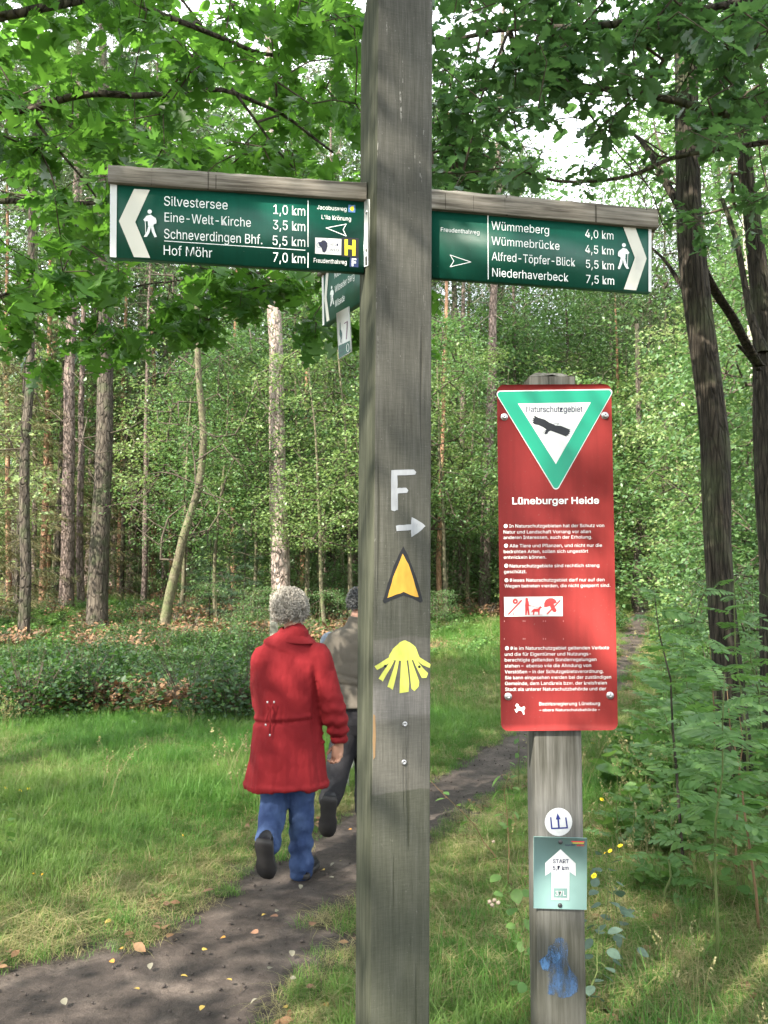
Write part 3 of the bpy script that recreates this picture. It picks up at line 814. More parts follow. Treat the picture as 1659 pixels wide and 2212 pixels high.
def pine(seed, H, r0, lean=(0, 0), z0=.62, bend=0.12):
    """tall bare trunk with a tufted crown"""
    rng = np.random.default_rng(seed); z = np.linspace(0, H, 12)
    T = np.stack([lean[0] * z + np.cumsum(rng.normal(0, bend, 12)) * .25, lean[1] * z + np.cumsum(rng.normal(0, bend, 12)) * .25, z], 1); T[0, :2] = 0
    tr = r0 * (1 - .72 * z / H)
    n = 90; zz = H * (z0 + (1.02 - z0) * rng.random(n)); a = rng.uniform(0, 6.28, n); rr = (H * .12) * np.sin(math.pi * np.clip((zz / H - z0) / (1.05 - z0), .05, 1)) ** .5 * rng.random(n) ** .5 + .1
    A = np.stack([np.interp(zz, z, T[:, 0]) + rr * np.cos(a), np.interp(zz, z, T[:, 1]) + rr * np.sin(a), zz + rr * .15], 1)
    # a few dead snags lower down
    m = 16; zd = H * rng.uniform(.22, z0, m); ad = rng.uniform(0, 6.28, m); rd = rng.uniform(.3, 1.2, m)
    Dd = np.stack([np.interp(zd, z, T[:, 0]) + rd * np.cos(ad), np.interp(zd, z, T[:, 1]) + rd * np.sin(ad), zd - .1], 1)
    E, *_ = grow([(T, tr)], np.vstack([A, Dd]), rng, step=.4, wob=.08)
    br_ = edge_tubes(E, .008, .5, 4)
    k = 70; c = np.repeat(A, k, 0); N = len(c); off = rng.normal(0, 1, (N, 3)) * [.34, .34, .17]
    V, F = place((np.array([(0, .055, 0), (0, -.055, 0), (1, 0, 0)]), np.array([(0, 1, 2)])), c + off, off + rng.normal(0, .2, (N, 3)) + [0, 0, .15], rand_up(N, rng, .8), .22 * rng.uniform(.7, 1.3, N))
    Vt, Ft = bark_trunk(T, tr, 18, 7, .07, 8, seed)
    return dict(trunk=mesh_from(Vt, Ft, 'trunk'), branches=br_.mesh('branches'), crown=mesh_from(V, F, 'crown'))

# --- the trunks one can tell apart: (x top, y top, x base, y base, depth, width px, kind, label)
def trunk_at(pxb, pyb, Y, pxt, pyt, wpx, kit_seed, H, mats, name, label, cat='tree', group=None, z0=.62):
    B = D(pxb, pyb, Y); Tt = D(pxt, pyt, Y); B[2] = tz(B[0], Y)
    lean = ((Tt[0] - B[0]) / max(.5, Tt[2] - B[2]), 0)
    kit = pine(kit_seed, H, wpx / F_PX * Y / 2, lean, z0)
    return plant_tree(kit, mats, (B[0], Y), 0, 1, name, label, cat, group)
MP = dict(trunk=MB_PINE, branches=MB_TWIGG, crown=ML_NEEDLE); MO = dict(trunk=MB_PINEO, branches=MB_TWIGG, crown=ML_NEEDLE); MD = dict(trunk=MB_DARK, branches=MB_TWIG, crown=ML_NEEDLE)
GP = 'tall pines behind the clearing'
trunk_at(50, 1385, 17.4, 66, 700, 24, 201, 15, MD, 'pine_tree', 'slim dark pine trunk nearest the left edge of the forest', group=GP)
trunk_at(143, 1310, 24.5, 152, 800, 30, 202, 19, MP, 'pine_tree', 'straight pinkish-grey pine left of the thick dark one', group=GP)
trunk_at(176, 1308, 25.5, 172, 800, 16, 203, 17, MP, 'pine_tree', 'thin grey pine squeezed between two thicker trunks', group=GP)
trunk_at(209, 1352, 19.4, 212, 790, 43, 204, 17, MD, 'pine_tree', 'thick dark mottled pine at the edge of the bilberries', group=GP)
trunk_at(283, 1262, 33, 293, 860, 24, 205, 22, MP, 'pine_tree', 'bluish-grey leaning pine standing further back', group=GP)
trunk_at(332, 1270, 30, 328, 860, 12, 206, 19, MO, 'pine_tree', 'very thin orange pine left of the crooked birch', group=GP)
trunk_at(356, 1262, 32, 360, 900, 13, 207, 19, MP, 'pine_tree', 'thin twin pine trunk close behind the crooked birch', group=GP)
trunk_at(372, 1265, 31, 371, 860, 10, 208, 18, MO, 'pine_tree', 'slender reddish pine right behind the crooked birch', group=GP)
trunk_at(608, 1330, 19.5, 602, 640, 42, 209, 18, dict(trunk=bark_material('sunlit_pale_pine_bark', (.17, .125, .11), (.34, .27, .24), (.46, .38, .34), .3, 14, .8, .03), branches=MB_TWIGG, crown=ML_NEEDLE), 'pine_tree', 'big pale sunlit pine rising behind the red-coated walker', group=GP, z0=.72)  # bark lighter than the other pines: sunlight put into its colour
trunk_at(700, 1275, 30, 705, 830, 13, 210, 20, MP, 'pine_tree', 'narrow pine between the pale pine and the signpost', group=GP)
trunk_at(1046, 1283, 25, 1072, 640, 25, 211, 20, MP, 'pine_tree', 'grey pine between signpost and red notice with reddish top', group=GP)
trunk_at(950, 1292, 24, 958, 780, 12, 212, 16, MO, 'pine_tree', 'thin orange pine just right of the signpost', group=GP)
trunk_at(20, 1300, 27, 18, 800, 12, 213, 18, MO, 'pine_tree', 'thin orange pine at the far left edge', group=GP)
trunk_at(70, 1290, 29, 68, 800, 12, 214, 18, MP, 'pine_tree', 'faint thin pine just behind the leftmost dark trunk', group=GP)
trunk_at(1400, 1290, 30, 1396, 900, 12, 216, 14, MD, 'pine_tree', 'dark pine by the end of the path', group=GP)
trunk_at(1445, 1290, 28, 1440, 900, 14, 217, 13, MD, 'pine_tree', 'dark pine right of the path end', group=GP)

# crooked young birch
def px_line(pts, Y0, Y1=None):
    Y1 = Y0 if Y1 is None else Y1; n = len(pts)
    return np.array([D(p[0], p[1], Y0 + (Y1 - Y0) * i / (n - 1)) for i, p in enumerate(pts)])
cb = px_line([(350, 1362), (362, 1310), (372, 1260), (385, 1210), (396, 1160), (412, 1110), (428, 1060), (437, 1000), (440, 940), (434, 870), (428, 800), (426, 730), (424, 650), (420, 560), (425, 470)], 18.5, 17.6)
cb[0][2] = tz(cb[0][0], cb[0][1]) - .05
e = empty('birch_tree', tuple(cb[0]), 'crooked pale young birch leaning to the right at mid trunk', 'tree')
r_ = np.linspace(.115, .045, len(cb))
V, Fq = bark_trunk(cb, r_, 14, 8, .05, 4, 31); obj('trunk', mesh_from(V, Fq), MB_YOUNG, e)
rng = np.random.default_rng(77)
n = 230; zz = rng.uniform(cb[0][2] + 1.6, cb[-1][2] + .6, n); a = rng.uniform(0, 6.28, n); rr = rng.uniform(.3, 2.0, n)
A = np.stack([np.interp(zz, cb[:, 2], cb[:, 0]) + rr * np.cos(a), np.interp(zz, cb[:, 2], cb[:, 1]) + rr * np.sin(a), zz + .25 * rr], 1)
E, dirs, *_ = grow([(cb, r_)], A, rng, step=.35, wob=.07)
o = obj('branches', edge_tubes(E, .006, .5, 4).mesh(), MB_TWIG, e); o['kind'] = 'stuff'
A2 = np.repeat(A, 22, 0); N_ = len(A2); V, Fq = place(T_RHOMB, A2 + rng.normal(0, 1, (N_, 3)) * [.2, .2, .09], rand_dirs(N_, rng, .3) + [0, 0, -.25], rand_up(N_, rng, .5), .062 * rng.uniform(.6, 1.3, N_))
o = obj('crown', mesh_from(V, Fq), ML_BEECH, e); o['kind'] = 'stuff'

# ---- leafy young trees of the middle distance: (px, depth, kit, scale, material)
rng = np.random.default_rng(5)
def at_px(px, Y): return ((px - CX) / F_PX * Y, Y)
mid = [
    (395, 23, 'H', 1.1, 'b'), (470, 20.5, 'H', 1.0, 'u'), (545, 21, 'B', 1.0, 'b'), (500, 24, 'B', 1.25, 'u'), (660, 20.5, 'H', 1.05, 'b'), (705, 18.5, 'H', .95, 'b'), (760, 19.5, 'H', 1.0, 'b'),
    (655, 24, 'H', 1.3, 'p'), (740, 25, 'H', 1.35, 'p'), (320, 28, 'H', 1.3, 'u'), (255, 30, 'H', 1.15, 'u'), (120, 32, 'H', 1.2, 'u'),
    (860, 23, 'H', 1.2, 'p'), (965, 21.5, 'H', 1.0, 'p'), (1010, 24.5, 'H', 1.15, 'p'), (1090, 25, 'H', 1.15, 'b'), (1150, 22, 'U', 1.0, 'b'), (920, 28, 'B', 1.4, 'p'), (1060, 29, 'B', 1.5, 'p'),
    (1180, 27, 'U', 1.5, 'b'), (1250, 24, 'U', 1.25, 'u'), (1300, 29, 'U', 1.5, 'b'), (1465, 24, 'H', 1.05, 'b'), (1300, 36, 'B', 1.5, 'b'), (1345, 33, 'H', 1.5, 'p'), (1395, 39, 'B', 1.5, 'p'), (1520, 18, 'U', 1.1, 'b'),
    (1470, 29, 'U', 1.6, 'b'), (1590, 15.5, 'U', 1.15, 'b'), (1650, 13.5, 'U', 1.0, 'u'), (1650, 18, 'B', 1.25, 'u'), (1540, 22, 'B', 1.25, 'u'), (1620, 26, 'B', 1.5, 'b'), (1720, 13, 'B', 1.1, 'u'), (1420, 34, 'B', 1.4, 'u'),
    (460, 30, 'H', 1.4, 'b'), (590, 29, 'H', 1.5, 'p'), (690, 31, 'H', 1.6, 'p'), (800, 33, 'B', 1.6, 'p'), (520, 36, 'B', 1.5, 'b'), (400, 37, 'B', 1.5, 'b'), (640, 38, 'B', 1.7, 'p'), (-60, 26, 'H', 1.3, 'u'), (-120, 18, 'B', 1.2, 'u'), (1800, 18, 'B', 1.5, 'u'),
]
ML_PALE = leaf_material('pale_sunlit_leaf', [(.15, .22, .075), (.22, .30, .11), (.30, .36, .16), (.19, .27, .12)], (.40, .50, .16), .40, .34, .6)  # paler leaf colours with the sun's brightness put in
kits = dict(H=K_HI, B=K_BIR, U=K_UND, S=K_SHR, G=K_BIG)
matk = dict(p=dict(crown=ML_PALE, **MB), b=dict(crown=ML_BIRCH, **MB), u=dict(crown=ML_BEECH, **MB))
variants = {}
def kit_for(k, i, mk):
    key = (k, i, mk)
    if key not in variants:
        src = kits[k][i]; variants[key] = {p: me.copy() for p, me in src.items()} if any((k, i, q) in variants for q in 'bup') else src
    return variants[key]
GY = 'young leafy trees in the sunlit clearing'
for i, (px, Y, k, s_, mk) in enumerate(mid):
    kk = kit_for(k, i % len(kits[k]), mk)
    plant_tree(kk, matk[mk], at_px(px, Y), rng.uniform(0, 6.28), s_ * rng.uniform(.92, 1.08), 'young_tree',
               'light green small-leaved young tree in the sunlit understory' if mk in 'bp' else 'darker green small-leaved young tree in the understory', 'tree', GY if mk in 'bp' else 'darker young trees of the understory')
# shrubs close to the forest edge
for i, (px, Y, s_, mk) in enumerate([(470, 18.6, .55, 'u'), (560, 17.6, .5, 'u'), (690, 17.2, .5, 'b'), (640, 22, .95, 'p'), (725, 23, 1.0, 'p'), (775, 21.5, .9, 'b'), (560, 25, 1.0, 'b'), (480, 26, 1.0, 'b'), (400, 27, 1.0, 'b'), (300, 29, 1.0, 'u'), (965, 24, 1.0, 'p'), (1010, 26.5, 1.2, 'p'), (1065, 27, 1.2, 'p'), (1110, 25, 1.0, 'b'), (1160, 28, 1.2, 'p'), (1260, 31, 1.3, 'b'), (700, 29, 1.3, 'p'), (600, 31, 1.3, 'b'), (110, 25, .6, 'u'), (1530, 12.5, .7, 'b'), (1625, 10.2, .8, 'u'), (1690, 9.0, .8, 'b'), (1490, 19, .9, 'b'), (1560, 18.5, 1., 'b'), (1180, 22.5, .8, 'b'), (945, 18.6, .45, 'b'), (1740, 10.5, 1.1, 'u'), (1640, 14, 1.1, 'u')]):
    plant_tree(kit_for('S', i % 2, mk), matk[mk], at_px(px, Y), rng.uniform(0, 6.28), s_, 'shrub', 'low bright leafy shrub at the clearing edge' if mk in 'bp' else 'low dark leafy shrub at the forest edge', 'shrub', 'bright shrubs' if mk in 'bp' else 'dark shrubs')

MS = dict(trunk=MB_DARK, branches=MB_TWIG, crown=ML_SPRUCE); MSD = dict(trunk=MB_DARK, branches=MB_TWIG, crown=ML_DARKCON)
for i, (px, Y, s_) in enumerate([(40, 24, 1.15), (125, 27, 1.25), (-40, 21, 1.1), (200, 31, 1.3), (265, 28, 1.0)]):
    plant_tree(K_SPR[i % 2], MS, at_px(px, Y), rng.uniform(0, 6.28), s_, 'spruce_tree', 'yellowish drooping spruce among the left trunks', 'tree', 'drooping spruces')
plant_tree(K_SPS[0], MSD, at_px(530, 19.2), 1., .85, 'spruce_tree', 'small dark bushy spruce left of the pale sunlit pine', 'tree')
plant_tree({k: v.copy() for k, v in K_SPS[0].items()}, MSD, at_px(455, 21), 2., .9, 'spruce_tree', 'dark bushy spruce behind the crooked birch', 'tree')

# ---- tall wood behind: trunks of its own for the nearer ones, one mass beyond
K_PB = [pine(230 + i, 21, .17, (rng.normal(0, .01), 0), .55) for i in range(4)]
for i, (px, Y) in enumerate([(100, 36), (190, 40), (245, 38), (310, 42), (430, 37), (480, 41), (520, 36), (570, 40), (640, 38), (720, 42), (770, 36), (840, 40), (900, 37), (985, 35), (1100, 36), (1020, 44), (1150, 42), (1330, 60), (1500, 38), (1550, 33), (1600, 36), (1680, 34), (30, 40), (-40, 33), (395, 46), (680, 47), (875, 48), (96, 27), (262, 29), (312, 25), (402, 28), (508, 28), (655, 27), (1000, 27), (1120, 30), (1350, 31), (1425, 33), (1368, 40), (1462, 37)]):
    plant_tree(K_PB[i % 4], MP if i % 3 else MO, at_px(px, Y), rng.uniform(0, 6.28), rng.uniform(.85, 1.15) * (1 if Y > 33 and i < 27 else .62), 'background_pine', 'slim pine in the wood behind the clearing', 'tree', 'slim pines in the wood behind the clearing')
MG = dict(trunk=MB_DARK, branches=MB_TWIG, crown=ML_BEECH)
for i, (px, Y, s_) in enumerate([(130, 33, 1.45), (-60, 27, 1.3), (30, 36, 1.5), (420, 33, 1.5), (520, 38, 1.6), (600, 34, 1.45), (700, 37, 1.6), (830, 35, 1.5), (950, 35, 1.5), (1060, 39, 1.35), (1130, 42, 1.1), (300, 36, 1.55), (220, 31, 1.35), (1530, 31, 1.35), (1660, 26, 1.35), (1600, 36, 1.5), (1470, 44, 1.1), (1800, 22, 1.2), (1240, 33, .85), (1340, 36, .9), (1420, 38, .95), (1290, 42, 1.15), (1000, 31, 1.2)]):
    kk = {p: me for p, me in K_BIG[i % 3].items()}
    plant_tree(kk, MG, at_px(px, Y), rng.uniform(0, 6.28), s_, 'broadleaf_tree', 'tall broadleaf tree in the wood behind the clearing', 'tree', 'tall broadleaf trees behind the clearing')

fw = []
for k, (kit, mt) in enumerate(((K_BIG[0], ML_BEECH), (K_BIG[1], ML_BIRCH), (K_BIR[0], ML_BEECH), (K_PB[0], ML_NEEDLE))):
    me = kit['crown'].copy(); me.materials.clear(); me.materials.append(mt); fw.append((me, 'far_crown'))
n = 620
x = rng.uniform(-60, 60, n); y = rng.uniform(43, 78, n)
az = np.degrees(np.arctan2(x, y))
gap = (az > 10) & (az < 20)
idx = np.where(gap, 2, rng.integers(0, 4, n)); sc = np.where(gap, 1.3, 1.0) * np.where(idx == 2, 1.7, 1.05) * rng.uniform(.8, 1.2, n)
k = ~gap | (rng.random(n) < .9)
nl_ = 260; xl = rng.uniform(-42, 42, nl_); yl = rng.uniform(43, 60, nl_)
x = np.concatenate([x, xl]); y = np.concatenate([y, yl]); idx = np.concatenate([idx, np.full(nl_, 2)]); sc = np.concatenate([sc, rng.uniform(.8, 1.1, nl_)]); k = np.concatenate([k, np.ones(nl_, bool)]); n = len(x)
scatter('far_woods', np.stack([x, y, terrain(x, y) - np.where(idx < 2, 2.5, .9)], 1)[k], np.stack([0 * x, 0 * x, rng.uniform(0, 6.28, n)], 1)[k], sc[k], idx[k], fw)

# ---- unseen trees beside and behind the camera, added to shade the foreground
for i, (x, y, s_) in enumerate([(-5.2, -3.2, 1.0), (-7.5, 0.5, .75), (-2.9, -1.9, .72), (-3.7, -3.0, .78), (-1.9, -3.4, .8), (-2.5, -7.5, .9), (4.5, -4., .8), (-8.5, -11, 1.0), (1.5, -11, 1.), (8.5, 2, .7), (9.5, 9.5, .75)]):
    plant_tree(K_BIG[i % 3], MG, (x, y), rng.uniform(0, 6.28), s_, 'broadleaf_tree', 'tall broadleaf tree beside the walkers\' viewpoint', 'tree', 'unseen trees added for shade around the viewpoint')
# ================================================================== SIGNS
M_POST = wood_material('weathered_oak_post', (.135, .125, .108), (.062, .058, .047), (.235, .225, .205), algae=None)
def flat_mat(name, c, rough=.35, spec=.5, vary=.06, nscale=60): return plain(name, c, rough, spec * .6, vary=vary)
def enamel(name, c, rough, spec, grime=.5):
    m = NT(name); st = m.noise(m.coord('Object', (1, 1, .08)), 38, 5, .65); bl = m.noise(m.coord('Object'), 9, 4, .6); sp = m.noise(m.coord('Object'), 210, 2, .6)
    col = m.mix(grime, c, m.ramp(st, [(.32, (.72, .74, .72)), (.5, (1., 1., 1.)), (.72, (1.18, 1.2, 1.2))]), 'MULTIPLY')
    col = m.mix(grime, col, m.ramp(bl, [(.3, (.80, .82, .82)), (.7, (1.15, 1.15, 1.18))]), 'MULTIPLY')
    col = m.mix(m.math('MULTIPLY', m.n('MapRange', {'Value': sp, 'From Min': .70, 'From Max': .76}).outputs[0], .35), col, (.20, .20, .17))
    return m.done(m.pbsdf(col, m.n('MapRange', {'Value': bl, 'To Min': rough * .8, 'To Max': rough * 1.3}).outputs[0], None, spec))
M_GREEN = enamel('green_enamel', (.004, .078, .050), .42, .35)
M_WHITE = flat_mat('white_reflective_film', (.62, .63, .62), .5)
M_CREAM = flat_mat('cream_chevron_film', (.60, .585, .51), .45)
M_LETTER = flat_mat('white_print', (.80, .82, .80), .5, vary=0)
M_RED = enamel('faded_red_enamel', (.245, .028, .026), .6, .15, .45)
M_NGREEN = flat_mat('green_triangle_print', (.008, .27, .165), .35)
M_BLACK = flat_mat('black_print', (.012, .014, .018), .45)
M_NAVY = flat_mat('navy_print', (.022, .03, .16), .45)
M_YELLOW = flat_mat('yellow_print', (.85, .72, .03), .45)
M_METAL = plain('zinc_screw', (.42, .42, .43), .35, .5, metal=.8)
M_ALU = plain('aluminium_profile', (.62, .64, .68), .35, .5, metal=.35)
M_DARKM = plain('dark_screw', (.06, .06, .065), .5, .5, metal=.6)
M_MINT = flat_mat('pale_mint_plastic', (.165, .265, .25), .75, .15)
M_GREYTXT = flat_mat('grey_print', (.04, .04, .08), .5)
M_REDPR = flat_mat('red_print', (.55, .05, .05), .5)

def chipped(name, c, keep=.30, scale=160, soft=.06):
    m = NT(name); v = m.coord('Object', (1, 1, .35))
    nz = m.noise(v, scale, 4, .7)
    f = m.n('MapRange', {'Value': nz, 'From Min': keep, 'From Max': keep + soft}).outputs[0]
    col = m.mix(.5, c, m.ramp(m.noise(v, scale * .5, 3), [(.3, (.7, .7, .7)), (.7, (1.2, 1.2, 1.2))]), 'MULTIPLY')
    sh = m.pbsdf(col, .8, None, .2)
    return m.done(m.n('MixShader', {0: f, 1: m.n('BsdfTransparent').outputs[0], 2: sh}).outputs[0])
M_P_WHITE = chipped('white_brush_paint', (.36, .37, .39), .27)
M_P_BLACK = chipped('black_brush_paint', (.022, .023, .026), .22)
M_P_ORANGE = chipped('orange_yellow_paint', (.52, .30, .05), .2)
M_P_LEMON = chipped('lemon_yellow_paint', (.55, .57, .12), .2)
M_P_BLUE = chipped('flaking_light_blue_paint', (.060, .115, .22), .36, 45, .30)

import os
_txt = {}
try:
    _fp = os.path.join(bpy.utils.resource_path('LOCAL'), 'datafiles', 'fonts', 'Inter.woff2')   # ships inside Blender
    FONT = bpy.data.fonts.load(_fp) if os.path.exists(_fp) else None
except Exception: FONT = None
def text_arrays(s, bold=0.):
    key = (s, bold)
    if key not in _txt:
        cu = bpy.data.curves.new('t', 'FONT'); cu.body = s; cu.size = 1.0; cu.offset = bold; cu.resolution_u = 2
        if FONT: cu.font = FONT
        o = bpy.data.objects.new('t', cu); SC.collection.objects.link(o)
        bpy.context.view_layer.update()
        me = o.to_mesh(); me.calc_loop_triangles()
        V = np.array([v.co[:] for v in me.vertices]); Fc = np.array([t.vertices[:] for t in me.loop_triangles])
        o.to_mesh_clear(); bpy.data.objects.remove(o); bpy.data.curves.remove(cu)
        _txt[key] = (V, Fc)
    return _txt[key]
CAPH = float(np.ptp(text_arrays('H')[0][:, 1]))

class Panel:
    """a flat face given by four corners (picture units of the sketch) and four corners in space"""
    def __init__(s, c2, c3, par):
        s.c2, s.c3, s.par = np.array(c2, float), np.array(c3, float), par   # TL TR BR BL
        s.n = unit(np.cross(s.c3[3] - s.c3[0], s.c3[1] - s.c3[0]))          # towards the viewer
    def uv(s, x, y):
        tl, tr, br, bl = s.c2; p = np.array([x, y], float); u = v = .5
        for _ in range(12):
            q = (1 - u) * (1 - v) * tl + u * (1 - v) * tr + u * v * br + (1 - u) * v * bl
            du = (1 - v) * (tr - tl) + v * (br - bl); dv = (1 - u) * (bl - tl) + u * (br - tr)
            d = np.linalg.solve(np.array([du, dv]).T, p - q); u += d[0]; v += d[1]
        return u, v
    def at(s, u, v, off=0.):
        u, v = np.asarray(u, float)[..., None], np.asarray(v, float)[..., None]
        tl, tr, br, bl = s.c3
        return (1 - u) * (1 - v) * tl + u * (1 - v) * tr + u * v * br + (1 - u) * v * bl + s.n * off
    def pt(s, x, y, off=0.): return s.at(*s.uv(x, y), off)
    def poly(s, name, pts, mat, off=.0008, label=None, thick=0.):
        P = np.array([s.pt(x, y, off) for x, y in pts])
        tris = tessellate_polygon([[Vector(p) for p in P]])
        T = np.array(tris)
        nrm = np.cross(P[T[:, 1]] - P[T[:, 0]], P[T[:, 2]] - P[T[:, 0]]) @ s.n
        T[nrm < 0] = T[nrm < 0][:, ::-1]
        if thick:
            n = len(P); V = np.vstack([P, P - s.n * thick]); i = np.arange(n); j = (i + 1) % n
            a = np.cross(P[0] - P[-1], P[1] - P[0]) @ s.n
            Q = np.stack([i, i + n, j + n, j], 1)
            me = mesh_from(V, [T, T[:, ::-1] + n, Q], name, False)
        else: me = mesh_from(P, T, name, False)
        o = obj(name, me, mat, s.par)
        if label: o['label'] = label
        return o
    def line(s, name, pts, w, mat, off=.001, closed=False):
        q = [np.array(p, float) for p in pts]
        g = Geo(); n = len(q)
        for i in range(n if closed else n - 1):
            a, b = q[i], q[(i + 1) % n]; t = unit(b - a); k = np.array([-t[1], t[0]]) * w / 2; e = t * w * .35
            P = np.array([s.pt(*(a - k - e), off + i * 2e-5), s.pt(*(b - k + e), off + i * 2e-5), s.pt(*(b + k + e), off + i * 2e-5), s.pt(*(a + k - e), off + i * 2e-5)])
            g.add(P, [[0, 3, 2, 1]])
        return obj(name, g.mesh(name, False), mat, s.par)
    def text(s, st, x0, x1, base, cap, mat=None, off=.0010, bold=0., name='lettering'):
        V, Fc = text_arrays(st, bold)
        u0, v0 = s.uv(x0, base); u1, _ = s.uv(x1, base)
        _, vt = s.uv(x0, base - cap)
        gx = (V[:, 0] - V[:, 0].min()) / np.ptp(V[:, 0])
        P = s.at(u0 + gx * (u1 - u0), v0 + (vt - v0) * V[:, 1] / CAPH, off)
        nrm = np.cross(P[Fc[0, 1]] - P[Fc[0, 0]], P[Fc[0, 2]] - P[Fc[0, 0]]) @ s.n
        o = obj(name, mesh_from(P, Fc if nrm > 0 else Fc[:, ::-1], name, False), mat or M_LETTER, s.par)
        return o

def round_rect(x0, y0, x1, y1, r, n=6):
    out = []
    for cx, cy, a0 in ((x1 - r, y0 + r, -90), (x1 - r, y1 - r, 0), (x0 + r, y1 - r, 90), (x0 + r, y0 + r, 180)):
        for k in range(n + 1):
            a = math.radians(a0 + 90 * k / n); out.append((cx + r * math.cos(a), cy + r * math.sin(a)))
    return out
def round_tri(pts, r, n=6):
    out = []; m = len(pts)
    for i in range(m):
        p, a, b = (np.array(pts[i], float), np.array(pts[i - 1], float), np.array(pts[(i + 1) % m], float))
        ta, tb = unit(a - p), unit(b - p); h = math.acos(np.clip(ta @ tb, -1, 1)) / 2
        d = r / math.tan(h); c = p + unit(ta + tb) * r / math.sin(h)
        s0, s1 = p + ta * d - c, p + tb * d - c
        for k in range(n + 1):
            w = k / n; v = s0 * (1 - w) + s1 * w; out.append(tuple(c + unit(v) * r))
    return out
def circle(cx, cy, r, n=24, ry=None): return [(cx + r * math.cos(2 * math.pi * k / n), cy + (ry or r) * math.sin(2 * math.pi * k / n)) for k in range(n)]

def screw_head(pos, nrm, r, par, mat=None, name='screw', washer=True):
    nrm = unit(nrm); g = Geo()
    prof = [(1., 0), (1., .18), (.86, .30), (.62, .32), (.60, .55), (.45, .72), (.2, .74), (.17, .45), (0, .45)] if washer else [(1, 0), (1, .3), (.8, .5), (.4, .52), (.3, .2), (0, .2)]
    P = [np.array(pos) + nrm * (h * r) for _, h in prof]
    A = unit(np.cross(nrm, [0, 0, 1.])); B = np.cross(A, nrm); th = np.linspace(0, 2 * math.pi, 16, endpoint=False)
    V = np.array([p + rr * r * (math.cos(t) * A + math.sin(t) * B) for p, (rr, _) in zip(P, prof) for t in th])
    F = []
    for i in range(len(prof) - 1):
        for j in range(16):
            F.append((i * 16 + j, i * 16 + (j + 1) % 16, (i + 1) * 16 + (j + 1) % 16, (i + 1) * 16 + j))
    return obj(name, mesh_from(V, np.array(F), name), mat or M_METAL, par)

# ---------------- main signpost
YL = 2.03
FLt, FLb = D(817, 0, YL), D(799, 2212, YL)
FRt, FRb = D(935, 0, YL + .040), D(928, 2212, YL + .040)
BLt, BLb = D(779.5, 80, YL + .139), D(767, 2212, YL + .139)
def atz(a, b, z): t = (z - a[2]) / (b[2] - a[2]); return a + (b - a) * t
ZT = 3.36
base_c = (atz(FLt, FLb, 0) + atz(FRt, FRb, 0)) / 2 + np.array([-.02, .07, 0])
sp_loc = (float(base_c[0]), float(base_c[1]), tz(base_c[0], base_c[1]))
signpost = empty('signpost', sp_loc, 'tall square weathered wooden signpost carrying green hiking direction boards', 'signpost')
zbk = 3.10                                            # the cut top slopes down towards the back
fl, fr, bl = (lambda z: atz(FLt, FLb, z)), (lambda z: atz(FRt, FRb, z)), (lambda z: atz(BLt, BLb, z))
br = lambda z: bl(z) + fr(z) - fl(z)
zs = np.concatenate([np.linspace(-.25, 3.0, 30), [3.10]])
zs = list(zs)
ring = lambda z: np.array([fl(z), fr(z), br(z), bl(z)])
Vv = []; 
for z in zs: Vv.append(ring(z))
Vv.append(np.array([fl(3.42), fr(3.42), br(3.12), bl(3.12)]))
Vv = np.concatenate(Vv); nn = len(Vv) // 4
Fv = [[0, 3, 2, 1]] + [[i * 4 + a, i * 4 + (a + 1) % 4, i * 4 + 4 + (a + 1) % 4, i * 4 + 4 + a] for i in range(nn - 1) for a in range(4)] + [[(nn - 1) * 4 + k for k in range(4)]]
post_me = mesh_from(Vv, np.array(Fv), 'post', False)
# picture y -> height on the front face
PF = Panel([(817, 0), (935, 0), (928, 2212), (799, 2212)], [FLt, FRt, FRb, FLb], signpost)
post_panel = PF
def pz(yd): return float(((PF.pt(860, yd))[2]) - sp_loc[2])
zt = lambda yp: pz((1900 + yp / 1.579) / 1.8517)      # from the sketch of the painted marks
M_POSTF = wood_material('weathered_signpost_wood', (.078, .075, .067), (.060, .058, .051), (.104, .101, .093),
                        algae=(2.15, .55, (.050, .060, .030)),
                        zpale=[(zt(2120), zt(2110), zt(1175), zt(1155), (.135, .125, .114), .45), (zt(1680), zt(1640), zt(1480), zt(1420), (.185, .173, .165), .55)], seed=1.)
po = obj('post', post_me, M_POSTF, signpost)
# keep Object coordinates in the post's own frame
for v in post_me.vertices: v.co = v.co - Vector(sp_loc)
po.location = (0, 0, 0)
# the left side carries green algae
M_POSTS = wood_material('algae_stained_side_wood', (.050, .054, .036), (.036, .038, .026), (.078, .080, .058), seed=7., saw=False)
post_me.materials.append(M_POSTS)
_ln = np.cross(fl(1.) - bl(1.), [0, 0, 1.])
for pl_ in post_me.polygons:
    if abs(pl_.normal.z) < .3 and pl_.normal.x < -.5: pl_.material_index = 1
md = po.modifiers.new('bevel', 'BEVEL'); md.width = .0035; md.segments = 2; md.limit_method = 'ANGLE'; md.angle_limit = .6

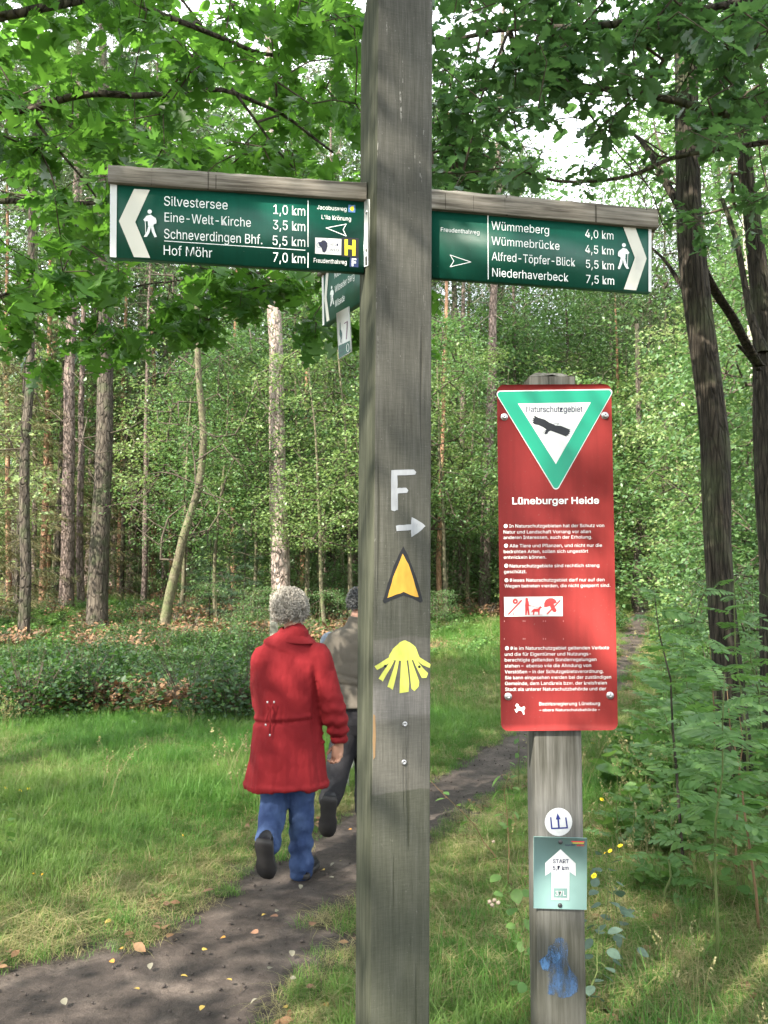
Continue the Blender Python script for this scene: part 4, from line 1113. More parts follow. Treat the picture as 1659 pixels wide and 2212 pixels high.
def crop6(x, y): return ((1400 + x / 1.579) / 1.8517, (1900 + y / 1.579) / 1.8517)
def P6(name, pts, mat, off=.0008, label=None): return PF.poly(name, [crop6(*p) for p in pts], mat, off, label)
def wobble(pts, amp=2.2, sub=4, seed=0):
    r = random.Random(seed); out = []
    for i in range(len(pts)):
        a, b = np.array(pts[i], float), np.array(pts[(i + 1) % len(pts)], float)
        for k in range(sub):
            p = a + (b - a) * k / sub; out.append((p[0] + r.uniform(-amp, amp), p[1] + r.uniform(-amp, amp)))
    return out
P6('painted_letter', wobble([(257, 128), (400, 124), (415, 140), (408, 157), (296, 160), (297, 242), (350, 238), (366, 255), (355, 272), (298, 276), (298, 378), (275, 387), (256, 380)], 1.6), M_P_WHITE, label='white painted letter F')
P6('painted_arrow', wobble([(285, 478), (383, 470), (385, 425), (432, 448), (476, 480), (430, 520), (385, 550), (382, 505), (290, 514)], 1.8, seed=2), M_P_WHITE, label='white painted arrow pointing right')
P6('painted_arrowhead', wobble([(335, 608), (375, 690), (430, 850), (458, 950), (440, 960), (390, 930), (335, 915), (270, 938), (215, 962), (203, 950), (235, 840), (290, 690)], 2, 3, 3), M_P_BLACK, label='black painted border of the arrowhead')
P6('painted_arrowhead', wobble([(330, 655), (365, 720), (400, 820), (430, 925), (400, 920), (335, 893), (270, 915), (233, 930), (270, 800)], 1.5, 3, 4), M_P_ORANGE, .0012, label='orange painted arrowhead pointing up')
P6('painted_shell', wobble([(345, 1190), (378, 1205), (412, 1235), (437, 1290), (415, 1308), (345, 1316), (255, 1312), (243, 1290), (270, 1243), (310, 1205)], 2, 3, 5), M_P_LEMON, label='lemon yellow painted scallop shell')
for k, q in enumerate([[(252, 1290), (268, 1318), (168, 1374), (153, 1350)], [(258, 1311), (277, 1318), (205, 1443), (178, 1425)], [(288, 1311), (307, 1314), (282, 1440), (268, 1494), (234, 1475)],
                       [(320, 1312), (354, 1312), (370, 1440), (368, 1505), (308, 1514)], [(365, 1312), (386, 1311), (434, 1440), (432, 1472), (406, 1502), (384, 1488)],
                       [(392, 1308), (412, 1303), (452, 1355), (490, 1392), (482, 1421), (450, 1421)], [(408, 1303), (430, 1290), (507, 1338), (502, 1360), (460, 1345)]]):
    P6('shell_ray', wobble(q, 1.4, 3, 10 + k), M_P_LEMON, .0009 + k * .00005)
for q in ((343, 1702), (338, 1932)):
    screw_head(PF.pt(*crop6(*q)), PF.n, .0065, signpost, washer=False)
for q in ((220, 1350), (435, 1353)): P6('nail_hole', circle(*q, 9, 10), M_P_BLACK, .0016)
# torn sliver on the left edge
P6('split_wood', wobble([(146, 1640), (156, 1650), (162, 1780), (158, 1900), (147, 1915), (141, 1800)], 1.5, 3, 8), plain('fresh_split_wood', (.26, .165, .085), .8, .2, bump=.3), .0006, 'pale orange split along the edge')

# ---------------- direction boards
def hiker(P, cx, cy, k=1., flip=1, mat=None, off=.0012):
    f = lambda pts: [(cx + flip * (x - 291) * k, cy + (y - 343) * k) for x, y in pts]
    m = mat or M_LETTER
    for i, q in enumerate((circle(291, 343, 13, 14),
              [(272, 368), (298, 361), (308, 370), (326, 382), (331, 398), (330, 414), (314, 420), (313, 430), (282, 430), (280, 400), (262, 402), (254, 392), (262, 382)],
              [(283, 431), (299, 431), (290, 470), (274, 495), (256, 495), (275, 462)], [(298, 431), (313, 431), (323, 468), (333, 494), (319, 498), (303, 462)],
              [(263, 400), (267, 400), (271, 492), (267, 492)])):
        P.poly('hiker_symbol', f(q), m, off + i * .00004)

def direction_board(name_c2, c3, par, label, cap_h, cap_t, cap_ext, seed):
    """c3: TL TR BR BL of the green face"""
    e = empty('direction_board', (0, 0, 0)); e.parent = par; e.location = -Vector(par.location); e['label'] = label
    P = Panel(name_c2, c3, e)
    TLc, TRc, BRc, BLc = P.c3
    th = .022
    g = Geo(); n = P.n
    fr_ = [BLc, BRc, TRc, TLc]; bk = [p - n * th for p in fr_]
    V = np.array(fr_ + bk); g.add(V, [[0, 1, 2, 3], [7, 6, 5, 4], [0, 4, 5, 1], [1, 5, 6, 2], [2, 6, 7, 3], [3, 7, 4, 0]])
    ob = obj('board', g.mesh('board', False), M_GREEN, e)
    # wooden cap rail along the top
    ex = unit(TRc - TLc); L = np.linalg.norm(TRc - TLc) + cap_ext[0] + cap_ext[1]
    upv = unit(TLc - BLc)
    c0 = TLc - ex * cap_ext[0] - n * (th / 2) - upv * .004
    m = 26; V = []; r = random.Random(seed)
    prof = [(-.5, 0), (-.5, .72), (-.42, .92), (-.25, 1.0), (.25, 1.0), (.42, .92), (.5, .72), (.5, 0)]
    for i in range(m + 1):
        t = i / m
        hh = cap_h * (1 + r.uniform(-.03, .03)); tt = cap_t * (1 + r.uniform(-.02, .02))
        for a, b in prof: V.append((t * L, a * tt, b * hh))
    V = np.array(V); k = len(prof); F = []
    for i in range(m):
        for a in range(k): b = (a + 1) % k; F.append((i * k + a, i * k + b, (i + 1) * k + b, (i + 1) * k + a))
    me = mesh_from(V, [np.array(F), np.array([list(range(k))]), np.array([[m * k + q for q in range(k)][::-1]])], 'cap_rail', False)
    o = obj('cap_rail', me, wood_material('cap_rail_wood_%d' % seed, (.185, .165, .140), (.075, .065, .052), (.27, .25, .215), 'X', seed=seed, saw=False), None)
    o.parent = e
    X, Z = Vector(ex), Vector(upv); Yv = Z.cross(X); Z = X.cross(Yv)
    o.matrix_local = Matrix.Translation(Vector(c0)) @ Matrix((X, Yv, Z)).transposed().to_4x4()
    md = o.modifiers.new('bevel', 'BEVEL'); md.width = .0015; md.segments = 1; md.limit_method = 'ANGLE'; md.angle_limit = .9
    return P, e, n

def corners(px4, YLft, YRgt):
    (tl, tr, br_, bl_) = px4
    a, b, c, d = D(*tl, YLft), D(*tr, YRgt), D(*br_, YRgt), D(*bl_, YLft)
    return a, b, c, d
def d2(c, ox, oy, k): return ((ox + c[0] / k) / 1.8517, (oy + c[1] / k) / 1.8517)

# left board: sketch units, 1.508 per photo pixel from (400, 620)
k1, o1 = 1.508, (400, 620)
c2 = [(62, 168), (1594, 273), (1592, 705), (60, 615)]
px4 = [d2(c, *o1, k1) for c in c2]
best = min(((abs(D(*px4[0], Y)[2] - D(*px4[1], 2.115)[2]) + abs(D(*px4[3], Y)[2] - D(*px4[2], 2.115)[2])), Y) for Y in np.linspace(1.9, 2.15, 120))
YA = best[1]
c3 = corners(px4, YA, 2.115)
LB, e1, n1 = direction_board(c2, c3, signpost, 'left green direction board for Silvestersee and Hof Möhr', .050, .050, (.004, .004), 3)
LB.poly('end_strip', [(61, 170), (101, 173), (97, 618), (60, 615)], M_WHITE, .0009)
LB.poly('chevron', [(200, 205), (292, 211), (207, 406), (294, 621), (199, 616), (112, 400)], M_CREAM, .001)
hiker(LB, 291, 343)
for t in (('Silvestersee', 375, 753, 305, 57), ('Eine-Welt-Kirche', 378, 893, 402, 55), ('Schneverdingen Bhf.', 375, 962, 503, 57), ('Hof Möhr', 373, 660, 602, 57),
          ('1,0 km', 1030, 1225, 355, 56), ('3,5 km', 1027, 1225, 448, 56), ('5,5 km', 1025, 1225, 542, 56), ('7,0 km', 1028, 1225, 643, 56),
          ('Jacobusweg', 1298, 1482, 327, 25), ("L'ila Krönung", 1327, 1510, 387, 26), ('Freudenthalweg', 1278, 1483, 648, 26)):
    LB.text(*t)
LB.line('divider_line', [(378, 519), (1224, 575)], 4.5, M_LETTER); LB.line('divider_line', [(1243, 277), (1242, 553)], 6, M_LETTER); LB.line('divider_line', [(1243, 592), (1242, 678)], 6, M_LETTER)
LB.line('outline_arrow', [(1355, 441), (1480, 418), (1461, 452), (1480, 490)], 4, M_LETTER, closed=True)
LB.poly('shell_badge', [(1493, 301), (1537, 304), (1537, 349), (1493, 346)], flat_mat('blue_print', (.09, .20, .45), .4), .001)
LB.poly('shell_badge', [(1502, 324), (1512, 312), (1524, 308), (1529, 326), (1522, 341), (1510, 337)], M_YELLOW, .0013)
LB.poly('trail_badge', [(1287, 499), (1450, 508), (1449, 605), (1286, 595)], M_WHITE, .001, 'white long-distance trail badge with a dark sheep head')
LB.poly('trail_badge', [(1305, 527), (1322, 525), (1333, 515), (1349, 517), (1363, 532), (1364, 552), (1356, 578), (1345, 590), (1333, 586), (1326, 562), (1312, 548)], flat_mat('dark_sheep_print', (.025, .026, .05), .5), .0013)
LB.line('trail_badge', circle(1312, 545, 15, 14), 1.6, M_NAVY, .0012, True); LB.line('trail_badge', circle(1360, 520, 14, 14), 1.6, M_NAVY, .0012, True)
LB.line('trail_badge', [(1370, 526), (1437, 530), (1437, 592), (1360, 588)], 1.6, M_GREYTXT, .0012)
LB.text('HEID', 1377, 1433, 549, 17, M_GREYTXT, .0013); LB.text('WEG', 1378, 1434, 581, 17, M_GREYTXT, .0013)
LB.poly('letter_badge', [(1451, 497), (1560, 504), (1559, 622), (1450, 612)], M_BLACK, .0011, 'black badge with a yellow H')
LB.text('H', 1470, 1538, 600, 84, M_YELLOW, .0014, bold=.035)
LB.poly('letter_badge', [(1503, 619), (1558, 622), (1557, 679), (1502, 675)], flat_mat('dark_navy_print', (.015, .03, .10), .45), .0012, 'dark badge with a white F')
LB.text('F', 1515, 1543, 669, 42, M_LETTER, .0015, bold=.03)
# aluminium bracket on the post
k9, o9 = 3.2529, (1050, 780)
bq = [d2(c, *o9, k9) for c in ((1318, 60), (1402, 58), (1402, 915), (1318, 935))]
bc = [D(*bq[0], 2.117), D(*bq[1], 2.085), D(*bq[2], 2.085), D(*bq[3], 2.117)]
BP = Panel([(1318, 60), (1402, 58), (1402, 915), (1318, 935)], bc, e1)
BP.poly('bracket', [(1318, 60), (1402, 58), (1402, 915), (1318, 935)], M_ALU, .0, thick=.004)
BP.poly('bracket_rim', [(1388, 58), (1402, 58), (1402, 915), (1388, 918)], M_WHITE, .006, thick=.006)
BP.poly('bracket_slot', [(1340, 800), (1368, 798), (1368, 905), (1340, 915)], M_DARKM, .001)
for q in ((1362, 224), (1357, 708)): screw_head(BP.pt(*q), BP.n, .006, e1)

# right board
k2, o2 = 1.659, (1700, 700)
c2 = [(30, 226), (1480, 352), (1502, 777), (30, 677)]
c2 = [(30, 226), (1503, 352), (1503, 777), (30, 676)]
px4 = [d2(c, *o2, k2) for c in c2]
YR0 = 2.09
best = min(((abs(D(*px4[1], Y)[2] - D(*px4[0], YR0)[2]) + abs(D(*px4[2], Y)[2] - D(*px4[3], YR0)[2])), Y) for Y in np.linspace(2.05, 2.5, 200))
YB = best[1]
c3 = corners(px4, YR0, YB)
RB, e2, n2 = direction_board(c2, c3, signpost, 'right green direction board for Wümmeberg and Niederhaverbeck', .058, .052, (.0, .012), 4)
RB.poly('end_strip', [(1481, 352), (1502, 354), (1502, 776), (1481, 774)], M_WHITE, .0009)
RB.poly('chevron', [(1305, 345), (1390, 350), (1468, 556), (1395, 766), (1310, 758), (1386, 550)], M_CREAM, .001)
RB.poly('sticker_residue', wobble([(1408, 485), (1445, 488), (1446, 560), (1428, 634), (1390, 628), (1392, 560)], 3, 3, 6), flat_mat('torn_grey_sticker', (.60, .58, .52), .7, vary=.3), .0014, 'torn pale sticker left on the chevron')
hiker(RB, 1310, 466, 1.03, -1)
for t in (('Freudenthalweg', 101, 347, 376, 28), ('Wümmeberg', 425, 803, 362, 55), ('Wümmebrücke', 425, 873, 463, 55), ('Alfred-Töpfer-Blick', 427, 978, 566, 55), ('Niederhaverbeck', 430, 932, 672, 55),
          ('4,0 km', 1046, 1238, 414, 54), ('4,5 km', 1046, 1239, 517, 54), ('5,5 km', 1050, 1241, 616, 54), ('7,5 km', 1052, 1243, 716, 54)):
    RB.text(*t)
RB.line('divider_line', [(402, 270), (404, 690)], 6, M_LETTER)
RB.line('outline_arrow', [(160, 532), (292, 578), (160, 610), (183, 572)], 4, M_LETTER, closed=True)

# third board, behind the post
BLf = D(697, 704, 2.74); dirv = unit(np.array([.29, -.547, 0.])); upt = unit(np.array([0, 0, 1.]) - .05 * dirv * 1.0)
Lb = .60
c3 = [BLf + upt * .178, BLf + upt * .178 + dirv * Lb, BLf + dirv * Lb, BLf]
TB, e3, n3 = direction_board([(0, 0), (1540, 0), (1540, 440), (0, 440)], c3, signpost, 'third green direction board seen edge-on behind the post', .05, .05, (.004, -.01), 5)
TB.poly('end_strip', [(0, 0), (40, 0), (40, 440), (0, 440)], M_WHITE, .0009)
TB.poly('chevron', [(92, 10), (150, 10), (98, 220), (150, 430), (92, 430), (46, 220)], M_CREAM, .001)
hiker(TB, 205, 170)
for t in (('Niederhaverbeck', 265, 760, 115, 55), ('Wilseder Berg', 265, 640, 235, 55), ('Wilsede', 265, 450, 355, 55), ('8,5 km', 840, 1040, 115, 55), ('10,5 km', 820, 1040, 235, 55)):
    TB.text(*t)
# small hanging plate with a hiker and the figure seven
k8, o8 = 4.423, (1200, 1000)
c2 = [(640, 1120), (860, 1000), (905, 1800), (685, 1930)]
px4 = [d2(c, *o8, k8) for c in c2]
c3 = corners(px4, 2.58, 2.50)
e4 = empty('hanging_plate', (0, 0, 0)); e4.parent = signpost; e4.location = -Vector(signpost.location); e4['label'] = 'small white plate with a seven below the third board'
HP = Panel(c2, c3, e4)
HP.poly('plate', c2, M_WHITE, 0, thick=.004)
HP.poly('green_band', [(682, 1697), (884, 1604), (898, 1795), (688, 1918)], M_GREEN, .0008)
HP.poly('hiker_symbol', [(712, 1280), (722, 1290), (722, 1400), (740, 1430), (750, 1480), (745, 1560), (735, 1600), (738, 1640), (722, 1640), (722, 1560), (705, 1500), (705, 1400)], flat_mat('dark_green_print', (.02, .08, .07), .5), .001)
HP.line('figure_seven', [(790, 1300), (842, 1265), (825, 1575)], 12, flat_mat('purple_print', (.16, .06, .13), .5), .001)
HP.line('round_badge', circle(853, 1728, 22, 14, 70), 7, M_LETTER, .0012, True)
HP.line('print_line', [(705, 1750), (800, 1700)], 9, M_GREYTXT, .0012); HP.line('print_line', [(705, 1830), (785, 1785)], 9, M_GREYTXT, .0012)

# ---------------- nature reserve sign on its own post
Y2 = 2.12
q0 = D(1215, 2200, Y2); nrs_loc = (float(q0[0]), Y2 + .06, tz(q0[0], Y2))
nrs = empty('reserve_signpost', nrs_loc, 'low square wooden post carrying a tall red nature reserve notice', 'signpost')
L0, L1 = D(1143, 800, Y2), D(1163, 2200, Y2); R0, R1 = D(1243, 800, Y2), D(1267, 2200, Y2)
zt2 = float(D(1190, 803, Y2)[2])
V = []
zs = list(np.linspace(-.25, zt2 - .012, 24))
dp = np.array([.0, .115, 0])
for z in zs:
    a, b = atz(L0, L1, z), atz(R0, R1, z); V += [a, b, b + dp, a + dp]
n = len(zs); a, b = V[-4], V[-3]
F = [[0, 3, 2, 1]] + [[i * 4 + c, i * 4 + (c + 1) % 4, i * 4 + 4 + (c + 1) % 4, i * 4 + 4 + c] for i in range(n - 1) for c in range(4)]
# uneven rotten top
top = []
for j in range(7):
    for i in range(7):
        p = a + (b - a) * i / 6 + dp * j / 6; top.append(p + np.array([0, 0, .004 + .016 * N2.fbm(i * .7 + 3, j * .7, 2) - (.012 if i in (0, 6) or j in (0, 6) else 0)]))
V = np.array(V + top); o0 = n * 4
F += [[o0 + j * 7 + i, o0 + j * 7 + i + 1, o0 + j * 7 + i + 8, o0 + j * 7 + i + 7] for j in range(6) for i in range(6)]
g = Geo(); g.add(V, F)
me = g.mesh('post', False)
for v in me.vertices: v.co = v.co - Vector(nrs_loc)
M_POST2 = wood_material('weathered_short_post_wood', (.080, .077, .070), (.045, .043, .037), (.125, .122, .115), saw=False, algae=(1.0, .2, (.07, .075, .045)), zpale=[(.42, .45, .60, .66, (.12, .115, .10), .35), (.80, .9, 1.1, 1.2, (.19, .185, .175), .45)], seed=4.)
po2 = obj('post', me, M_POST2, nrs, local=True)
md = po2.modifiers.new('bevel', 'BEVEL'); md.width = .004; md.segments = 2; md.limit_method = 'ANGLE'; md.angle_limit = .9
P2 = Panel([(1143, 800), (1243, 800), (1267, 2200), (1163, 2200)], [L0, R0, R1, L1], nrs)

c2 = [(1988, 1539), (2445, 1536), (2472, 2921), (2005, 2924)]
px4 = [(x / 1.8517, y / 1.8517) for x, y in c2]
c3 = corners(px4, Y2 - .012, Y2 - .012)
e5 = empty('notice_board', (0, 0, 0)); e5.parent = nrs; e5.location = -Vector(nrs.location); e5['label'] = 'red nature reserve notice with a green triangle'
RP = Panel([(0, 0), (1000, 0), (1000, 3000), (0, 3000)], c3, e5)
RP.poly('board', round_rect(0, 0, 1000, 3000, 62, 8), M_RED, 0, thick=.003)
PH = Panel(c2, c3, e5)
q3 = lambda x, y: (1950 + x / 2.765, 1450 + y / 2.765)
q4 = lambda x, y: (1950 + x / 2.458, 2050 + y / 2.458)
PH.poly('triangle_border', round_tri([(1976, 1564), (2459, 1556), (2224, 1982)], 14), M_WHITE, .0008)
PH.poly('green_triangle', round_tri([(1981, 1568), (2453, 1561), (2224, 1975)], 12), M_NGREEN, .0012)
PH.poly('white_triangle', [(2071, 1617), (2363, 1612), (2223, 1865)], M_WHITE, .0016)
PH.text('Naturschutzgebiet', 2104, 2330, 1653, 24, M_GREYTXT, .002, .012)
eagle = [(530, 612), (560, 630), (630, 655), (680, 688), (715, 703), (745, 720), (800, 728), (850, 750), (905, 775), (890, 782), (906, 795), (888, 798), (898, 812), (878, 812), (888, 828), (868, 822), (866, 834), (800, 805), (740, 780), (700, 764), (682, 770), (664, 790), (648, 792), (640, 778), (655, 748), (620, 724), (570, 700), (530, 690), (505, 668), (522, 660), (497, 650), (517, 645), (503, 630), (525, 632), (514, 614)]
_c = np.array([700., 735.]); _u = np.array([.87, .49]); _v = np.array([-.49, .87])
eagle = [tuple(_c + _u * ((np.array(p) - _c) @ _u) * 1.04 + _v * ((np.array(p) - _c) @ _v) * 1.3) for p in eagle]
PH.poly('eagle_symbol', [q3(*p) for p in eagle], M_BLACK, .0021)
PH.line('eagle_outline', [q3(*p) for p in ((715, 706), (740, 692), (778, 688), (788, 694), (772, 702), (758, 720))], 1.5, M_GREYTXT, .0022); PH.line('eagle_outline', [q3(*p) for p in ((650, 760), (622, 778), (618, 800), (640, 812), (664, 800), (668, 785))], 1.5, M_GREYTXT, .0022)
PH.text('Lüneburger Heide', 2049, 2397, 2027, 26, bold=.018)
def bul(x, y): PH.poly('bullet', [q4(*p) for p in circle(x, y, 19, 14)], M_LETTER, .001)
def T4(s_, x0, x1, b, cap=31, bold=.0):
    X0, B = q4(x0, b); X1, _ = q4(x1, b); PH.text(s_, X0, X1, B, cap / 2.458, None, .001, bold)
for t in (('In Naturschutzgebieten hat der Schutz von', 213, 1147, 176), ('Natur und Landschaft Vorrang vor allen', 158, 1015, 235), ('anderen Interessen, auch der Erholung.', 158, 1027, 289),
          ('Alle Tiere und Pflanzen, und nicht nur die', 217, 1125, 371), ('bedrohten Arten, sollen sich ungestört', 160, 990, 428), ('entwickeln können.', 160, 577, 484),
          ('Naturschutzgebiete sind rechtlich streng', 218, 1098, 569), ('geschützt.', 162, 383, 625), ('Dieses Naturschutzgebiet darf nur auf den', 220, 1150, 709), ('Wegen betreten werden, die nicht gesperrt sind.', 167, 1207, 765),
          ('Die im Naturschutzgebiet geltenden Verbote', 227, 1195, 1370), ('und die für Eigentümer und Nutzungs-', 170, 1015, 1428), ('berechtigte geltenden Sonderregelungen', 170, 1070, 1483), ('stehen –  ebenso wie die Ahndung von', 170, 1018, 1540),
          ('Verstößen – in der Schutzgebietsverordnung.', 170, 1140, 1597), ('Sie kann eingesehen werden bei der zuständigen', 172, 1215, 1653), ('Gemeinde, dem Landkreis bzw. der kreisfreien', 172, 1172, 1709), ('Stadt als unterer Naturschutzbehörde und der', 174, 1165, 1765),
          ('Bezirksregierung Lüneburg', 508, 1105, 1904), ('– obere Naturschutzbehörde –', 508, 1105, 1960, 25)):
    T4(*t)
for b in ((179, 160), (182, 355), (184, 552), (186, 694), (191, 1354)): bul(*b)
PH.poly('pictogram_panel', [q4(*p) for p in ((162, 857), (738, 852), (740, 1044), (166, 1048))], M_WHITE, .001, 'white strip with flower, dog walker and mushroom symbols')
S4 = lambda pts, off=.0014, mat=None: PH.poly('symbol', [q4(*p) for p in pts], mat or M_REDPR, off)
S4([(195, 1025), (330, 885), (342, 892), (210, 1032)]); S4(circle(272, 900, 26, 10), .0015); S4(circle(273, 900, 9, 8), .0017, M_WHITE); S4([(250, 1005), (256, 1003), (258, 1038), (250, 1038)], .0015)
S4([(372, 895), (372, 870), (385, 862), (398, 872), (398, 890), (405, 905), (408, 935), (428, 942), (428, 948), (404, 945), (408, 975), (414, 1030), (398, 1030), (392, 985), (384, 1030), (370, 1030), (370, 940)])
PH.line('symbol', [q4(428, 943), q4(512, 966)], 1.2, M_REDPR, .0015)
S4([(425, 1010), (440, 985), (458, 972), (498, 970), (512, 950), (522, 944), (524, 952), (538, 960), (520, 970), (512, 990), (510, 1030), (500, 1030), (496, 1002), (464, 1000), (456, 1030), (446, 1030), (446, 1000)])
PH.line('symbol', [q4(366, 1032), (q4(538, 1032))], 1.2, M_REDPR, .0015)
S4([(556, 955), (556, 920), (572, 885), (605, 868), (640, 868), (668, 884), (682, 912), (650, 925), (660, 955), (680, 985), (672, 1003), (650, 1006), (632, 985), (612, 945), (580, 955)])
S4([(578, 1022), (710, 883), (720, 893), (590, 1028)], .0016)
for x in (165, 350, 368, 548, 570, 745):
    for y in (1092, 1264): S4([(x - 2, y - 7), (x + 2, y - 7), (x + 2, y + 7), (x - 2, y + 7)], .001, flat_mat('pale_pink_print', (.6, .3, .28), .5))
PH.line('coat_of_arms', [q4(*p) for p in ((255, 1875), (376, 1873), (377, 1960), (352, 1998), (318, 2010), (275, 1995), (257, 1955))], .9, plain('dark_red_print', (.25, .03, .03), .5), .001, True)
PH.poly('white_horse', [q4(*p) for p in ((285, 1886), (300, 1890), (310, 1912), (335, 1926), (345, 1918), (358, 1912), (370, 1928), (358, 1948), (362, 1990), (350, 1990), (342, 1962), (318, 1950), (300, 1956), (284, 1975), (264, 1940), (282, 1938), (288, 1922), (270, 1908))], M_LETTER, .0013)
for q in (q3(186, 614), q3(1297, 598), q4(203, 1818), q4(1203, 1808)): screw_head(PH.pt(*q), PH.n, .0095, e5)

# sticker and small plate lower on that post
q5 = lambda x, y: ((2050 + x / 2.47) / 1.8517, (3200 + y / 2.47) / 1.8517)
S5 = lambda nm, pts, mat, off, lb=None: P2.poly(nm, [q5(*p) for p in pts], mat, off, lb)
crumpled = NT('crumpled_white_sticker'); _v = crumpled.coord('Object')
M_STICK = crumpled.done(crumpled.pbsdf((.50, .51, .52), .4, crumpled.bump(crumpled.noise(_v, 45, 3), .6, .004), .5))
S5('round_sticker', circle(455, 297, 136, 28), M_STICK, .001, 'round white sticker with a blue open box and arrow')
for ln in ([(378, 256), (388, 360), (541, 353), (527, 258)],): P2.line('sticker_symbol', [q5(*p) for p in ln], 3.2, M_NAVY, .0014)
P2.line('sticker_symbol', [q5(459, 350), q5(450, 265)], 3.6, M_NAVY, .0015)
S5('sticker_symbol', [(445, 211), (476, 271), (427, 274)], M_NAVY, .0016)
e6 = empty('start_plate', (0, 0, 0)); e6.parent = nrs; e6.location = -Vector(nrs.location); e6['label'] = 'pale mint plate with a white start arrow'
keep = P2.par; P2.par = e6
P2.poly('plate', [q5(*p) for p in ((208, 435), (733, 450), (728, 1130), (205, 1115))], M_MINT, .006, thick=.005)
S5('arrow_symbol', [(470, 553), (620, 688), (621, 810), (559, 768), (556, 1038), (380, 1034), (381, 766), (319, 805), (319, 684)], flat_mat('white_plate_print', (.46, .47, .48), .7, .2), .0066)
S5('number_box', [(402, 922), (535, 925), (535, 1015), (400, 1012)], M_MINT, .007)
def T5(s_, x0, x1, b, cap, mat, bold=.012):
    X0, B = q5(x0, b); X1, _ = q5(x1, b); P2.text(s_, X0, X1, B, cap / 2.47 / 1.8517, mat, .0075, bold)
T5('START', 393, 551, 684, 37, M_GREYTXT); T5('5,7 km', 393, 549, 748, 38, M_GREYTXT); T5('37L', 418, 522, 994, 45, flat_mat('pale_plate_print', (.5, .5, .5), .7, .2))
T5('nordic', 514, 614, 520, 17, M_GREYTXT); T5('aktiv', 628, 704, 522, 19, M_REDPR)
S5('logo_stripe', [(575, 473), (705, 476), (705, 486), (577, 483)], M_REDPR, .0072); S5('logo_stripe', [(588, 489), (700, 491), (700, 496), (590, 494)], M_YELLOW, .0072)
for q in ((470, 485), (465, 1087)): screw_head(P2.pt(*q5(*q), .006), P2.n, .0055, e6, M_DARKM)
P2.par = keep
S5('blue_paint', wobble([(255, 1620), (300, 1585), (350, 1560), (362, 1480), (400, 1465), (430, 1410), (480, 1400), (530, 1420), (550, 1500), (540, 1580), (560, 1680), (640, 1780), (650, 1900), (560, 1960), (440, 1960), (350, 1920), (340, 1780), (380, 1720), (300, 1715), (290, 1660)], 6, 4, 9), M_P_BLUE, .0009, 'flaking light blue paint patch')
S5('blue_paint', wobble([(258, 1615), (330, 1580), (362, 1480), (400, 1468), (450, 1500), (470, 1600), (440, 1640), (380, 1640), (340, 1715), (300, 1700)], 5, 3, 12), chipped('thick_light_blue_paint', (.085, .18, .34), .38, 55, .2), .0013)
# ================================================================== NEAR OAK BOUGHS
def inside(poly, x, y):
    c = False; n = len(poly)
    for i in range(n):
        ax, ay = poly[i]; bx, by = poly[(i + 1) % n]
        if (ay > y) != (by > y) and x < (bx - ax) * (y - ay) / (by - ay) + ax: c = not c
    return c
def visible_px(P):
    d = P - CAM; yc = d[:, 1] * cT + d[:, 2] * sT; zc = -d[:, 1] * sT + d[:, 2] * cT
    return CX + F_PX * d[:, 0] / yc, CY - F_PX * zc / yc, yc

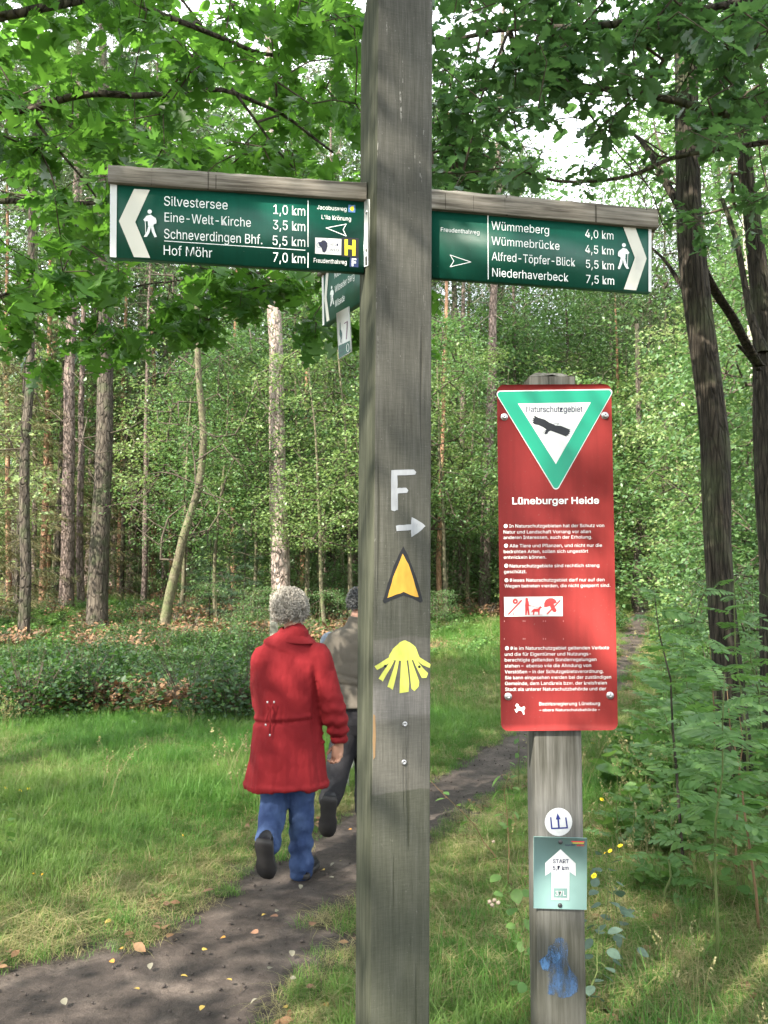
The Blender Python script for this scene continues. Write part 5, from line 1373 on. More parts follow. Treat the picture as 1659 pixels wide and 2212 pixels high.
def near_oak(name, label, trunk_pts, trunk_r, mains, anchors, per, lsize, tpls, mat, seed, over, bark=MB_DARK, twig_r=.0022, bare=None, flatdroop=.35):
    rng = np.random.default_rng(seed)
    e = empty(name, (float(trunk_pts[0][0]), float(trunk_pts[0][1]), float(trunk_pts[0][2])), label, 'tree')
    V, F = bark_trunk(trunk_pts, trunk_r, 20, 8, .09, 7, seed); obj('trunk', mesh_from(V, F, 'trunk'), bark, e)
    roots = []
    gb = Geo()
    for pl, r0, r1 in mains:
        pl = np.array(pl, float)
        L = np.concatenate([[0], np.cumsum(np.linalg.norm(np.diff(pl, axis=0), axis=1))]); m = max(8, int(L[-1] / .10))
        s_ = np.linspace(0, L[-1], m); Q = np.stack([np.interp(s_, L, pl[:, k]) for k in range(3)], 1)
        Q[1:-1] += rng.normal(0, .012, Q[1:-1].shape)
        for _ in range(2): Q[1:-1] = (Q[:-2] + 2 * Q[1:-1] + Q[2:]) / 4
        r = np.linspace(r0, r1, m); roots.append((Q, r))
        V, F = tube(Q, r, sides=8); gb.add(V, F)
    o = obj('boughs', gb.mesh('boughs'), bark, e)
    A = np.vstack([anchors, bare]) if bare is not None else anchors
    E, dirs, *_ = grow(roots, A, rng, step=.16, wob=.022, bias=.2)
    o = obj('twigs', edge_tubes(E, twig_r, .42, 5).mesh('twigs'), MB_TWIG, e); o['kind'] = 'stuff'
    dirs = dirs[:len(anchors)]
    n = len(anchors) * per
    c = np.repeat(anchors, per, 0); dd = np.repeat(dirs, per, 0)
    back = rng.random(n) ** 1.3 * .16
    pos = c - dd * back[:, None] + rng.normal(0, .012, (n, 3))
    a = rng.uniform(0, 6.28, n)
    ax = np.stack([np.cos(a), np.sin(a), rng.normal(-flatdroop, .28, n)], 1) + dd * .55
    nm = rand_up(n, rng, .42)
    size = lsize * rng.uniform(.65, 1.25, n)
    pos = pos + ax / np.linalg.norm(ax, axis=1)[:, None] * .012
    px, py, dep = visible_px(pos)
    vis = (px > -10) & (px < 1670) & (py > -10) & (py < 2220)
    area = np.where(vis, size / dep, 0)
    order = np.argsort(-area)
    near_i, rest = order[:290], order[290:]
    base = [mesh_from(t[0], t[1], 'leaf') for t in tpls]
    for b in base: b.materials.append(mat)
    off = Vector(e.location)
    for q, i in enumerate(near_i):
        o = bpy.data.objects.new('leaf', base[q % len(base)]); SC.collection.objects.link(o); o.parent = e
        X = Vector(ax[i]).normalized(); Y = Vector(nm[i]).cross(X).normalized(); Z = X.cross(Y)
        o.matrix_local = Matrix.Translation(Vector(pos[i]) - off) @ Matrix((X, Y, Z)).transposed().to_4x4() @ Matrix.Scale(float(size[i]), 4)
    g = Geo()
    for k, t in enumerate(tpls):
        ii = rest[k::len(tpls)]; place(t, pos[ii], ax[ii], nm[ii], size[ii], g)
    if over is not None and len(over):     # unseen crown leaves above the picture, some added for shade; simpler shape
        oo = np.repeat(over, 14, 0); m = len(oo)
        place(leaf_tpl(ROUND, .2, .1), oo + rng.normal(0, .22, (m, 3)), rand_dirs(m, rng, .4), rand_up(m, rng, .5), lsize * 1.1 * rng.uniform(.7, 1.2, m), g)
    o = obj('foliage', g.mesh('foliage'), mat, e); o['kind'] = 'stuff'
    return e

RR = random.Random(3)
def sample(poly, n, Y0, Y1, gate=None, hole=None):
    xs_, ys_ = [p[0] for p in poly], [p[1] for p in poly]; out = []
    tries = 0
    while len(out) < n and tries < n * 60:
        tries += 1
        x, y = RR.uniform(min(xs_), max(xs_)), RR.uniform(min(ys_), max(ys_))
        if not inside(poly, x, y): continue
        if hole and hole(x, y): continue
        if gate and float(N3.fbm(x / 90., y / 90., 3)) < gate: continue
        Y = RR.uniform(Y0, Y1); out.append(D(x, y, Y))
    return np.array(out)

# red oak on the left
top_poly = [(-140, -160), (800, -160), (800, 430), (700, 560), (560, 600), (330, 600), (240, 640), (60, 640), (-140, 720)]
A = [sample(top_poly, 150, 3.9, 5.4, .45), sample(top_poly, 300, 5.4, 9.0, .40)]
for (cx, cy, rx, ry, n, Y) in [(440, 640, 110, 60, 12, 5.4), (430, 700, 60, 50, 6, 5.2), (350, 690, 80, 45, 7, 5.6), (240, 730, 60, 60, 7, 5.8), (180, 720, 60, 50, 5, 6), (30, 660, 90, 90, 12, 6), (40, 790, 60, 50, 3, 6.2),
                               (730, 610, 60, 40, 8, 5.6), (690, 690, 30, 60, 5, 5.7), (750, 720, 24, 30, 3, 6.), (600, 605, 80, 26, 7, 5.5), (520, 620, 50, 40, 5, 5.3), (905, 640, 22, 26, 3, 5.8), (925, 740, 30, 22, 2, 6.0), (140, 600, 100, 60, 10, 6)]:
    A.append(np.array([D(cx + RR.gauss(0, rx * .5), cy + RR.gauss(0, ry * .5), Y + RR.uniform(-.5, .5)) for _ in range(n)]))
A = np.vstack(A)
tx, ty = -4.6, 6.2
T_ = np.array([[tx, ty, tz(tx, ty) - .1], [tx + .05, ty, 2.], [tx + .1, ty - .05, 4.2], [tx + .05, ty + .1, 7], [tx, ty, 10.5]])
L = lambda *q: [D(a, b, c) for a, b, c in q]
mains = [([T_[1] + [0, 0, .9]] + L((-120, 262, 5.1), (0, 232, 5.0), (60, 240, 5), (110, 222, 4.9), (230, 200, 4.9), (340, 213, 4.8), (480, 190, 5), (620, 250, 5.2), (720, 330, 5.3)), .05, .008),
         ([T_[1] + [0, 0, .1]] + L((-120, 436, 6), (0, 436, 6), (110, 438, 6), (230, 436, 6.1), (330, 425, 6.2), (480, 380, 6.5)), .045, .010),
         (L((62, 240, 5), (120, 310, 5.1), (175, 370, 5.2), (215, 420, 5.3), (240, 500, 5.4)), .011, .004),
         ([T_[2]] + L((-60, 60, 5.4), (90, 20, 5.4), (260, -10, 5.6), (430, 60, 5.8), (560, 120, 6.), (690, 110, 6.2), (790, 135, 6.4)), .05, .008),
         (L((500, 190, 5), (545, 250, 5.1), (600, 330, 5.2), (690, 420, 5.4), (740, 560, 5.6)), .010, .003),
         (L((0, 640, 6.2), (90, 615, 6.2), (190, 640, 6.1), (300, 620, 6), (420, 600, 5.8), (560, 590, 5.6)), .012, .004),
         ([T_[1] + [0, 0, -.3]] + L((-60, 655, 6.3), (0, 640, 6.2)), .03, .012)]
over = np.vstack([np.stack([RNG.uniform(-8, -1.2, 300), RNG.uniform(3.0, 9.5, 300), RNG.uniform(6.0, 10.5, 300)], 1), np.stack([RNG.uniform(-3.5, 1.2, 170), RNG.uniform(.8, 5., 170), RNG.uniform(6.4, 9.8, 170)], 1)])  # unseen leaves above the frame, added to shade foreground and right trunks
near_oak('red_oak_tree', 'red oak with large pointed bright green leaves arching over the left board', T_, [.17, .15, .13, .09, .03], mains, A, 8, .175, [T_RED, leaf_tpl(RED_OAK, .10, .28), leaf_tpl(RED_OAK, .35, .05)], ML_REDOAK, 301, over, twig_r=.0020)

# english oak on the right
poly = [(925, -160), (1800, -160), (1800, 300), (1560, 330), (1440, 250), (1230, 235), (1190, 300), (1160, 420), (925, 470)]
hole = lambda x, y: ((x - 1310) / 165) ** 2 + ((y - 318) / 98) ** 2 < 1
A = [sample(poly, 260, 3.7, 5.2, .36, hole), sample(poly, 320, 5.2, 8.2, .32, hole)]
for (cx, cy, rx, ry, n, Y) in [(1290, 60, 260, 60, 30, 4.6), (1500, 60, 140, 90, 30, 4.4), (1150, 150, 160, 60, 24, 4.5), (980, 250, 40, 110, 20, 5.), (1010, 380, 70, 50, 14, 4.9), (1310, 275, 26, 22, 4, 4.6), (1255, 385, 30, 16, 3, 4.8), (1580, 150, 90, 60, 16, 4.6), (1470, 470, 60, 30, 5, 6.), (1370, 345, 40, 14, 2, 5.2), (1600, 420, 60, 50, 7, 6), (1560, 520, 90, 40, 5, 6.2), (780, 60, 30, 60, 5, 5.6), (700, 40, 60, 40, 5, 6.)]:
    A.append(np.array([D(cx + RR.gauss(0, rx * .5), cy + RR.gauss(0, ry * .5), Y + RR.uniform(-.5, .5)) for _ in range(n)]))
A = np.vstack(A)
tx, ty = 4.3, 5.0
T2_ = np.array([[tx, ty, tz(tx, ty) - .1], [tx - .05, ty, 2.2], [tx, ty + .05, 4.5], [tx + .1, ty, 7], [tx, ty, 9.5]])
mains = [([T2_[1] + [0, 0, 1.0]] + L((1760, 262, 4.8), (1659, 258, 4.8), (1600, 262, 4.8), (1530, 240, 4.8), (1455, 216, 4.7), (1330, 200, 4.7), (1180, 170, 4.8), (1050, 190, 5), (950, 220, 5.2)), .05, .006),
         ([T2_[1] + [0, 0, .7]] + L((1760, 300, 5), (1659, 303, 5), (1600, 312, 5), (1510, 330, 5), (1440, 345, 5), (1385, 385, 5), (1300, 392, 5), (1200, 396, 5.1), (1080, 350, 5.2), (1000, 320, 5.3)), .035, .005),
         ([T2_[2]] + L((1700, -40, 4.6), (1560, 20, 4.5), (1400, 40, 4.5), (1250, 60, 4.6), (1100, 60, 4.8), (960, 90, 5.1), (820, 70, 5.5)), .05, .006),
         (L((1180, 100, 4.6), (1210, 150, 4.6), (1260, 230, 4.6), (1330, 330, 4.7), (1400, 400, 4.8)), .008, .003),
         (L((1100, 62, 4.8), (1060, 160, 4.8), (1010, 300, 4.9), (975, 380, 5)), .010, .003)]
bare = sample([(1020, 280), (1220, 240), (1480, 330), (1420, 440), (1050, 430)], 46, 4.7, 5.6)
over = np.stack([RNG.uniform(1.6, 8, 260), RNG.uniform(3.2, 9., 260), RNG.uniform(5.6, 9.5, 260)], 1)
near_oak('oak_tree', 'oak with small rounded dark bluish leaves overhanging the right board', T2_, [.16, .14, .12, .08, .03], mains, A, 8, .105, [T_ENG, leaf_tpl(ENG_OAK, .12, .22), leaf_tpl(ENG_OAK, .38, .05)], ML_OAK, 302, over, twig_r=.0020, bare=bare, flatdroop=.2)

# ================================================================== BIG ROBINIA TRUNKS ON THE RIGHT
def px_trunk(name, label, pts, Yb, Yt, seed, sides=30, limbs=(), bark=None, crown_at=None):
    n = len(pts); P = []; R_ = []
    for i, (x, y, w) in enumerate(pts):
        Y = Yb + (Yt - Yb) * i / (n - 1); p = D(x, y, Y); P.append(p); R_.append(w / 2 / F_PX * Y * .93)
    P = np.array(P); gz_ = tz(P[0][0], P[0][1])
    if P[0][2] > gz_: P = np.vstack([[P[0][0] + .02, P[0][1], gz_ - .1], P]); R_ = [R_[0] * 1.1] + R_
    e = empty(name, tuple(float(q) for q in P[0]), label, 'tree')
    V, F = bark_trunk(P, R_, 44, 30, .13, 12, seed, zf=.55, flare=.2); obj('trunk', mesh_from(V, F, 'trunk'), bark or MB_ROB, e)
    for lp, Y0, Y1 in limbs:
        q = np.array([D(x, y, Y0 + (Y1 - Y0) * i / (len(lp) - 1)) for i, (x, y, w) in enumerate(lp)]); r = [w / 2 / F_PX * Y0 for *_, w in lp]
        V, F = bark_trunk(q, r, 14, 12, .08, 5, seed + 3, flare=0); obj('limb', mesh_from(V, F, 'limb'), bark or MB_ROB, e)
    if crown_at is not None:
        rng = np.random.default_rng(seed); A = crown_at(rng)
        E, dirs, *_ = grow([(P, np.array(R_))], A, rng, step=.3, wob=.05)
        o = obj('branches', edge_tubes(E, .0045, .48, 4).mesh('branches'), MB_TWIG, e); o['kind'] = 'stuff'
        c = np.repeat(A, 26, 0); m = len(c)
        V, F = place(T_RHOMB, c + rng.normal(0, 1, (m, 3)) * [.2, .2, .08], rand_dirs(m, rng, .3), rand_up(m, rng, .5), .055 * rng.uniform(.7, 1.3, m))
        o = obj('crown', mesh_from(V, F, 'crown'), ML_BEECH, e); o['kind'] = 'stuff'
    return e
px_trunk('robinia_tree', 'big leaning furrowed trunk right of the red notice', [(1592, 1735, 72), (1588, 1640, 68), (1575, 1480, 62), (1560, 1330, 58), (1549, 1180, 57), (1547, 1040, 60), (1546, 960, 62), (1536, 870, 58), (1518, 740, 58), (1502, 620, 60), (1492, 520, 58), (1488, 420, 56), (1484, 300, 52), (1482, 180, 50), (1480, 60, 46), (1474, -80, 42), (1470, -300, 36), (1470, -600, 28)],
         6.7, 7.2, 401, limbs=[([(1506, 560, 26), (1540, 625, 22), (1580, 680, 22), (1610, 740, 22), (1640, 790, 24)], 7.0, 7.9), ([(1500, 650, 14), (1470, 620, 12), (1440, 560, 9), (1400, 530, 6)], 7.0, 7.3), ([(1484, 470, 26), (1440, 400, 18), (1400, 320, 14), (1370, 290, 9)], 7.1, 7.6)],
         crown_at=lambda r: np.stack([r.uniform(2.4, 5.2, 240), r.uniform(6.2, 9.0, 240), r.uniform(6.6, 9.5, 240)], 1))
px_trunk('robinia_tree', 'dark trunk cut by the right edge with peeling reddish patch', [(1672, 1640, 50), (1668, 1400, 48), (1664, 1200, 46), (1655, 1060, 46), (1650, 920, 46), (1650, 800, 48), (1652, 720, 50), (1640, 600, 42), (1628, 500, 36), (1612, 380, 32), (1600, 250, 30), (1590, 100, 28), (1580, -150, 24), (1575, -500, 18)],
         8.0, 8.6, 402, limbs=[([(1650, 760, 24), (1622, 690, 18), (1610, 620, 14), (1592, 520, 12), (1560, 430, 10)], 8.1, 8.4), ([(1640, 800, 12), (1615, 765, 10), (1594, 745, 9)], 8.0, 7.9)],
         crown_at=lambda r: np.stack([r.uniform(2.8, 6.8, 260), r.uniform(7.2, 11.5, 260), r.uniform(5.6, 10, 260)], 1))
px_trunk('birch_tree', 'thin white birch behind the right trunks', [(1652, 1330, 14), (1645, 1150, 14), (1636, 1000, 14), (1628, 850, 13), (1620, 700, 12), (1610, 500, 11), (1600, 300, 9)], 14, 14.5, 403, 12, bark=MB_BIRCH)
px_trunk('dark_tree', 'slim dark trunk between the red notice and the big trunk', [(1372, 1300, 16), (1378, 1180, 14), (1385, 1050, 13), (1380, 900, 12), (1376, 700, 10)], 24, 24, 404, 12, bark=MB_DARK)

# ================================================================== SMALL PLANTS NEAR THE POSTS
def pinnate_mesh(seed, L=.24, pairs=8, lf=.055):
    rng = np.random.default_rng(seed); t = np.linspace(0, 1, 9); P = np.stack([t * L, 0 * t, -.28 * L * t ** 2 + .10 * L * t], 1)
    V, F = tube(P, .0016 * (1 - .6 * t), sides=3, caps=False); g = Geo(); g.add(V, F)
    pos, ax, nm, sz = [], [], [], []
    for i in range(pairs):
        u = .16 + .8 * i / pairs; p = np.array([np.interp(u, t, P[:, k]) for k in range(3)])
        for s_ in (-1, 1):
            pos.append(p); ax.append([.42 + rng.normal(0, .05), s_, -.15 + rng.normal(0, .12)]); nm.append([rng.normal(0, .2), s_ * -.15, 1]); sz.append(lf * (.7 + .6 * math.sin(math.pi * (u * .85 + .1))))
    pos.append(P[-1]); ax.append([1, 0, -.3]); nm.append([0, 0, 1]); sz.append(lf)
    place(leaf_tpl([(0, 0), (.18, .15), (.5, .20), (.8, .13), (1, 0)], .12, .12), pos, ax, nm, np.array(sz), g)
    me = g.mesh('leaf'); me.materials.append(ML_PINN); return me
PIN = [pinnate_mesh(1), pinnate_mesh(2, .27, 9, .05), pinnate_mesh(3, .2, 7, .06)]
def sapling(name, label, base, H, lean, nleaf, seed, scale=1., group=None, mat=MB_STEM, z0=.25, cat='sapling'):
    rng = np.random.default_rng(seed); z = np.linspace(0, H, 7)
    P = np.stack([lean[0] * (z / H) ** 1.3 + rng.normal(0, .012, 7), lean[1] * z / H + rng.normal(0, .012, 7), z], 1); P[0] = [0, 0, -.05]
    e = empty(name, (float(base[0]), float(base[1]), tz(base[0], base[1])), label, cat, group)
    V, F = tube(P, .008 * (1 - .75 * z / H) * max(1, H / 1.2), sides=6); obj('stem', mesh_from(V, F, 'stem'), mat, e, local=True)
    for i in range(nleaf):
        u = z0 + (1 - z0) * (i + .5) / nleaf; p = Vector([np.interp(u * H, z, P[:, k]) for k in range(3)])
        a = i * 2.4 + rng.normal(0, .3)
        o = bpy.data.objects.new('leaf', PIN[i % 3]); SC.collection.objects.link(o); o.parent = e
        o.location = p; o.rotation_euler = (rng.normal(0, .2), -.35 * (1 - u) + rng.normal(0, .2) - .15, a)
        sc = scale * rng.uniform(.8, 1.25) * (1.1 - .35 * u); o.scale = (sc, sc, sc)
    return e
def gp(px, py): return G(px, py)
sp = [
    ('tall thin sapling with feathery leaves just right of the red notice', gp(1478, 1880), 1.62, (-.12, 0), 30, 1.15, MB_DARK, .25),
    ('feathery sapling with bare lower stem standing in straw at right', gp(1548, 2105), 1.25, (.06, 0), 22, 1.1, MB_STEM, .35),
    ('slender feathery sapling beside the right edge', gp(1640, 2020), 1.15, (-.1, 0), 20, 1.2, MB_REDSTEM, .2),
    ('feathery sapling in front of the big furrowed trunk', gp(1560, 1800), 1.3, (-.05, 0), 24, 1.1, MB_REDSTEM, .15),
    ('low feathery sapling between red notice and big trunk', gp(1435, 1720), .8, (.05, 0), 20, 1.2, MB_STEM, .1),
    ('feathery sapling spreading behind the red notice edge', gp(1455, 1590), 1.0, (.1, 0), 20, 1.3, MB_STEM, .1),
    ('bushy feathery sapling left of the big trunk base', gp(1500, 1640), 1.25, (-.1, 0), 26, 1.4, MB_STEM, .1),
    ('feathery sapling crowding the right edge behind the big trunk', gp(1655, 1700), 1.5, (-.15, 0), 26, 1.4, MB_STEM, .1),
    ('short feathery sapling low in the right corner grass', gp(1440, 1960), .45, (.05, 0), 10, .9, MB_STEM, .1),
    ('feathery seedling near the flowers right of the mint plate', gp(1330, 1850), .42, (.04, 0), 9, .85, MB_STEM, .1),
    ('feathery seedling at the grassy path bend', gp(1395, 1640), .5, (.04, 0), 12, 1.1, MB_STEM, .1),
    ('tall arching feathery sapling right of the big furrowed trunk', gp(1625, 1760), 1.7, (-.1, 0), 28, 1.3, MB_STEM, .15),
    ('leaning feathery sapling halfway between notice and big trunk', gp(1465, 1790), 1.15, (-.1, 0), 22, 1.2, MB_STEM, .15),
    ('pale feathery sapling beside the round-leaved plant at right', gp(1590, 1900), .9, (.06, 0), 18, 1.1, MB_REDSTEM, .15),
    ('feathery sapling in the shade left of the big trunk', gp(1470, 1540), 1.4, (.08, 0), 24, 1.5, MB_STEM, .1),
]
for i, (lb, b, H, ln, nl, sc, mt, z0) in enumerate(sp): sapling('feathery_sapling', lb, b, H, ln, nl, 500 + i, sc, 'feathery saplings', mt, z0)

def leafy(name, label, base, H, lean, n, tpl, mat, lsize, seed, cat='plant', stem=MB_STEM, group=None, spread=.4, r=.004, z0=.2):
    rng = np.random.default_rng(seed); z = np.linspace(0, H, 7)
    P = np.stack([lean[0] * (z / H) ** 1.4 + rng.normal(0, .01, 7), lean[1] * z / H + rng.normal(0, .01, 7), z], 1); P[0] = [0, 0, -.05]
    e = empty(name, (float(base[0]), float(base[1]), tz(base[0], base[1])), label, cat, group)
    gs_ = Geo(); V, F = tube(P, r * (1 - .7 * z / H), sides=5); gs_.add(V, F)
    me = mesh_from(tpl[0], tpl[1], 'leaf'); me.materials.append(mat)
    for i in range(n):
        u = z0 + (1 - z0) * (i + .5) / n; p = Vector([np.interp(u * H, z, P[:, k]) for k in range(3)]); a = i * 2.4 + rng.normal(0, .4)
        o = bpy.data.objects.new('leaf', me); SC.collection.objects.link(o); o.parent = e
        d = Vector((math.cos(a), math.sin(a), 0)) * spread * .1 * rng.uniform(.3, 1)
        o.location = p + d; o.rotation_euler = (rng.normal(0, .35), rng.normal(.15, .35), a); sc = lsize * rng.uniform(.7, 1.25); o.scale = (sc, sc, sc)
        V, F = tube([p, p + d * .5 + Vector((0, 0, .006)), p + d], r * .3, sides=4); gs_.add(V, F)
    obj('stem', gs_.mesh('stem'), stem, e, local=True)
    return e
leafy('leafy_seedling', 'slender green seedling just left of the mint plate post', gp(1098, 1925), .62, (.0, 0), 13, T_OVAL, ML_HERB, .065, 601, stem=MB_REDSTEM, z0=.45, spread=.5)
leafy('leafy_seedling', 'thin leaning seedling with few leaves near the dark path', gp(1085, 1885), .5, (-.42, .1), 7, T_OVAL, ML_HERB, .05, 602, stem=MB_REDSTEM, z0=.4)
leafy('leafy_seedling', 'leafy shoot in front of the path at the notice\'s left edge', gp(1120, 1700), .55, (.02, 0), 12, T_OVAL, ML_HERB, .06, 603)
for i, (px, py, H, lb) in enumerate([(1300, 2140, .46, 'grey-green round-leaved seedling just right of the blue paint'), (1345, 2110, .5, 'pale round-leaved seedling with bluish leaves in the straw'), (1275, 2200, .34, 'round-leaved seedling touching the short post'),
                                    (1130, 2120, .5, 'dark round-leaved seedling left of the short post'), (1150, 2190, .3, 'round-leaved seedling at the foot of the short post'), (1600, 1960, .35, 'bright round-leaved plant at the right edge'), (1655, 1990, .35, 'bright leafy plant cut by the right edge'), (0, 1880, .4, 'broad-leaved plant at the left edge of the turf')]):
    leafy('round_leaved_seedling', lb, gp(px, py), H, (.05 * (-1) ** i, 0), 15, T_ROUND, ML_GREY if i < 3 else ML_HERB, .050 if i < 5 else .065, 620 + i, group='round-leaved seedlings', spread=.7)

# yellow flowers
M_PETAL = plain('yellow_petal', (.85, .66, .02), .5, .3)
M_EYE = plain('orange_flower_centre', (.6, .33, .02), .6, .3)
def flower_mesh():
    g = Geo(); n = 16; a = np.arange(n) * 2 * math.pi / n
    place(([(0, .09, 0), (0, -.09, 0), (.8, .16, .12), (.8, -.16, .12), (1, 0, .1)], [(0, 1, 2), (1, 3, 2), (2, 3, 4)]) if False else (np.array([(0, .09, 0), (0, -.09, 0), (.8, .16, .12), (.8, -.16, .12), (1, 0, .1)]), np.array([(0, 1, 2), (1, 3, 2), (2, 3, 4)])),
          np.zeros((n, 3)), np.stack([np.cos(a), np.sin(a), 0 * a], 1), np.tile([0, 0, 1.], (n, 1)), .016, g)
    me = g.mesh('petals', False); me.materials.append(M_PETAL); return me
FM = flower_mesh(); V, F = ellipsoid((0, 0, .002), (.006, .006, .004), 8, 5); EM = mesh_from(V, F, 'centre'); EM.materials.append(M_EYE)
fl_list = [(12, 1702, 'yellow flower at the left edge of the turf'), (44, 1708, 'small yellow flower right of the one at the left edge'), (62, 1704, 'tiny yellow flower near the pale litter'), (72, 1888, 'yellow flower low in the left turf'), (92, 1889, 'smaller yellow flower beside the low left one'), (395, 1805, 'tiny yellow flower in the pale dry turf'),
           (1300, 1727, 'yellow flower just right of the short post'), (1320, 1727, 'brightest yellow flower right of the short post'), (1281, 1606, 'yellow flower under the corner of the red notice'), (1340, 1827, 'yellow flower level with the top of the mint plate'), (1318, 1838, 'upper of two flowers beside the mint plate'), (1307, 1843, 'lower of two flowers beside the mint plate'), (1283, 1892, 'yellow flower beside the white arrow'),
           (1548, 1851, 'large yellow flower among the right saplings'), (1549, 1779, 'yellow flower above the large right one'), (1537, 1800, 'small yellow flower between the right saplings'), (1445, 1735, 'yellow flower in the herbs left of the big trunk')]
for i, (px, py, lb) in enumerate(fl_list):
    Y = G(px, py)[1] - .35; P_ = D(px, py, Y); zb = tz(P_[0], Y); H = P_[2] - zb
    if H < .06: Y = G(px, py)[1] - .12; P_ = D(px, py, Y); zb = tz(P_[0], Y); H = P_[2] - zb
    e = empty('yellow_flower', (float(P_[0]), float(Y), zb), lb, 'flower', 'yellow meadow flowers')
    V, F = tube([[RR.uniform(-.03, .03), 0, -.02], [.01, 0, H * .5], [0, 0, H]], [.0018, .0015, .001], sides=4); obj('stem', mesh_from(V, F, 'stem'), MB_STEM, e, local=True)
    tilt = (RR.uniform(.3, 1.0), RR.uniform(-.3, .3), RR.uniform(0, 6))
    for nm, me in (('petals', FM), ('flower_centre', EM)):
        o = bpy.data.objects.new(nm, me); SC.collection.objects.link(o); o.parent = e; o.location = (0, 0, H); o.rotation_euler = tilt; sc = RR.uniform(.8, 1.15) * (1. if Y < 7 else 1.4); o.scale = (sc, sc, sc)
# dried clover heads
M_CLOV = plain('faded_pink_clover_head', (.42, .33, .26), .8, .2, vary=.3)
for i, (px, py) in enumerate([(1058, 1948), (1068, 1945), (1076, 1950), (1063, 1955), (1066, 1818)]):
    Y = G(px, py)[1] - .3; P_ = D(px, py, Y); zb = tz(P_[0], Y); H = P_[2] - zb
    e = empty('clover_flower', (float(P_[0]), float(Y), zb), 'faded clover head in a cluster between signpost and short post' if i < 4 else 'single faded clover head above the cluster', 'flower', 'faded clover heads' if i < 4 else None)
    V, F = tube([[0, 0, -.02], [.004, 0, H * .5], [0, 0, H]], [.0015, .0013, .001], sides=4); obj('stem', mesh_from(V, F, 'stem'), MB_STEM, e, local=True)
    V, F = ellipsoid((0, 0, H), (.010, .010, .009), 10, 8); V += RNG.normal(0, .0012, V.shape); obj('flower_head', mesh_from(V, F, 'flower_head'), M_CLOV, e, local=True)

# fallen leaves on the path: every one a thing
fl_px = [(437, 2064, 'y'), (557, 2026, 'd'), (487, 2035, 'o'), (390, 2120, 'y'), (238, 2086, 'o'), (265, 2060, 'o'), (300, 2150, 'y'), (440, 2185, 'y'), (325, 2092, 'w'), (575, 1985, 'y'), (700, 1888, 'y'), (760, 1799, 'o'), (735, 1868, 'y'), (722, 1872, 'w'), (630, 2064, 'w'), (600, 1990, 'd'), (672, 2010, 'd'), (640, 2125, 'w'), (555, 2170, 'w'), (620, 2190, 'y'), (720, 1905, 'w'), (650, 1920, 'w'), (780, 1850, 'y'),
         (370, 1948, 'y'), (600, 1975, 'w'), (500, 2130, 'y'), (90, 1990, 'w'), (135, 2170, 'w'), (240, 1998, 'y'), (420, 1990, 'w'), (20, 1945, 'd'), (135, 1946, 'd'), (40, 1975, 'd'), (660, 2145, 'd'), (700, 2180, 'o'), (580, 2105, 'w')]
# ordinary positions on soil, read off the sketch
M_F = dict(y=plain('yellow_birch_leaf', (.40, .28, .07), .5, .3, vary=.2), o=plain('orange_birch_leaf', (.38, .18, .035), .5, .3, vary=.2), d=plain('brown_oak_leaf', (.20, .105, .065), .7, .3, vary=.3), w=plain('pale_dry_leaf', (.18, .165, .125), .7, .3, vary=.2))
words = dict(y='small yellow birch leaf', o='bright orange birch leaf', d='curled brown leaf', w='pale dry leaf')
FLM = {}
for k in 'yodw':
    me = mesh_from(*leaf_tpl(ROUND, .3, .25), 'leaf'); me.materials.append(M_F[k]); FLM[k] = me
for i, (px, py, k) in enumerate(fl_px):
    p = G(px, py); on = path_sdf(np.array([p[0]]), np.array([p[1]]))[0] < .05
    o = bpy.data.objects.new('fallen_leaf', FLM[k]); SC.collection.objects.link(o)
    o.location = (p[0], p[1], p[2] + .022); o.rotation_euler = (RR.uniform(-.3, .3), RR.uniform(-.3, .3), RR.uniform(0, 6.28)); s_ = RR.uniform(.022, .034) * (1.5 if k == 'd' else 1); o.scale = (s_, s_, s_)
    tag(o, words[k] + (' fallen on the dark path' if on else ' fallen in the worn turf'), 'leaf', words[k].split()[-3 if k != 'd' else -2] + ' leaves fallen on the path' if on else words[k] + ' in the turf')
# grit and crumbs on the path
cr = []
for _ in range(2):
    V, F = ellipsoid((0, 0, 0), (1, .8, .5), 6, 4); V = V + rng.normal(0, .12, V.shape); me = mesh_from(V, F, 'crumb', False); me.materials.append(plain('soil_crumb', (.055, .046, .042), .9, .2, vary=.4)); cr.append((me, 'crumb'))
V, F = tube([[0, 0, 0], [.5, .08, .1], [1, 0, .05]], [.04, .035, .02], sides=4); me = mesh_from(V, F, 'crumb_twig', False); me.materials.append(MB_TWIG); cr.append((me, 'crumb_twig'))
x = rng.uniform(-4, 4, 7000); y = rng.uniform(2.4, 9, 7000); k = path_edge(x, y) < -.02; x, y = x[k], y[k]; n = len(x)
idx = np.where(rng.random(n) < .035, 2, rng.integers(0, 2, n)); sc = np.where(idx == 2, rng.uniform(.02, .07, n), rng.uniform(.002, .008, n) * rng.uniform(.5, 1.5, n))
scatter('path_crumbs', np.stack([x, y, terrain(x, y) + .0], 1), np.stack([rng.normal(0, .2, n), rng.normal(0, .2, n), rng.uniform(0, 6.28, n)], 1), sc, idx, cr)

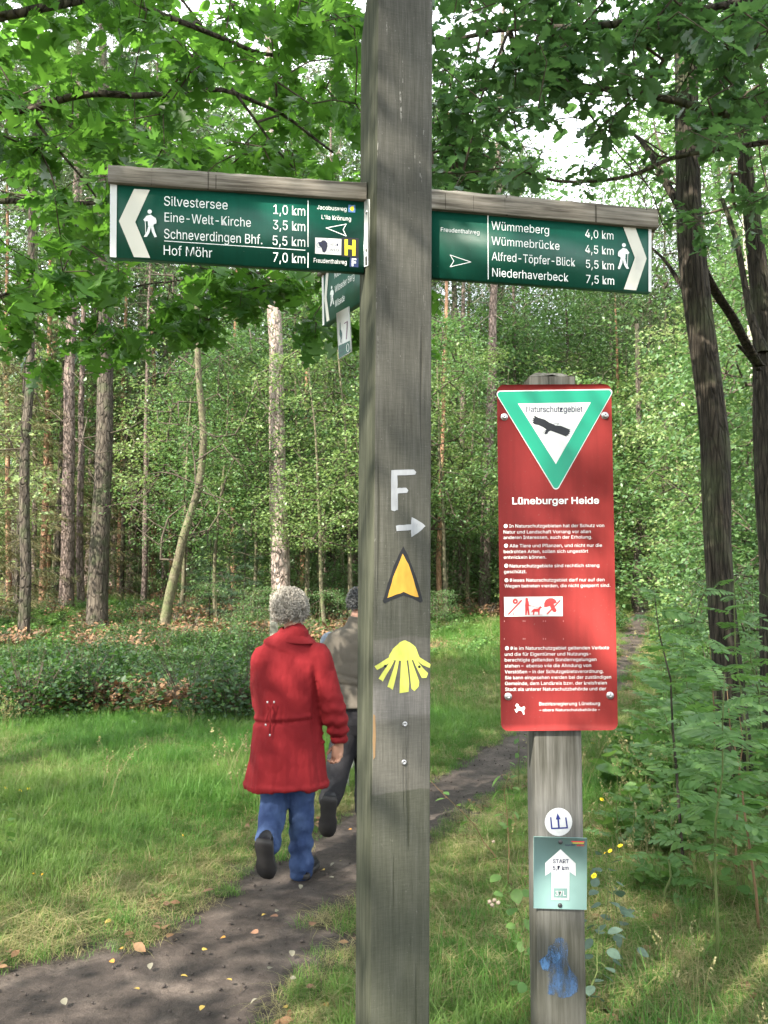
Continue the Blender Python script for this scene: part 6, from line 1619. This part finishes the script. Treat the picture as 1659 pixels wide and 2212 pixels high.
# birch stump, fallen logs and dead branches
p = D(592, 1365, 9.4); V, F = bark_trunk([[p[0], 9.4, tz(p[0], 9.4) - .05], [p[0], 9.4, .9], [p[0] - .01, 9.4, D(592, 1284, 9.4)[2]]], [.046, .044, .043], 16, 20, .05, 4, 9)
b = bark_trunk
o = obj('birch_stake', mesh_from(V, F, 'birch_stake'), MB_BIRCH); tag(o, 'short pale birch stake sticking up behind the grey-haired head', 'stake')
for i, (a, b_, Ya, Yb, r, lb, mt) in enumerate([((640, 1322), (720, 1326), 18.4, 18.7, .05, 'short pale log lying behind the two walkers', MB_BIRCH), ((240, 1312), (420, 1330), 20.5, 20.2, .035, 'long thin fallen branch on the forest floor', MB_TWIGG), ((215, 1335), (330, 1315), 20, 21, .02, 'thin dead branch leaning by the dark pine', MB_TWIGG),
                                           ((1130, 1290), (1290, 1282), 24, 25, .09, 'long pale log behind the red notice', MB_YOUNG), ((130, 1690), (235, 1702), 6.75, 6.6, .022, 'pale rotten stick in the left turf', MB_TWIGG), ((1585, 1880), (1700, 1975), 5., 4.4, .010, 'reddish bare stick at the right edge', MB_REDSTEM)]):
    A_, B_ = D(*a, Ya), D(*b_, Yb); A_[2] = tz(A_[0], Ya) + r * .8; B_[2] = tz(B_[0], Yb) + r * (.8 if i < 5 else 8); M_ = (A_ + B_) / 2 + [0, .08, r * .5]
    V, F = tube([A_, (A_ + M_) / 2 + [0, .02, .01], M_, (M_ + B_) / 2, B_], [r, r, r * .9, r * .85, r * .7], sides=10); V += RNG.normal(0, r * .06, V.shape)
    o = obj('fallen_branch', mesh_from(V, F, 'fallen_branch'), mt); tag(o, lb, 'branch')
# ================================================================== PEOPLE
def skin_surface(parts, voxel, smooth=4, name='body'):
    g = Geo()
    for V, F in parts: g.add(V, F)
    me = g.mesh('tmp'); o = bpy.data.objects.new('tmp', me); SC.collection.objects.link(o)
    m = o.modifiers.new('r', 'REMESH'); m.mode = 'VOXEL'; m.voxel_size = voxel; m.use_smooth_shade = True
    if smooth: s_ = o.modifiers.new('s', 'SMOOTH'); s_.factor = .5; s_.iterations = smooth
    bpy.context.view_layer.update()
    dg = bpy.context.evaluated_depsgraph_get(); out = bpy.data.meshes.new_from_object(o.evaluated_get(dg))
    bpy.data.objects.remove(o); bpy.data.meshes.remove(me)
    out.name = name; out.materials.clear()
    return out
def displace(me, fn):
    n = len(me.vertices); co = np.zeros(n * 3, np.float32); me.vertices.foreach_get('co', co); co = co.reshape(-1, 3).astype(float)
    no = np.zeros(n * 3, np.float32); me.vertices.foreach_get('normal', no); no = no.reshape(-1, 3)
    co = co + no * fn(co, no)[:, None]; me.vertices.foreach_set('co', co.astype(np.float32).ravel()); me.update()
def limb(pts, ra, rb=None, sides=18): 
    # resample smoothly
    P = np.asarray(pts, float); n = len(P); m = (n - 1) * 6 + 1; t = np.linspace(0, n - 1, m)
    Q = np.stack([np.interp(t, np.arange(n), P[:, k]) for k in range(3)], 1); R1 = np.interp(t, np.arange(n), ra); R2 = np.interp(t, np.arange(n), rb if rb is not None else ra)
    for _ in range(4):
        Q[1:-1] = (Q[:-2] + 2 * Q[1:-1] + Q[2:]) / 4; R1[1:-1] = (R1[:-2] + 2 * R1[1:-1] + R1[2:]) / 4; R2[1:-1] = (R2[:-2] + 2 * R2[1:-1] + R2[2:]) / 4
    return tube(Q, R1, R2, sides=sides, roundcap=True)
def cloth(name, c, bump=.25, scale=900, rough=.85, fold=6., vary=.06, patch=None):
    m = NT(name); v = m.coord('Object')
    w = m.n('TexWave', {'Vector': m.coord('Object', (1, 1, 1)), 'Scale': scale / 6., 'Distortion': 1.5}).outputs['Fac']
    nz = m.noise(v, fold, 5, .6); fine = m.noise(v, 240, 3, .7)
    col = m.mix(nz, tuple(x * (1 - vary) for x in c), tuple(x * (1 + vary) for x in c))
    col = m.mix(.25, col, m.ramp(fine, [(.3, (.7, .7, .7)), (.7, (1.3, 1.3, 1.3))]), 'MULTIPLY')
    if patch: col = m.mix(m.ramp(m.noise(v, patch[0], 3), [(.42, (0, 0, 0)), (.62, (1, 1, 1))]), col, patch[1])
    h = m.math('ADD', m.math('MULTIPLY', m.noise(m.coord('Object', (1, 1, .5)), 16, 4, .55), 3.), fine)
    return m.done(m.pbsdf(col, rough, m.bump(h, bump, .012), .2, **{'Sheen Weight': .0}))
M_SKIN = plain('skin', (.36, .19, .13), .55, .4, vary=.10)
M_JACKET = cloth('red_poplin', (.165, .0085, .012), .35)
M_JEANS = cloth('blue_denim', (.022, .040, .105), .5, patch=(7, (.045, .075, .16)))
M_SHOE = cloth('black_leather_shoe', (.016, .016, .02), .2, rough=.45)
M_SOLE = plain('dark_rubber_sole', (.035, .032, .032), .7, .3, bump=.5, bscale=120, vary=.3)
M_HAIR = leaf_material('silver_grey_hair', [(.23, .21, .185), (.32, .295, .26), (.42, .39, .345), (.28, .255, .225)], (.4, .37, .33), .1, .5, .4)
M_HAIRB = plain('grey_hair_base', (.20, .18, .155), .7, .3, vary=.15)
M_HAIRD = leaf_material('dark_grey_hair', [(.03, .032, .035), (.075, .078, .082), (.13, .13, .13)], (.1, .1, .1), .05, .5, .4)
M_HAIRDB = plain('dark_hair_base', (.03, .03, .032), .7, .3, vary=.3)
M_VEST = cloth('brown_fleece_vest', (.115, .100, .082), .2)
M_SHIRT = cloth('light_blue_shirt', (.15, .18, .23), .3)
M_TROUS = cloth('charcoal_trousers', (.018, .017, .020), .5)
M_EYEW = plain('eye_white', (.7, .7, .68), .3, .5)

def seg(pts, Y):  # picture points at given depths (scalar or per point)
    return np.array([D(p[0], p[1], (Y if np.isscalar(Y) else Y[i])) for i, p in enumerate(pts)])
def px_m(Y): return Y / F_PX * 1.0
def rounded(verts_fn): pass

def shoe(par, heel, toe, w, up, name='shoe', label=None):
    """sole and upper between a heel point and a toe point; up = direction out of the foot's top"""
    heel, toe = np.array(heel, float), np.array(toe, float); d = unit(toe - heel); L = np.linalg.norm(toe - heel); up = unit(np.array(up) - d * (np.array(up) @ d)); s_ = np.cross(d, up)
    prof = [(0, .36), (.06, .44), (.25, .43), (.45, .40), (.65, .50), (.82, .48), (.95, .34), (1.0, .15)]
    n = 14; th = np.linspace(0, 2 * math.pi, n, endpoint=False)
    def body(h0, hs, grow_=1.):
        V = []
        for t, hw in prof:
            hh = hs * (1.0 if t < .3 else 1.0 - (t - .3) * .85)
            for a in th: V.append(heel + d * (t * L) + s_ * (math.cos(a) * hw * w * grow_) + up * (h0 + (max(math.sin(a), -.25) + .25) * hh))
        V = np.array(V); F = [(i * n + j, i * n + (j + 1) % n, (i + 1) * n + (j + 1) % n, (i + 1) * n + j) for i in range(len(prof) - 1) for j in range(n)]
        return V, F, len(prof)
    V, F, m_ = body(.018, .055)
    cap = [list(range(n)), [(m_ - 1) * n + q for q in range(n)][::-1]]
    up_ = obj('upper', mesh_from(V, [np.array(F), np.array(cap)], 'upper'), M_SHOE, None)
    V2 = []; 
    for lvl in (0, .026):
        for t, hw in prof: V2 += [heel + d * (t * L * 1.04 - .004) + s_ * (hw * w * 1.10) + up * lvl, heel + d * (t * L * 1.04 - .004) - s_ * (hw * w * 1.10) + up * lvl]
    k = len(prof); F2 = []
    for i in range(k - 1):
        a = 2 * i; F2 += [(a, a + 2, a + 3, a + 1), (2 * k + a, 2 * k + a + 1, 2 * k + a + 3, 2 * k + a + 2), (a, 2 * k + a, 2 * k + a + 2, a + 2), (a + 1, a + 3, 2 * k + a + 3, 2 * k + a + 1)]
    F2 += [(0, 1, 2 * k + 1, 2 * k), (2 * k - 2, 4 * k - 2, 4 * k - 1, 2 * k - 1)]
    e = empty(name, (0, 0, 0)); e.parent = par; e.location = -Vector(par.location)
    if label: e['label'] = label
    up_.parent = e
    so = obj('sole', mesh_from(np.array(V2), np.array(F2), 'sole', False), M_SOLE, None); so.parent = e
    return e

def hand(c, d, side, palm_n, s=1.):
    """closed tubes of a relaxed hand: c wrist, d along the hand, side towards the thumb, palm_n out of the palm"""
    c, d, side, palm_n = np.array(c, float), unit(d), unit(side), unit(palm_n); parts = []
    parts.append(limb([c - d * .03 * s, c + d * .02 * s, c + d * .05 * s, c + d * .085 * s], [.024 * s, .030 * s, .037 * s, .036 * s], [.018 * s, .017 * s, .016 * s, .013 * s], 12))
    for i, (o_, L) in enumerate(((.027, .070), (.009, .078), (-.009, .073), (-.026, .058))):
        b0 = c + d * .080 * s + side * o_ * s; L *= s
        p1 = b0 + d * L * .42 + palm_n * L * .10; p2 = p1 + d * L * .15 + palm_n * L * .32; p3 = p2 - d * L * .12 + palm_n * L * .22
        parts.append(tube([b0 - d * .012, b0, p1, p2, p3], [.0085 * s, .0090 * s, .0085 * s, .0078 * s, .0066 * s], sides=10, roundcap=True))
    t0 = c + d * .022 * s + side * .024 * s; t1 = t0 + d * .030 * s + side * .026 * s + palm_n * .008; t2 = t1 + d * .026 * s + side * .004 * s + palm_n * .016
    parts.append(tube([t0 - side * .01, t0, t1, t2], [.013 * s, .0125 * s, .0105 * s, .0085 * s], sides=10, roundcap=True))
    return parts

def head_parts(c, fwd, r=.098):
    """c head centre; fwd facing direction (horizontal)"""
    fwd = unit(fwd); rt = np.cross(fwd, [0, 0, 1.]); U = np.array([0, 0, 1.])
    M3 = np.stack([rt, fwd, U], 1)
    def el(off, rad, seg_=18, rings=12):
        V, F = ellipsoid((0, 0, 0), rad, seg_, rings); return (V + np.array(off)) @ M3.T + c, F
    P = [el((0, -.005, .020), (.074, .092, .092)), el((0, .026, -.045), (.052, .060, .066)), el((0, .052, -.082), (.024, .020, .020), 10, 8),
         el((0, .094, -.018), (.012, .020, .022), 10, 8), el((0, .088, .004), (.009, .012, .020), 8, 6), el((.073, -.006, -.014), (.009, .018, .030), 10, 8), el((-.073, -.006, -.014), (.009, .018, .030), 10, 8),
         el((0, .080, -.056), (.024, .012, .006), 10, 6), el((0, .080, -.065), (.020, .012, .006), 10, 6)]
    return P, M3
def eyes(c, M3, par):
    for sx in (-1, 1):
        V, F = ellipsoid((0, 0, 0), (.011, .011, .011), 12, 8); V = (V + [sx * .030, .078, .005]) @ M3.T + c
        obj('eye', mesh_from(V, F, 'eye'), M_EYEW, par)

# ---------------- the woman in the red jacket
rng = np.random.default_rng(21)
Y0 = float(G(650, 1893)[1]); k = px_m(Y0)
wl_ = (float(D(628, 1890, Y0)[0]), Y0, tz(D(628, 1890, Y0)[0], Y0))
she = empty('person', wl_, 'grey-haired person in a long red jacket and blue jeans walking away on the path', 'person')
gz_ = wl_[2]
hc = D(628, 1318, Y0 + .06)
hp, M3 = head_parts(hc, (.28, .96, 0))
parts = list(hp)
parts.append(limb(seg([(632, 1345), (634, 1372), (632, 1400)], Y0 + .03), [.052, .050, .055], [.052, .05, .05]))
parts.append(limb(seg([(628, 1400), (626, 1430), (624, 1500), (624, 1560), (624, 1610), (626, 1650)], Y0), [.075, .135, .12, .11, .14, .13], [.06, .085, .08, .075, .10, .09]))
# legs: planted right foot, left foot swung up behind
LR = seg([(652, 1640), (652, 1740), (651, 1830), (650, 1882)], [Y0, Y0 + .03, Y0 + .02, Y0 + .0])
LL = seg([(604, 1640), (592, 1735), (580, 1800), (574, 1835)], [Y0, Y0 + .0, Y0 - .14, Y0 - .27])
parts += [limb(LR, [.082, .060, .050, .036]), limb(LL, [.082, .060, .050, .036])]
parts.append(limb([LR[-1], LR[-1] + [.004, .06, -.01], LR[-1] + [.01, .14, -.022]], [.034, .032, .02]))
parts.append(limb([LL[-1], LL[-1] + [0, .02, -.08], LL[-1] + [0, .05, -.13]], [.034, .032, .02]))
# arms
AR = seg([(684, 1418), (712, 1500), (722, 1548), (732, 1602)], [Y0, Y0 - .02, Y0 + .0, Y0 + .03])
AL = seg([(574, 1422), (566, 1490), (570, 1535)], [Y0, Y0 + .06, Y0 + .02])
AL = np.vstack([AL, AL[-1] + [.09, .22, .05]])
parts += [limb(AR, [.050, .042, .038, .026]), limb(AL, [.050, .042, .038, .026])]
parts += hand(AR[-1] + [.002, 0, -.008], unit(np.array([-.16, .10, -.9])), (-.75, .5, .1), (-.5, -.62, .1), .95)
parts += hand(AL[-1], (.2, .95, .1), (0, 0, 1), (1, -.2, 0), .9)
obj('body', skin_surface(parts, .0045, 2), M_SKIN, she)
eyes(hc, M3, she)
# jacket
JK = [limb(seg([(640, 1372), (634, 1388), (628, 1404)], Y0 + .02), [.082, .13, .17], [.075, .095, .12], 26)]
rows = [(627, 1405, 62, .105), (625, 1425, 78, .125), (623, 1465, 78, .135), (622, 1510, 74, .135), (622, 1548, 71, .130), (621, 1590, 76, .142), (620, 1640, 82, .158), (619, 1680, 87, .170), (619, 1700, 89, .175)]
P = seg([(r[0], r[1]) for r in rows], Y0 + .01)
JK.append(tube(P, [r[2] * k for r in rows], [r[3] for r in rows], sides=40))
JK.append(limb(AR[:3].tolist() + [(AR[3] + [-.002, 0, .030]).tolist()], [.085, .076, .070, .052], [.085, .08, .075, .052], 22))
JK.append(limb(AL.tolist(), [.080, .072, .066, .05], [.085, .08, .072, .05], 22))
jm = skin_surface(JK, .0075, 5, 'jacket')
nzf = Noise2(71)
hemz = D(619, 1696, Y0)[2]; wz = D(620, 1550, Y0)[2]; cx0 = D(622, 1500, Y0)[0]; topz = D(622, 1400, Y0)[2]
def folds(co, no):
    a = np.arctan2(co[:, 1] - Y0, co[:, 0] - cx0); z = co[:, 2]
    low = np.clip((wz - z) / (wz - hemz), 0, 1)
    f = .016 * low * (nzf.fbm(a * 3.2 + 9, z * 1.2, 3) - .5) * 2
    f += .014 * (nzf.fbm(co[:, 0] * 11 + co[:, 2] * 4, co[:, 2] * 5 - co[:, 0] * 6, 5) - .5) * 2
    f -= .010 * np.exp(-((z - wz + .01 - .06 * (co[:, 0] - cx0)) / .010) ** 2) * (co[:, 0] < cx0 + .16)         # waist seam
    f += .006 * np.exp(-((z - wz - .014 - .06 * (co[:, 0] - cx0)) / .012) ** 2) * (co[:, 0] < cx0 + .16)
    f += .007 * np.exp(-((z - hemz - .012) / .014) ** 2)
    arm = (co[:, 0] > cx0 + .20) & (co[:, 2] > D(0, 1606, Y0)[2])
    f += arm * .008 * np.sin(z * 95 + 5 * nzf.fbm(co[:, 0] * 20, z * 6, 2)) * np.clip((D(0, 1480, Y0)[2] - z) / .3, 0, 1)
    gather = np.exp(-((co[:, 0] - (cx0 - .06)) / .07) ** 2) * np.exp(-((z - wz - .03) / .06) ** 2) * (co[:, 1] < Y0)
    f += gather * .006 * np.sin(co[:, 0] * 190)
    f -= .02 * np.exp(-((co[:, 0] - (cx0 + .165)) / .016) ** 2) * (co[:, 1] < Y0) * np.clip((topz - .03 - z) / .15, 0, 1) * np.clip((z - wz + .14) / .1, 0, 1)   # crease between arm and back
    return f
displace(jm, folds)
jk = obj('jacket', jm, M_JACKET, she)
# stand-up collar: a turned-over band
cN = 26; V = []; th = np.linspace(0, 2 * math.pi, cN, endpoint=False); nc = D(636, 1372, Y0 + .03)
for (dz, r1, r2) in ((.026, .064, .064), (.034, .070, .070), (.028, .080, .078), (-.004, .105, .098), (-.022, .128, .112), (-.032, .132, .116), (-.03, .115, .10)):
    for a in th: V.append(nc + [math.cos(a) * r1 - .002, math.sin(a) * r2, dz + .010 * math.sin(a) - .014 * math.cos(a)])
F = [(i * cN + j, i * cN + (j + 1) % cN, (i + 1) * cN + (j + 1) % cN, (i + 1) * cN + j) for i in range(6) for j in range(cN)]
o = obj('collar', mesh_from(np.array(V), np.array(F), 'collar'), M_JACKET, she); md = o.modifiers.new('s', 'SUBSURF'); md.levels = md.render_levels = 1
# drawstrings with toggles
bk_ = lambda x, y: D(x, y, Y0 - .145)
for q in ([(580, 1518), (584, 1530), (578, 1545), (574, 1562)], [(590, 1518), (584, 1532), (584, 1552), (583, 1585)]):
    V, F = tube([bk_(*p) for p in q], .0035, sides=6); obj('drawstring', mesh_from(V, F, 'drawstring'), M_JACKET, she)
for q in ((574, 1566), (583, 1588), (578, 1517), (592, 1517)): V, F = ellipsoid(bk_(*q), (.0055, .0055, .008), 8, 6); obj('toggle', mesh_from(V, F, 'toggle'), M_METAL, she)
# cuff
V, F = tube([AR[3] + [-.003, 0, .030], AR[3] + [-.001, 0, .008], AR[3] + [0, 0, -.004]], [.050, .044, .041], sides=18); obj('cuff', mesh_from(V, F, 'cuff'), M_JACKET, she)
# jeans
JL = [limb(seg([(628, 1620), (627, 1665)], Y0), [.165, .16], [.12, .115]),
      limb(np.vstack([LR[0], LR[1], LR[2], LR[3] + [0, 0, .012]]), [.094, .076, .066, .070], [.095, .078, .070, .076], 22), limb(np.vstack([LL[0], LL[1], LL[2], LL[3] + [.01, .01, .015]]), [.098, .080, .070, .064], [.10, .08, .075, .066], 22)]
jn = skin_surface(JL, .007, 3, 'jeans')
displace(jn, lambda co, no: .013 * (nzf.fbm(co[:, 0] * 16 + co[:, 1] * 9, co[:, 2] * 13 - co[:, 0] * 6, 5) - .5) * 2 + .006 * np.sin(co[:, 2] * 75 + 6 * nzf.fbm(co[:, 0] * 9, co[:, 2] * 4, 2)) * np.exp(-((co[:, 2] - gz_ - .13) / .16) ** 2))
obj('jeans', jn, M_JEANS, she)
shoe(she, np.array([LR[3][0] + .005, Y0 - .055, gz_ + .004]), np.array([LR[3][0] + .055, Y0 + .20, gz_ + .002]), .095, (0, 0, 1), label='planted black shoe')
shoe(she, D(568, 1822, Y0 - .40) + [0, 0, .0], D(576, 1897, Y0 - .24), .098, (.15, .9, .35), label='lifted black shoe with its sole turned back')
# curly hair
def hair(par, c, M3, rad, n, mat, mbase, ln, curl, seed, zmin=-.6, back=True):
    rng = np.random.default_rng(seed)
    V, F = ellipsoid((0, 0, 0), rad, 30, 20)
    V = V * .975 * (1 + .03 * (nzf.fbm(V[:, 0] * 40 + 7, V[:, 2] * 40 + V[:, 1] * 30, 3) - .5)[:, None] * 2)
    keepf = np.array([(V[f][:, 2].min() / rad[2] > zmin) and not (V[f][:, 1].max() > rad[1] * .55 and V[f][:, 2].max() < rad[2] * .35) for f in F])
    F = F[keepf]; obj('hair_cap', mesh_from((V + [0, -.012, .012]) @ M3.T + c, F, 'hair_cap'), mbase, par)
    g = Geo(); cnt = 0
    while cnt < n:
        u = rng.normal(0, 1, 3); u /= np.linalg.norm(u)
        if u[2] < zmin or (u[1] > .5 and u[2] < .35): continue
        p = u * np.array(rad) * (1 + .10 * (nzf.fbm(u[0] * 5 + 3, u[2] * 5 + u[1] * 4, 2) - .5)); sw = nzf.fbm(u[0] * 3 + 9, u[2] * 3 + u[1] * 2, 2) * 6; dn = np.array([0, .25, -1.]) - u * (u @ np.array([0, .25, -1.])); sd_ = np.cross(u, unit(dn)); tng = unit(unit(dn) * (.6 + math.cos(sw)) + sd_ * math.sin(sw) * 1.3 + rng.normal(0, .25, 3)); bi = np.cross(u, tng)
        L = ln * rng.uniform(.6, 1.4); m = 6; t = np.linspace(0, 1, m)
        ph = rng.uniform(-1, 1) * curl
        Q = p[None] + tng * (np.sin(t * 2.4) / 2.4 * L)[:, None] + bi * ((1 - np.cos(t * ph)) * L * .5 * np.sign(ph))[:, None] + u * ((np.sin(t * math.pi) * .35 * L * abs(curl) / 3) + .001)[:, None]
        Vh, Fh = tube(Q, .0026 * (1 - .6 * t), sides=3, caps=False); g.add((Vh + [0, -.012, .012]) @ M3.T + c, Fh); cnt += 1
    o = obj('hair', g.mesh('hair'), mat, par); o['kind'] = 'stuff'
hair(she, hc, M3, (.091, .104, .104), 3200, M_HAIR, M_HAIRB, .046, 2.4, 5, -.66)
V, F = tube([D(655, 1345, Y0 + .02) + np.array([math.cos(a) * .006, 0, math.sin(a) * .008]) for a in np.linspace(0, 6.2, 9)], .0015, sides=5); obj('earring', mesh_from(V, F, 'earring'), M_METAL, she)

# ---------------- the man in the brown vest, mostly hidden by the signpost
Y1 = 5.75; k1_ = px_m(Y1); xg = float(D(775, 1700, Y1)[0]); g1_ = tz(xg, Y1)
he = empty('person', (xg, Y1, g1_), 'dark-haired person in a brown vest half hidden behind the signpost', 'person')
hc = D(776, 1303, Y1 + .05); hp, M3 = head_parts(hc, (.15, 1, 0)); parts = list(hp)
parts.append(limb(seg([(776, 1330), (776, 1362)], Y1 + .02), [.06, .075]))
parts.append(limb(seg([(776, 1375), (775, 1410), (774, 1470), (774, 1520), (774, 1560)], Y1), [.12, .19, .165, .16, .15], [.09, .12, .11, .11, .11]))
ML_ = seg([(752, 1560), (735, 1640), (722, 1700), (712, 1728)], [Y1, Y1 + .0, Y1 - .20, Y1 - .38]); MR_ = seg([(796, 1560), (793, 1660), (790, 1740), (790, 1778)], [Y1, Y1 + .08, Y1 + .12, Y1 + .12])
MR_[-1][2] = tz(MR_[-1][0], MR_[-1][1]) + .08
parts += [limb(ML_, [.09, .066, .052, .04]), limb(MR_, [.09, .066, .052, .04])]
parts.append(limb([ML_[-1], ML_[-1] + [0, .03, -.08], ML_[-1] + [0, .06, -.13]], [.036, .034, .02])); parts.append(limb([MR_[-1], MR_[-1] + [0, .08, -.03], MR_[-1] + [0, .16, -.04]], [.036, .034, .02]))
BL_ = seg([(712, 1385), (703, 1460), (712, 1520)], [Y1 + .05, Y1 + .12, Y1 + .18]); BL_ = np.vstack([BL_, BL_[-1] + [.16, .16, .02]]); BR_ = seg([(838, 1395), (850, 1470), (848, 1530), (846, 1590)], [Y1, Y1 + .02, Y1 + .08, Y1 + .14])
parts += [limb(BL_, [.052, .045, .04, .028]), limb(BR_, [.052, .045, .04, .028])]
parts += hand(BL_[-1], (.9, .4, 0), (0, 0, 1), (0, .3, -1), 1.05) + hand(BR_[-1], (0, .1, -1), (-.3, 1, 0), (-1, 0, 0), 1.05)
obj('body', skin_surface(parts, .006, 2), M_SKIN, he); eyes(hc, M3, he)
rows = [(777, 1358, 42, .09), (776, 1372, 66, .115), (775, 1392, 78, .13), (774, 1440, 78, .14), (773, 1480, 76, .14), (773, 1500, 74, .138), (773, 1526, 75, .142)]
vm = skin_surface([tube(seg([(r[0], r[1]) for r in rows], Y1), [r[2] * k1_ for r in rows], [r[3] for r in rows], sides=36), limb(seg([(776, 1350), (776, 1366)], Y1 + .02), [.095, .14], [.085, .11])], .009, 4, 'vest')
vz = D(0, 1478, Y1)[2]
displace(vm, lambda co, no: .005 * (nzf.fbm(co[:, 0] * 7, co[:, 2] * 14, 4) - .5) * 2 - .011 * np.exp(-((co[:, 2] - vz + .08 * (co[:, 0] - xg)) / .012) ** 2) - .007 * np.exp(-((co[:, 2] - vz - .05 - .2 * np.abs(co[:, 0] - xg)) / .010) ** 2))
obj('vest', vm, M_VEST, he)
V = []; nc = D(777, 1352, Y1 + .03)
for (dz, r1, r2) in ((.034, .070, .068), (.040, .078, .074), (.02, .092, .085), (-.016, .118, .10), (-.022, .105, .09)):
    for a in th: V.append(nc + [math.cos(a) * r1, math.sin(a) * r2, dz])
F = [(i * cN + j, i * cN + (j + 1) % cN, (i + 1) * cN + (j + 1) % cN, (i + 1) * cN + j) for i in range(4) for j in range(cN)]
obj('collar', mesh_from(np.array(V), np.array(F), 'collar'), M_VEST, he)
for q in (BL_, BR_):
    sm = skin_surface([limb(q, [.066, .058, .052, .045])], .008, 2, 'sleeve'); displace(sm, lambda co, no: .006 * (nzf.fbm(co[:, 0] * 16, co[:, 2] * 20, 3) - .5)); obj('sleeve', sm, M_SHIRT, he)
tm = skin_surface([limb(seg([(774, 1510), (774, 1560)], Y1), [.165, .16], [.12, .12]), limb(np.vstack([ML_[:3], [ML_[3] + [0, .02, .0]]]), [.105, .088, .076, .07], None, 20), limb(np.vstack([MR_[:3], [MR_[3]]]), [.105, .088, .076, .07], None, 20)], .008, 3, 'trousers')
displace(tm, lambda co, no: .009 * (nzf.fbm(co[:, 0] * 12, co[:, 2] * 16, 4) - .5) * 2); obj('trousers', tm, M_TROUS, he)
shoe(he, D(710, 1728, Y1 - .50), D(706, 1806, Y1 - .36), .105, (.1, .9, .3)); shoe(he, np.array([MR_[-1][0], MR_[-1][1] - .05, g1_ + .004]), np.array([MR_[-1][0] + .02, MR_[-1][1] + .23, g1_ + .004]), .105, (0, 0, 1))
hair(he, hc, M3, (.082, .100, .098), 1500, M_HAIRD, M_HAIRDB, .03, 1.0, 6, -.55)

# ---------------- white dog ahead of them
M_FUR = plain('white_fur', (.42, .42, .38), .85, .2, vary=.15, bump=.6, bscale=120)
dy = 6.75; d0 = D(768, 1700, dy); gz2 = tz(d0[0], dy)
dog = empty('dog', (float(d0[0]), dy, gz2), 'white dog glimpsed between the legs of the vest wearer', 'dog')
o0 = np.array([d0[0], dy, gz2]); B_ = lambda x, y, z: o0 + np.array([x, y, z])
pp = [limb([B_(0, -.02, .47), B_(0, .12, .46), B_(.01, .34, .45), B_(.02, .52, .48)], [.095, .10, .115, .11], [.11, .11, .14, .12], 18),
      limb([B_(.02, .54, .52), B_(.03, .66, .62), B_(.03, .72, .68)], [.075, .06, .055]), limb([B_(.03, .70, .70), B_(.03, .80, .70), B_(.03, .90, .66)], [.062, .05, .028]),
      limb([B_(0, -.10, .50), B_(-.01, -.20, .46), B_(-.02, -.26, .34), B_(-.02, -.27, .24)], [.026, .030, .028, .010])]
for sx in (-1, 1):
    pp.append(limb([B_(sx * .07, .0, .44), B_(sx * .075, .06, .30), B_(sx * .075, -.06, .20), B_(sx * .075, -.02, .05), B_(sx * .075, .03, .022)], [.075, .052, .030, .024, .026]))
    pp.append(limb([B_(sx * .06 + .02, .50, .40), B_(sx * .065 + .02, .47, .26), B_(sx * .065 + .02, .50, .12), B_(sx * .065 + .02, .53, .022)], [.052, .036, .026, .026]))
    pp.append(limb([B_(.03 + sx * .045, .70, .75), B_(.03 + sx * .06, .69, .79), B_(.03 + sx * .07, .70, .75)], [.022, .018, .010]))
dm = skin_surface(pp, .008, 3, 'body'); displace(dm, lambda co, no: .008 * (nzf.fbm(co[:, 0] * 40 + co[:, 1] * 30, co[:, 2] * 35, 3) - .5) * 2); obj('body', dm, M_FUR, dog)
V, F = ellipsoid(B_(.03, .925, .665), (.014, .012, .012), 8, 6); obj('nose', mesh_from(V, F, 'nose'), M_SHOE, dog)
# ================================================================== LABELS THAT SINGLE OUT EACH BACKGROUND TREE
ZONES = [(-1e9, -20, 'beyond the left edge of the clearing'), (-20, 105, 'behind the slim dark pine at far left'), (105, 195, 'behind the twin grey pines'), (195, 330, 'right behind the thick mottled pine'), (330, 450, 'around the crooked birch'),
         (450, 590, 'left of the pale sunlit pine'), (590, 690, 'straight behind the pale sunlit pine'), (690, 800, 'between pale pine and signpost'), (800, 935, 'hidden behind the signpost'), (935, 1075, 'right of the signpost'),
         (1075, 1200, 'behind the left half of the red notice'), (1200, 1330, 'behind the right half of the red notice'), (1330, 1470, 'beside the path end'), (1470, 1580, 'behind the big furrowed trunk'), (1580, 1680, 'at the right edge'), (1680, 1e9, 'beyond the right edge')]
ORD = ['nearest', 'second nearest', 'third nearest', 'fourth nearest', 'fifth nearest', 'sixth nearest', 'seventh nearest', 'eighth nearest', 'ninth nearest']
KINDL = {'young leafy trees in the sunlit clearing': 'light green young tree', 'darker young trees of the understory': 'darker green young tree', 'dark shrubs': 'low dark shrub', 'bright shrubs': 'low bright shrub',
         'drooping spruces': 'yellowish drooping spruce', 'slim pines in the wood behind the clearing': 'slim background pine', 'tall broadleaf trees behind the clearing': 'tall broadleaf tree'}
bins = {}
for o in SC.objects:
    g_ = o.get('group')
    if o.parent is None and g_ in KINDL:
        px = CX + F_PX * o.location.x / max(.5, o.location.y)
        z = next(t for a, b_, t in ZONES if a <= px < b_); bins.setdefault((g_, z), []).append((o.location.y, o))
for (g_, z), lst in bins.items():
    lst.sort(key=lambda q: q[0])
    for i, (_, o) in enumerate(lst):
        o['label'] = (ORD[i] + ' ' if len(lst) > 1 else '') + KINDL[g_] + ' ' + z
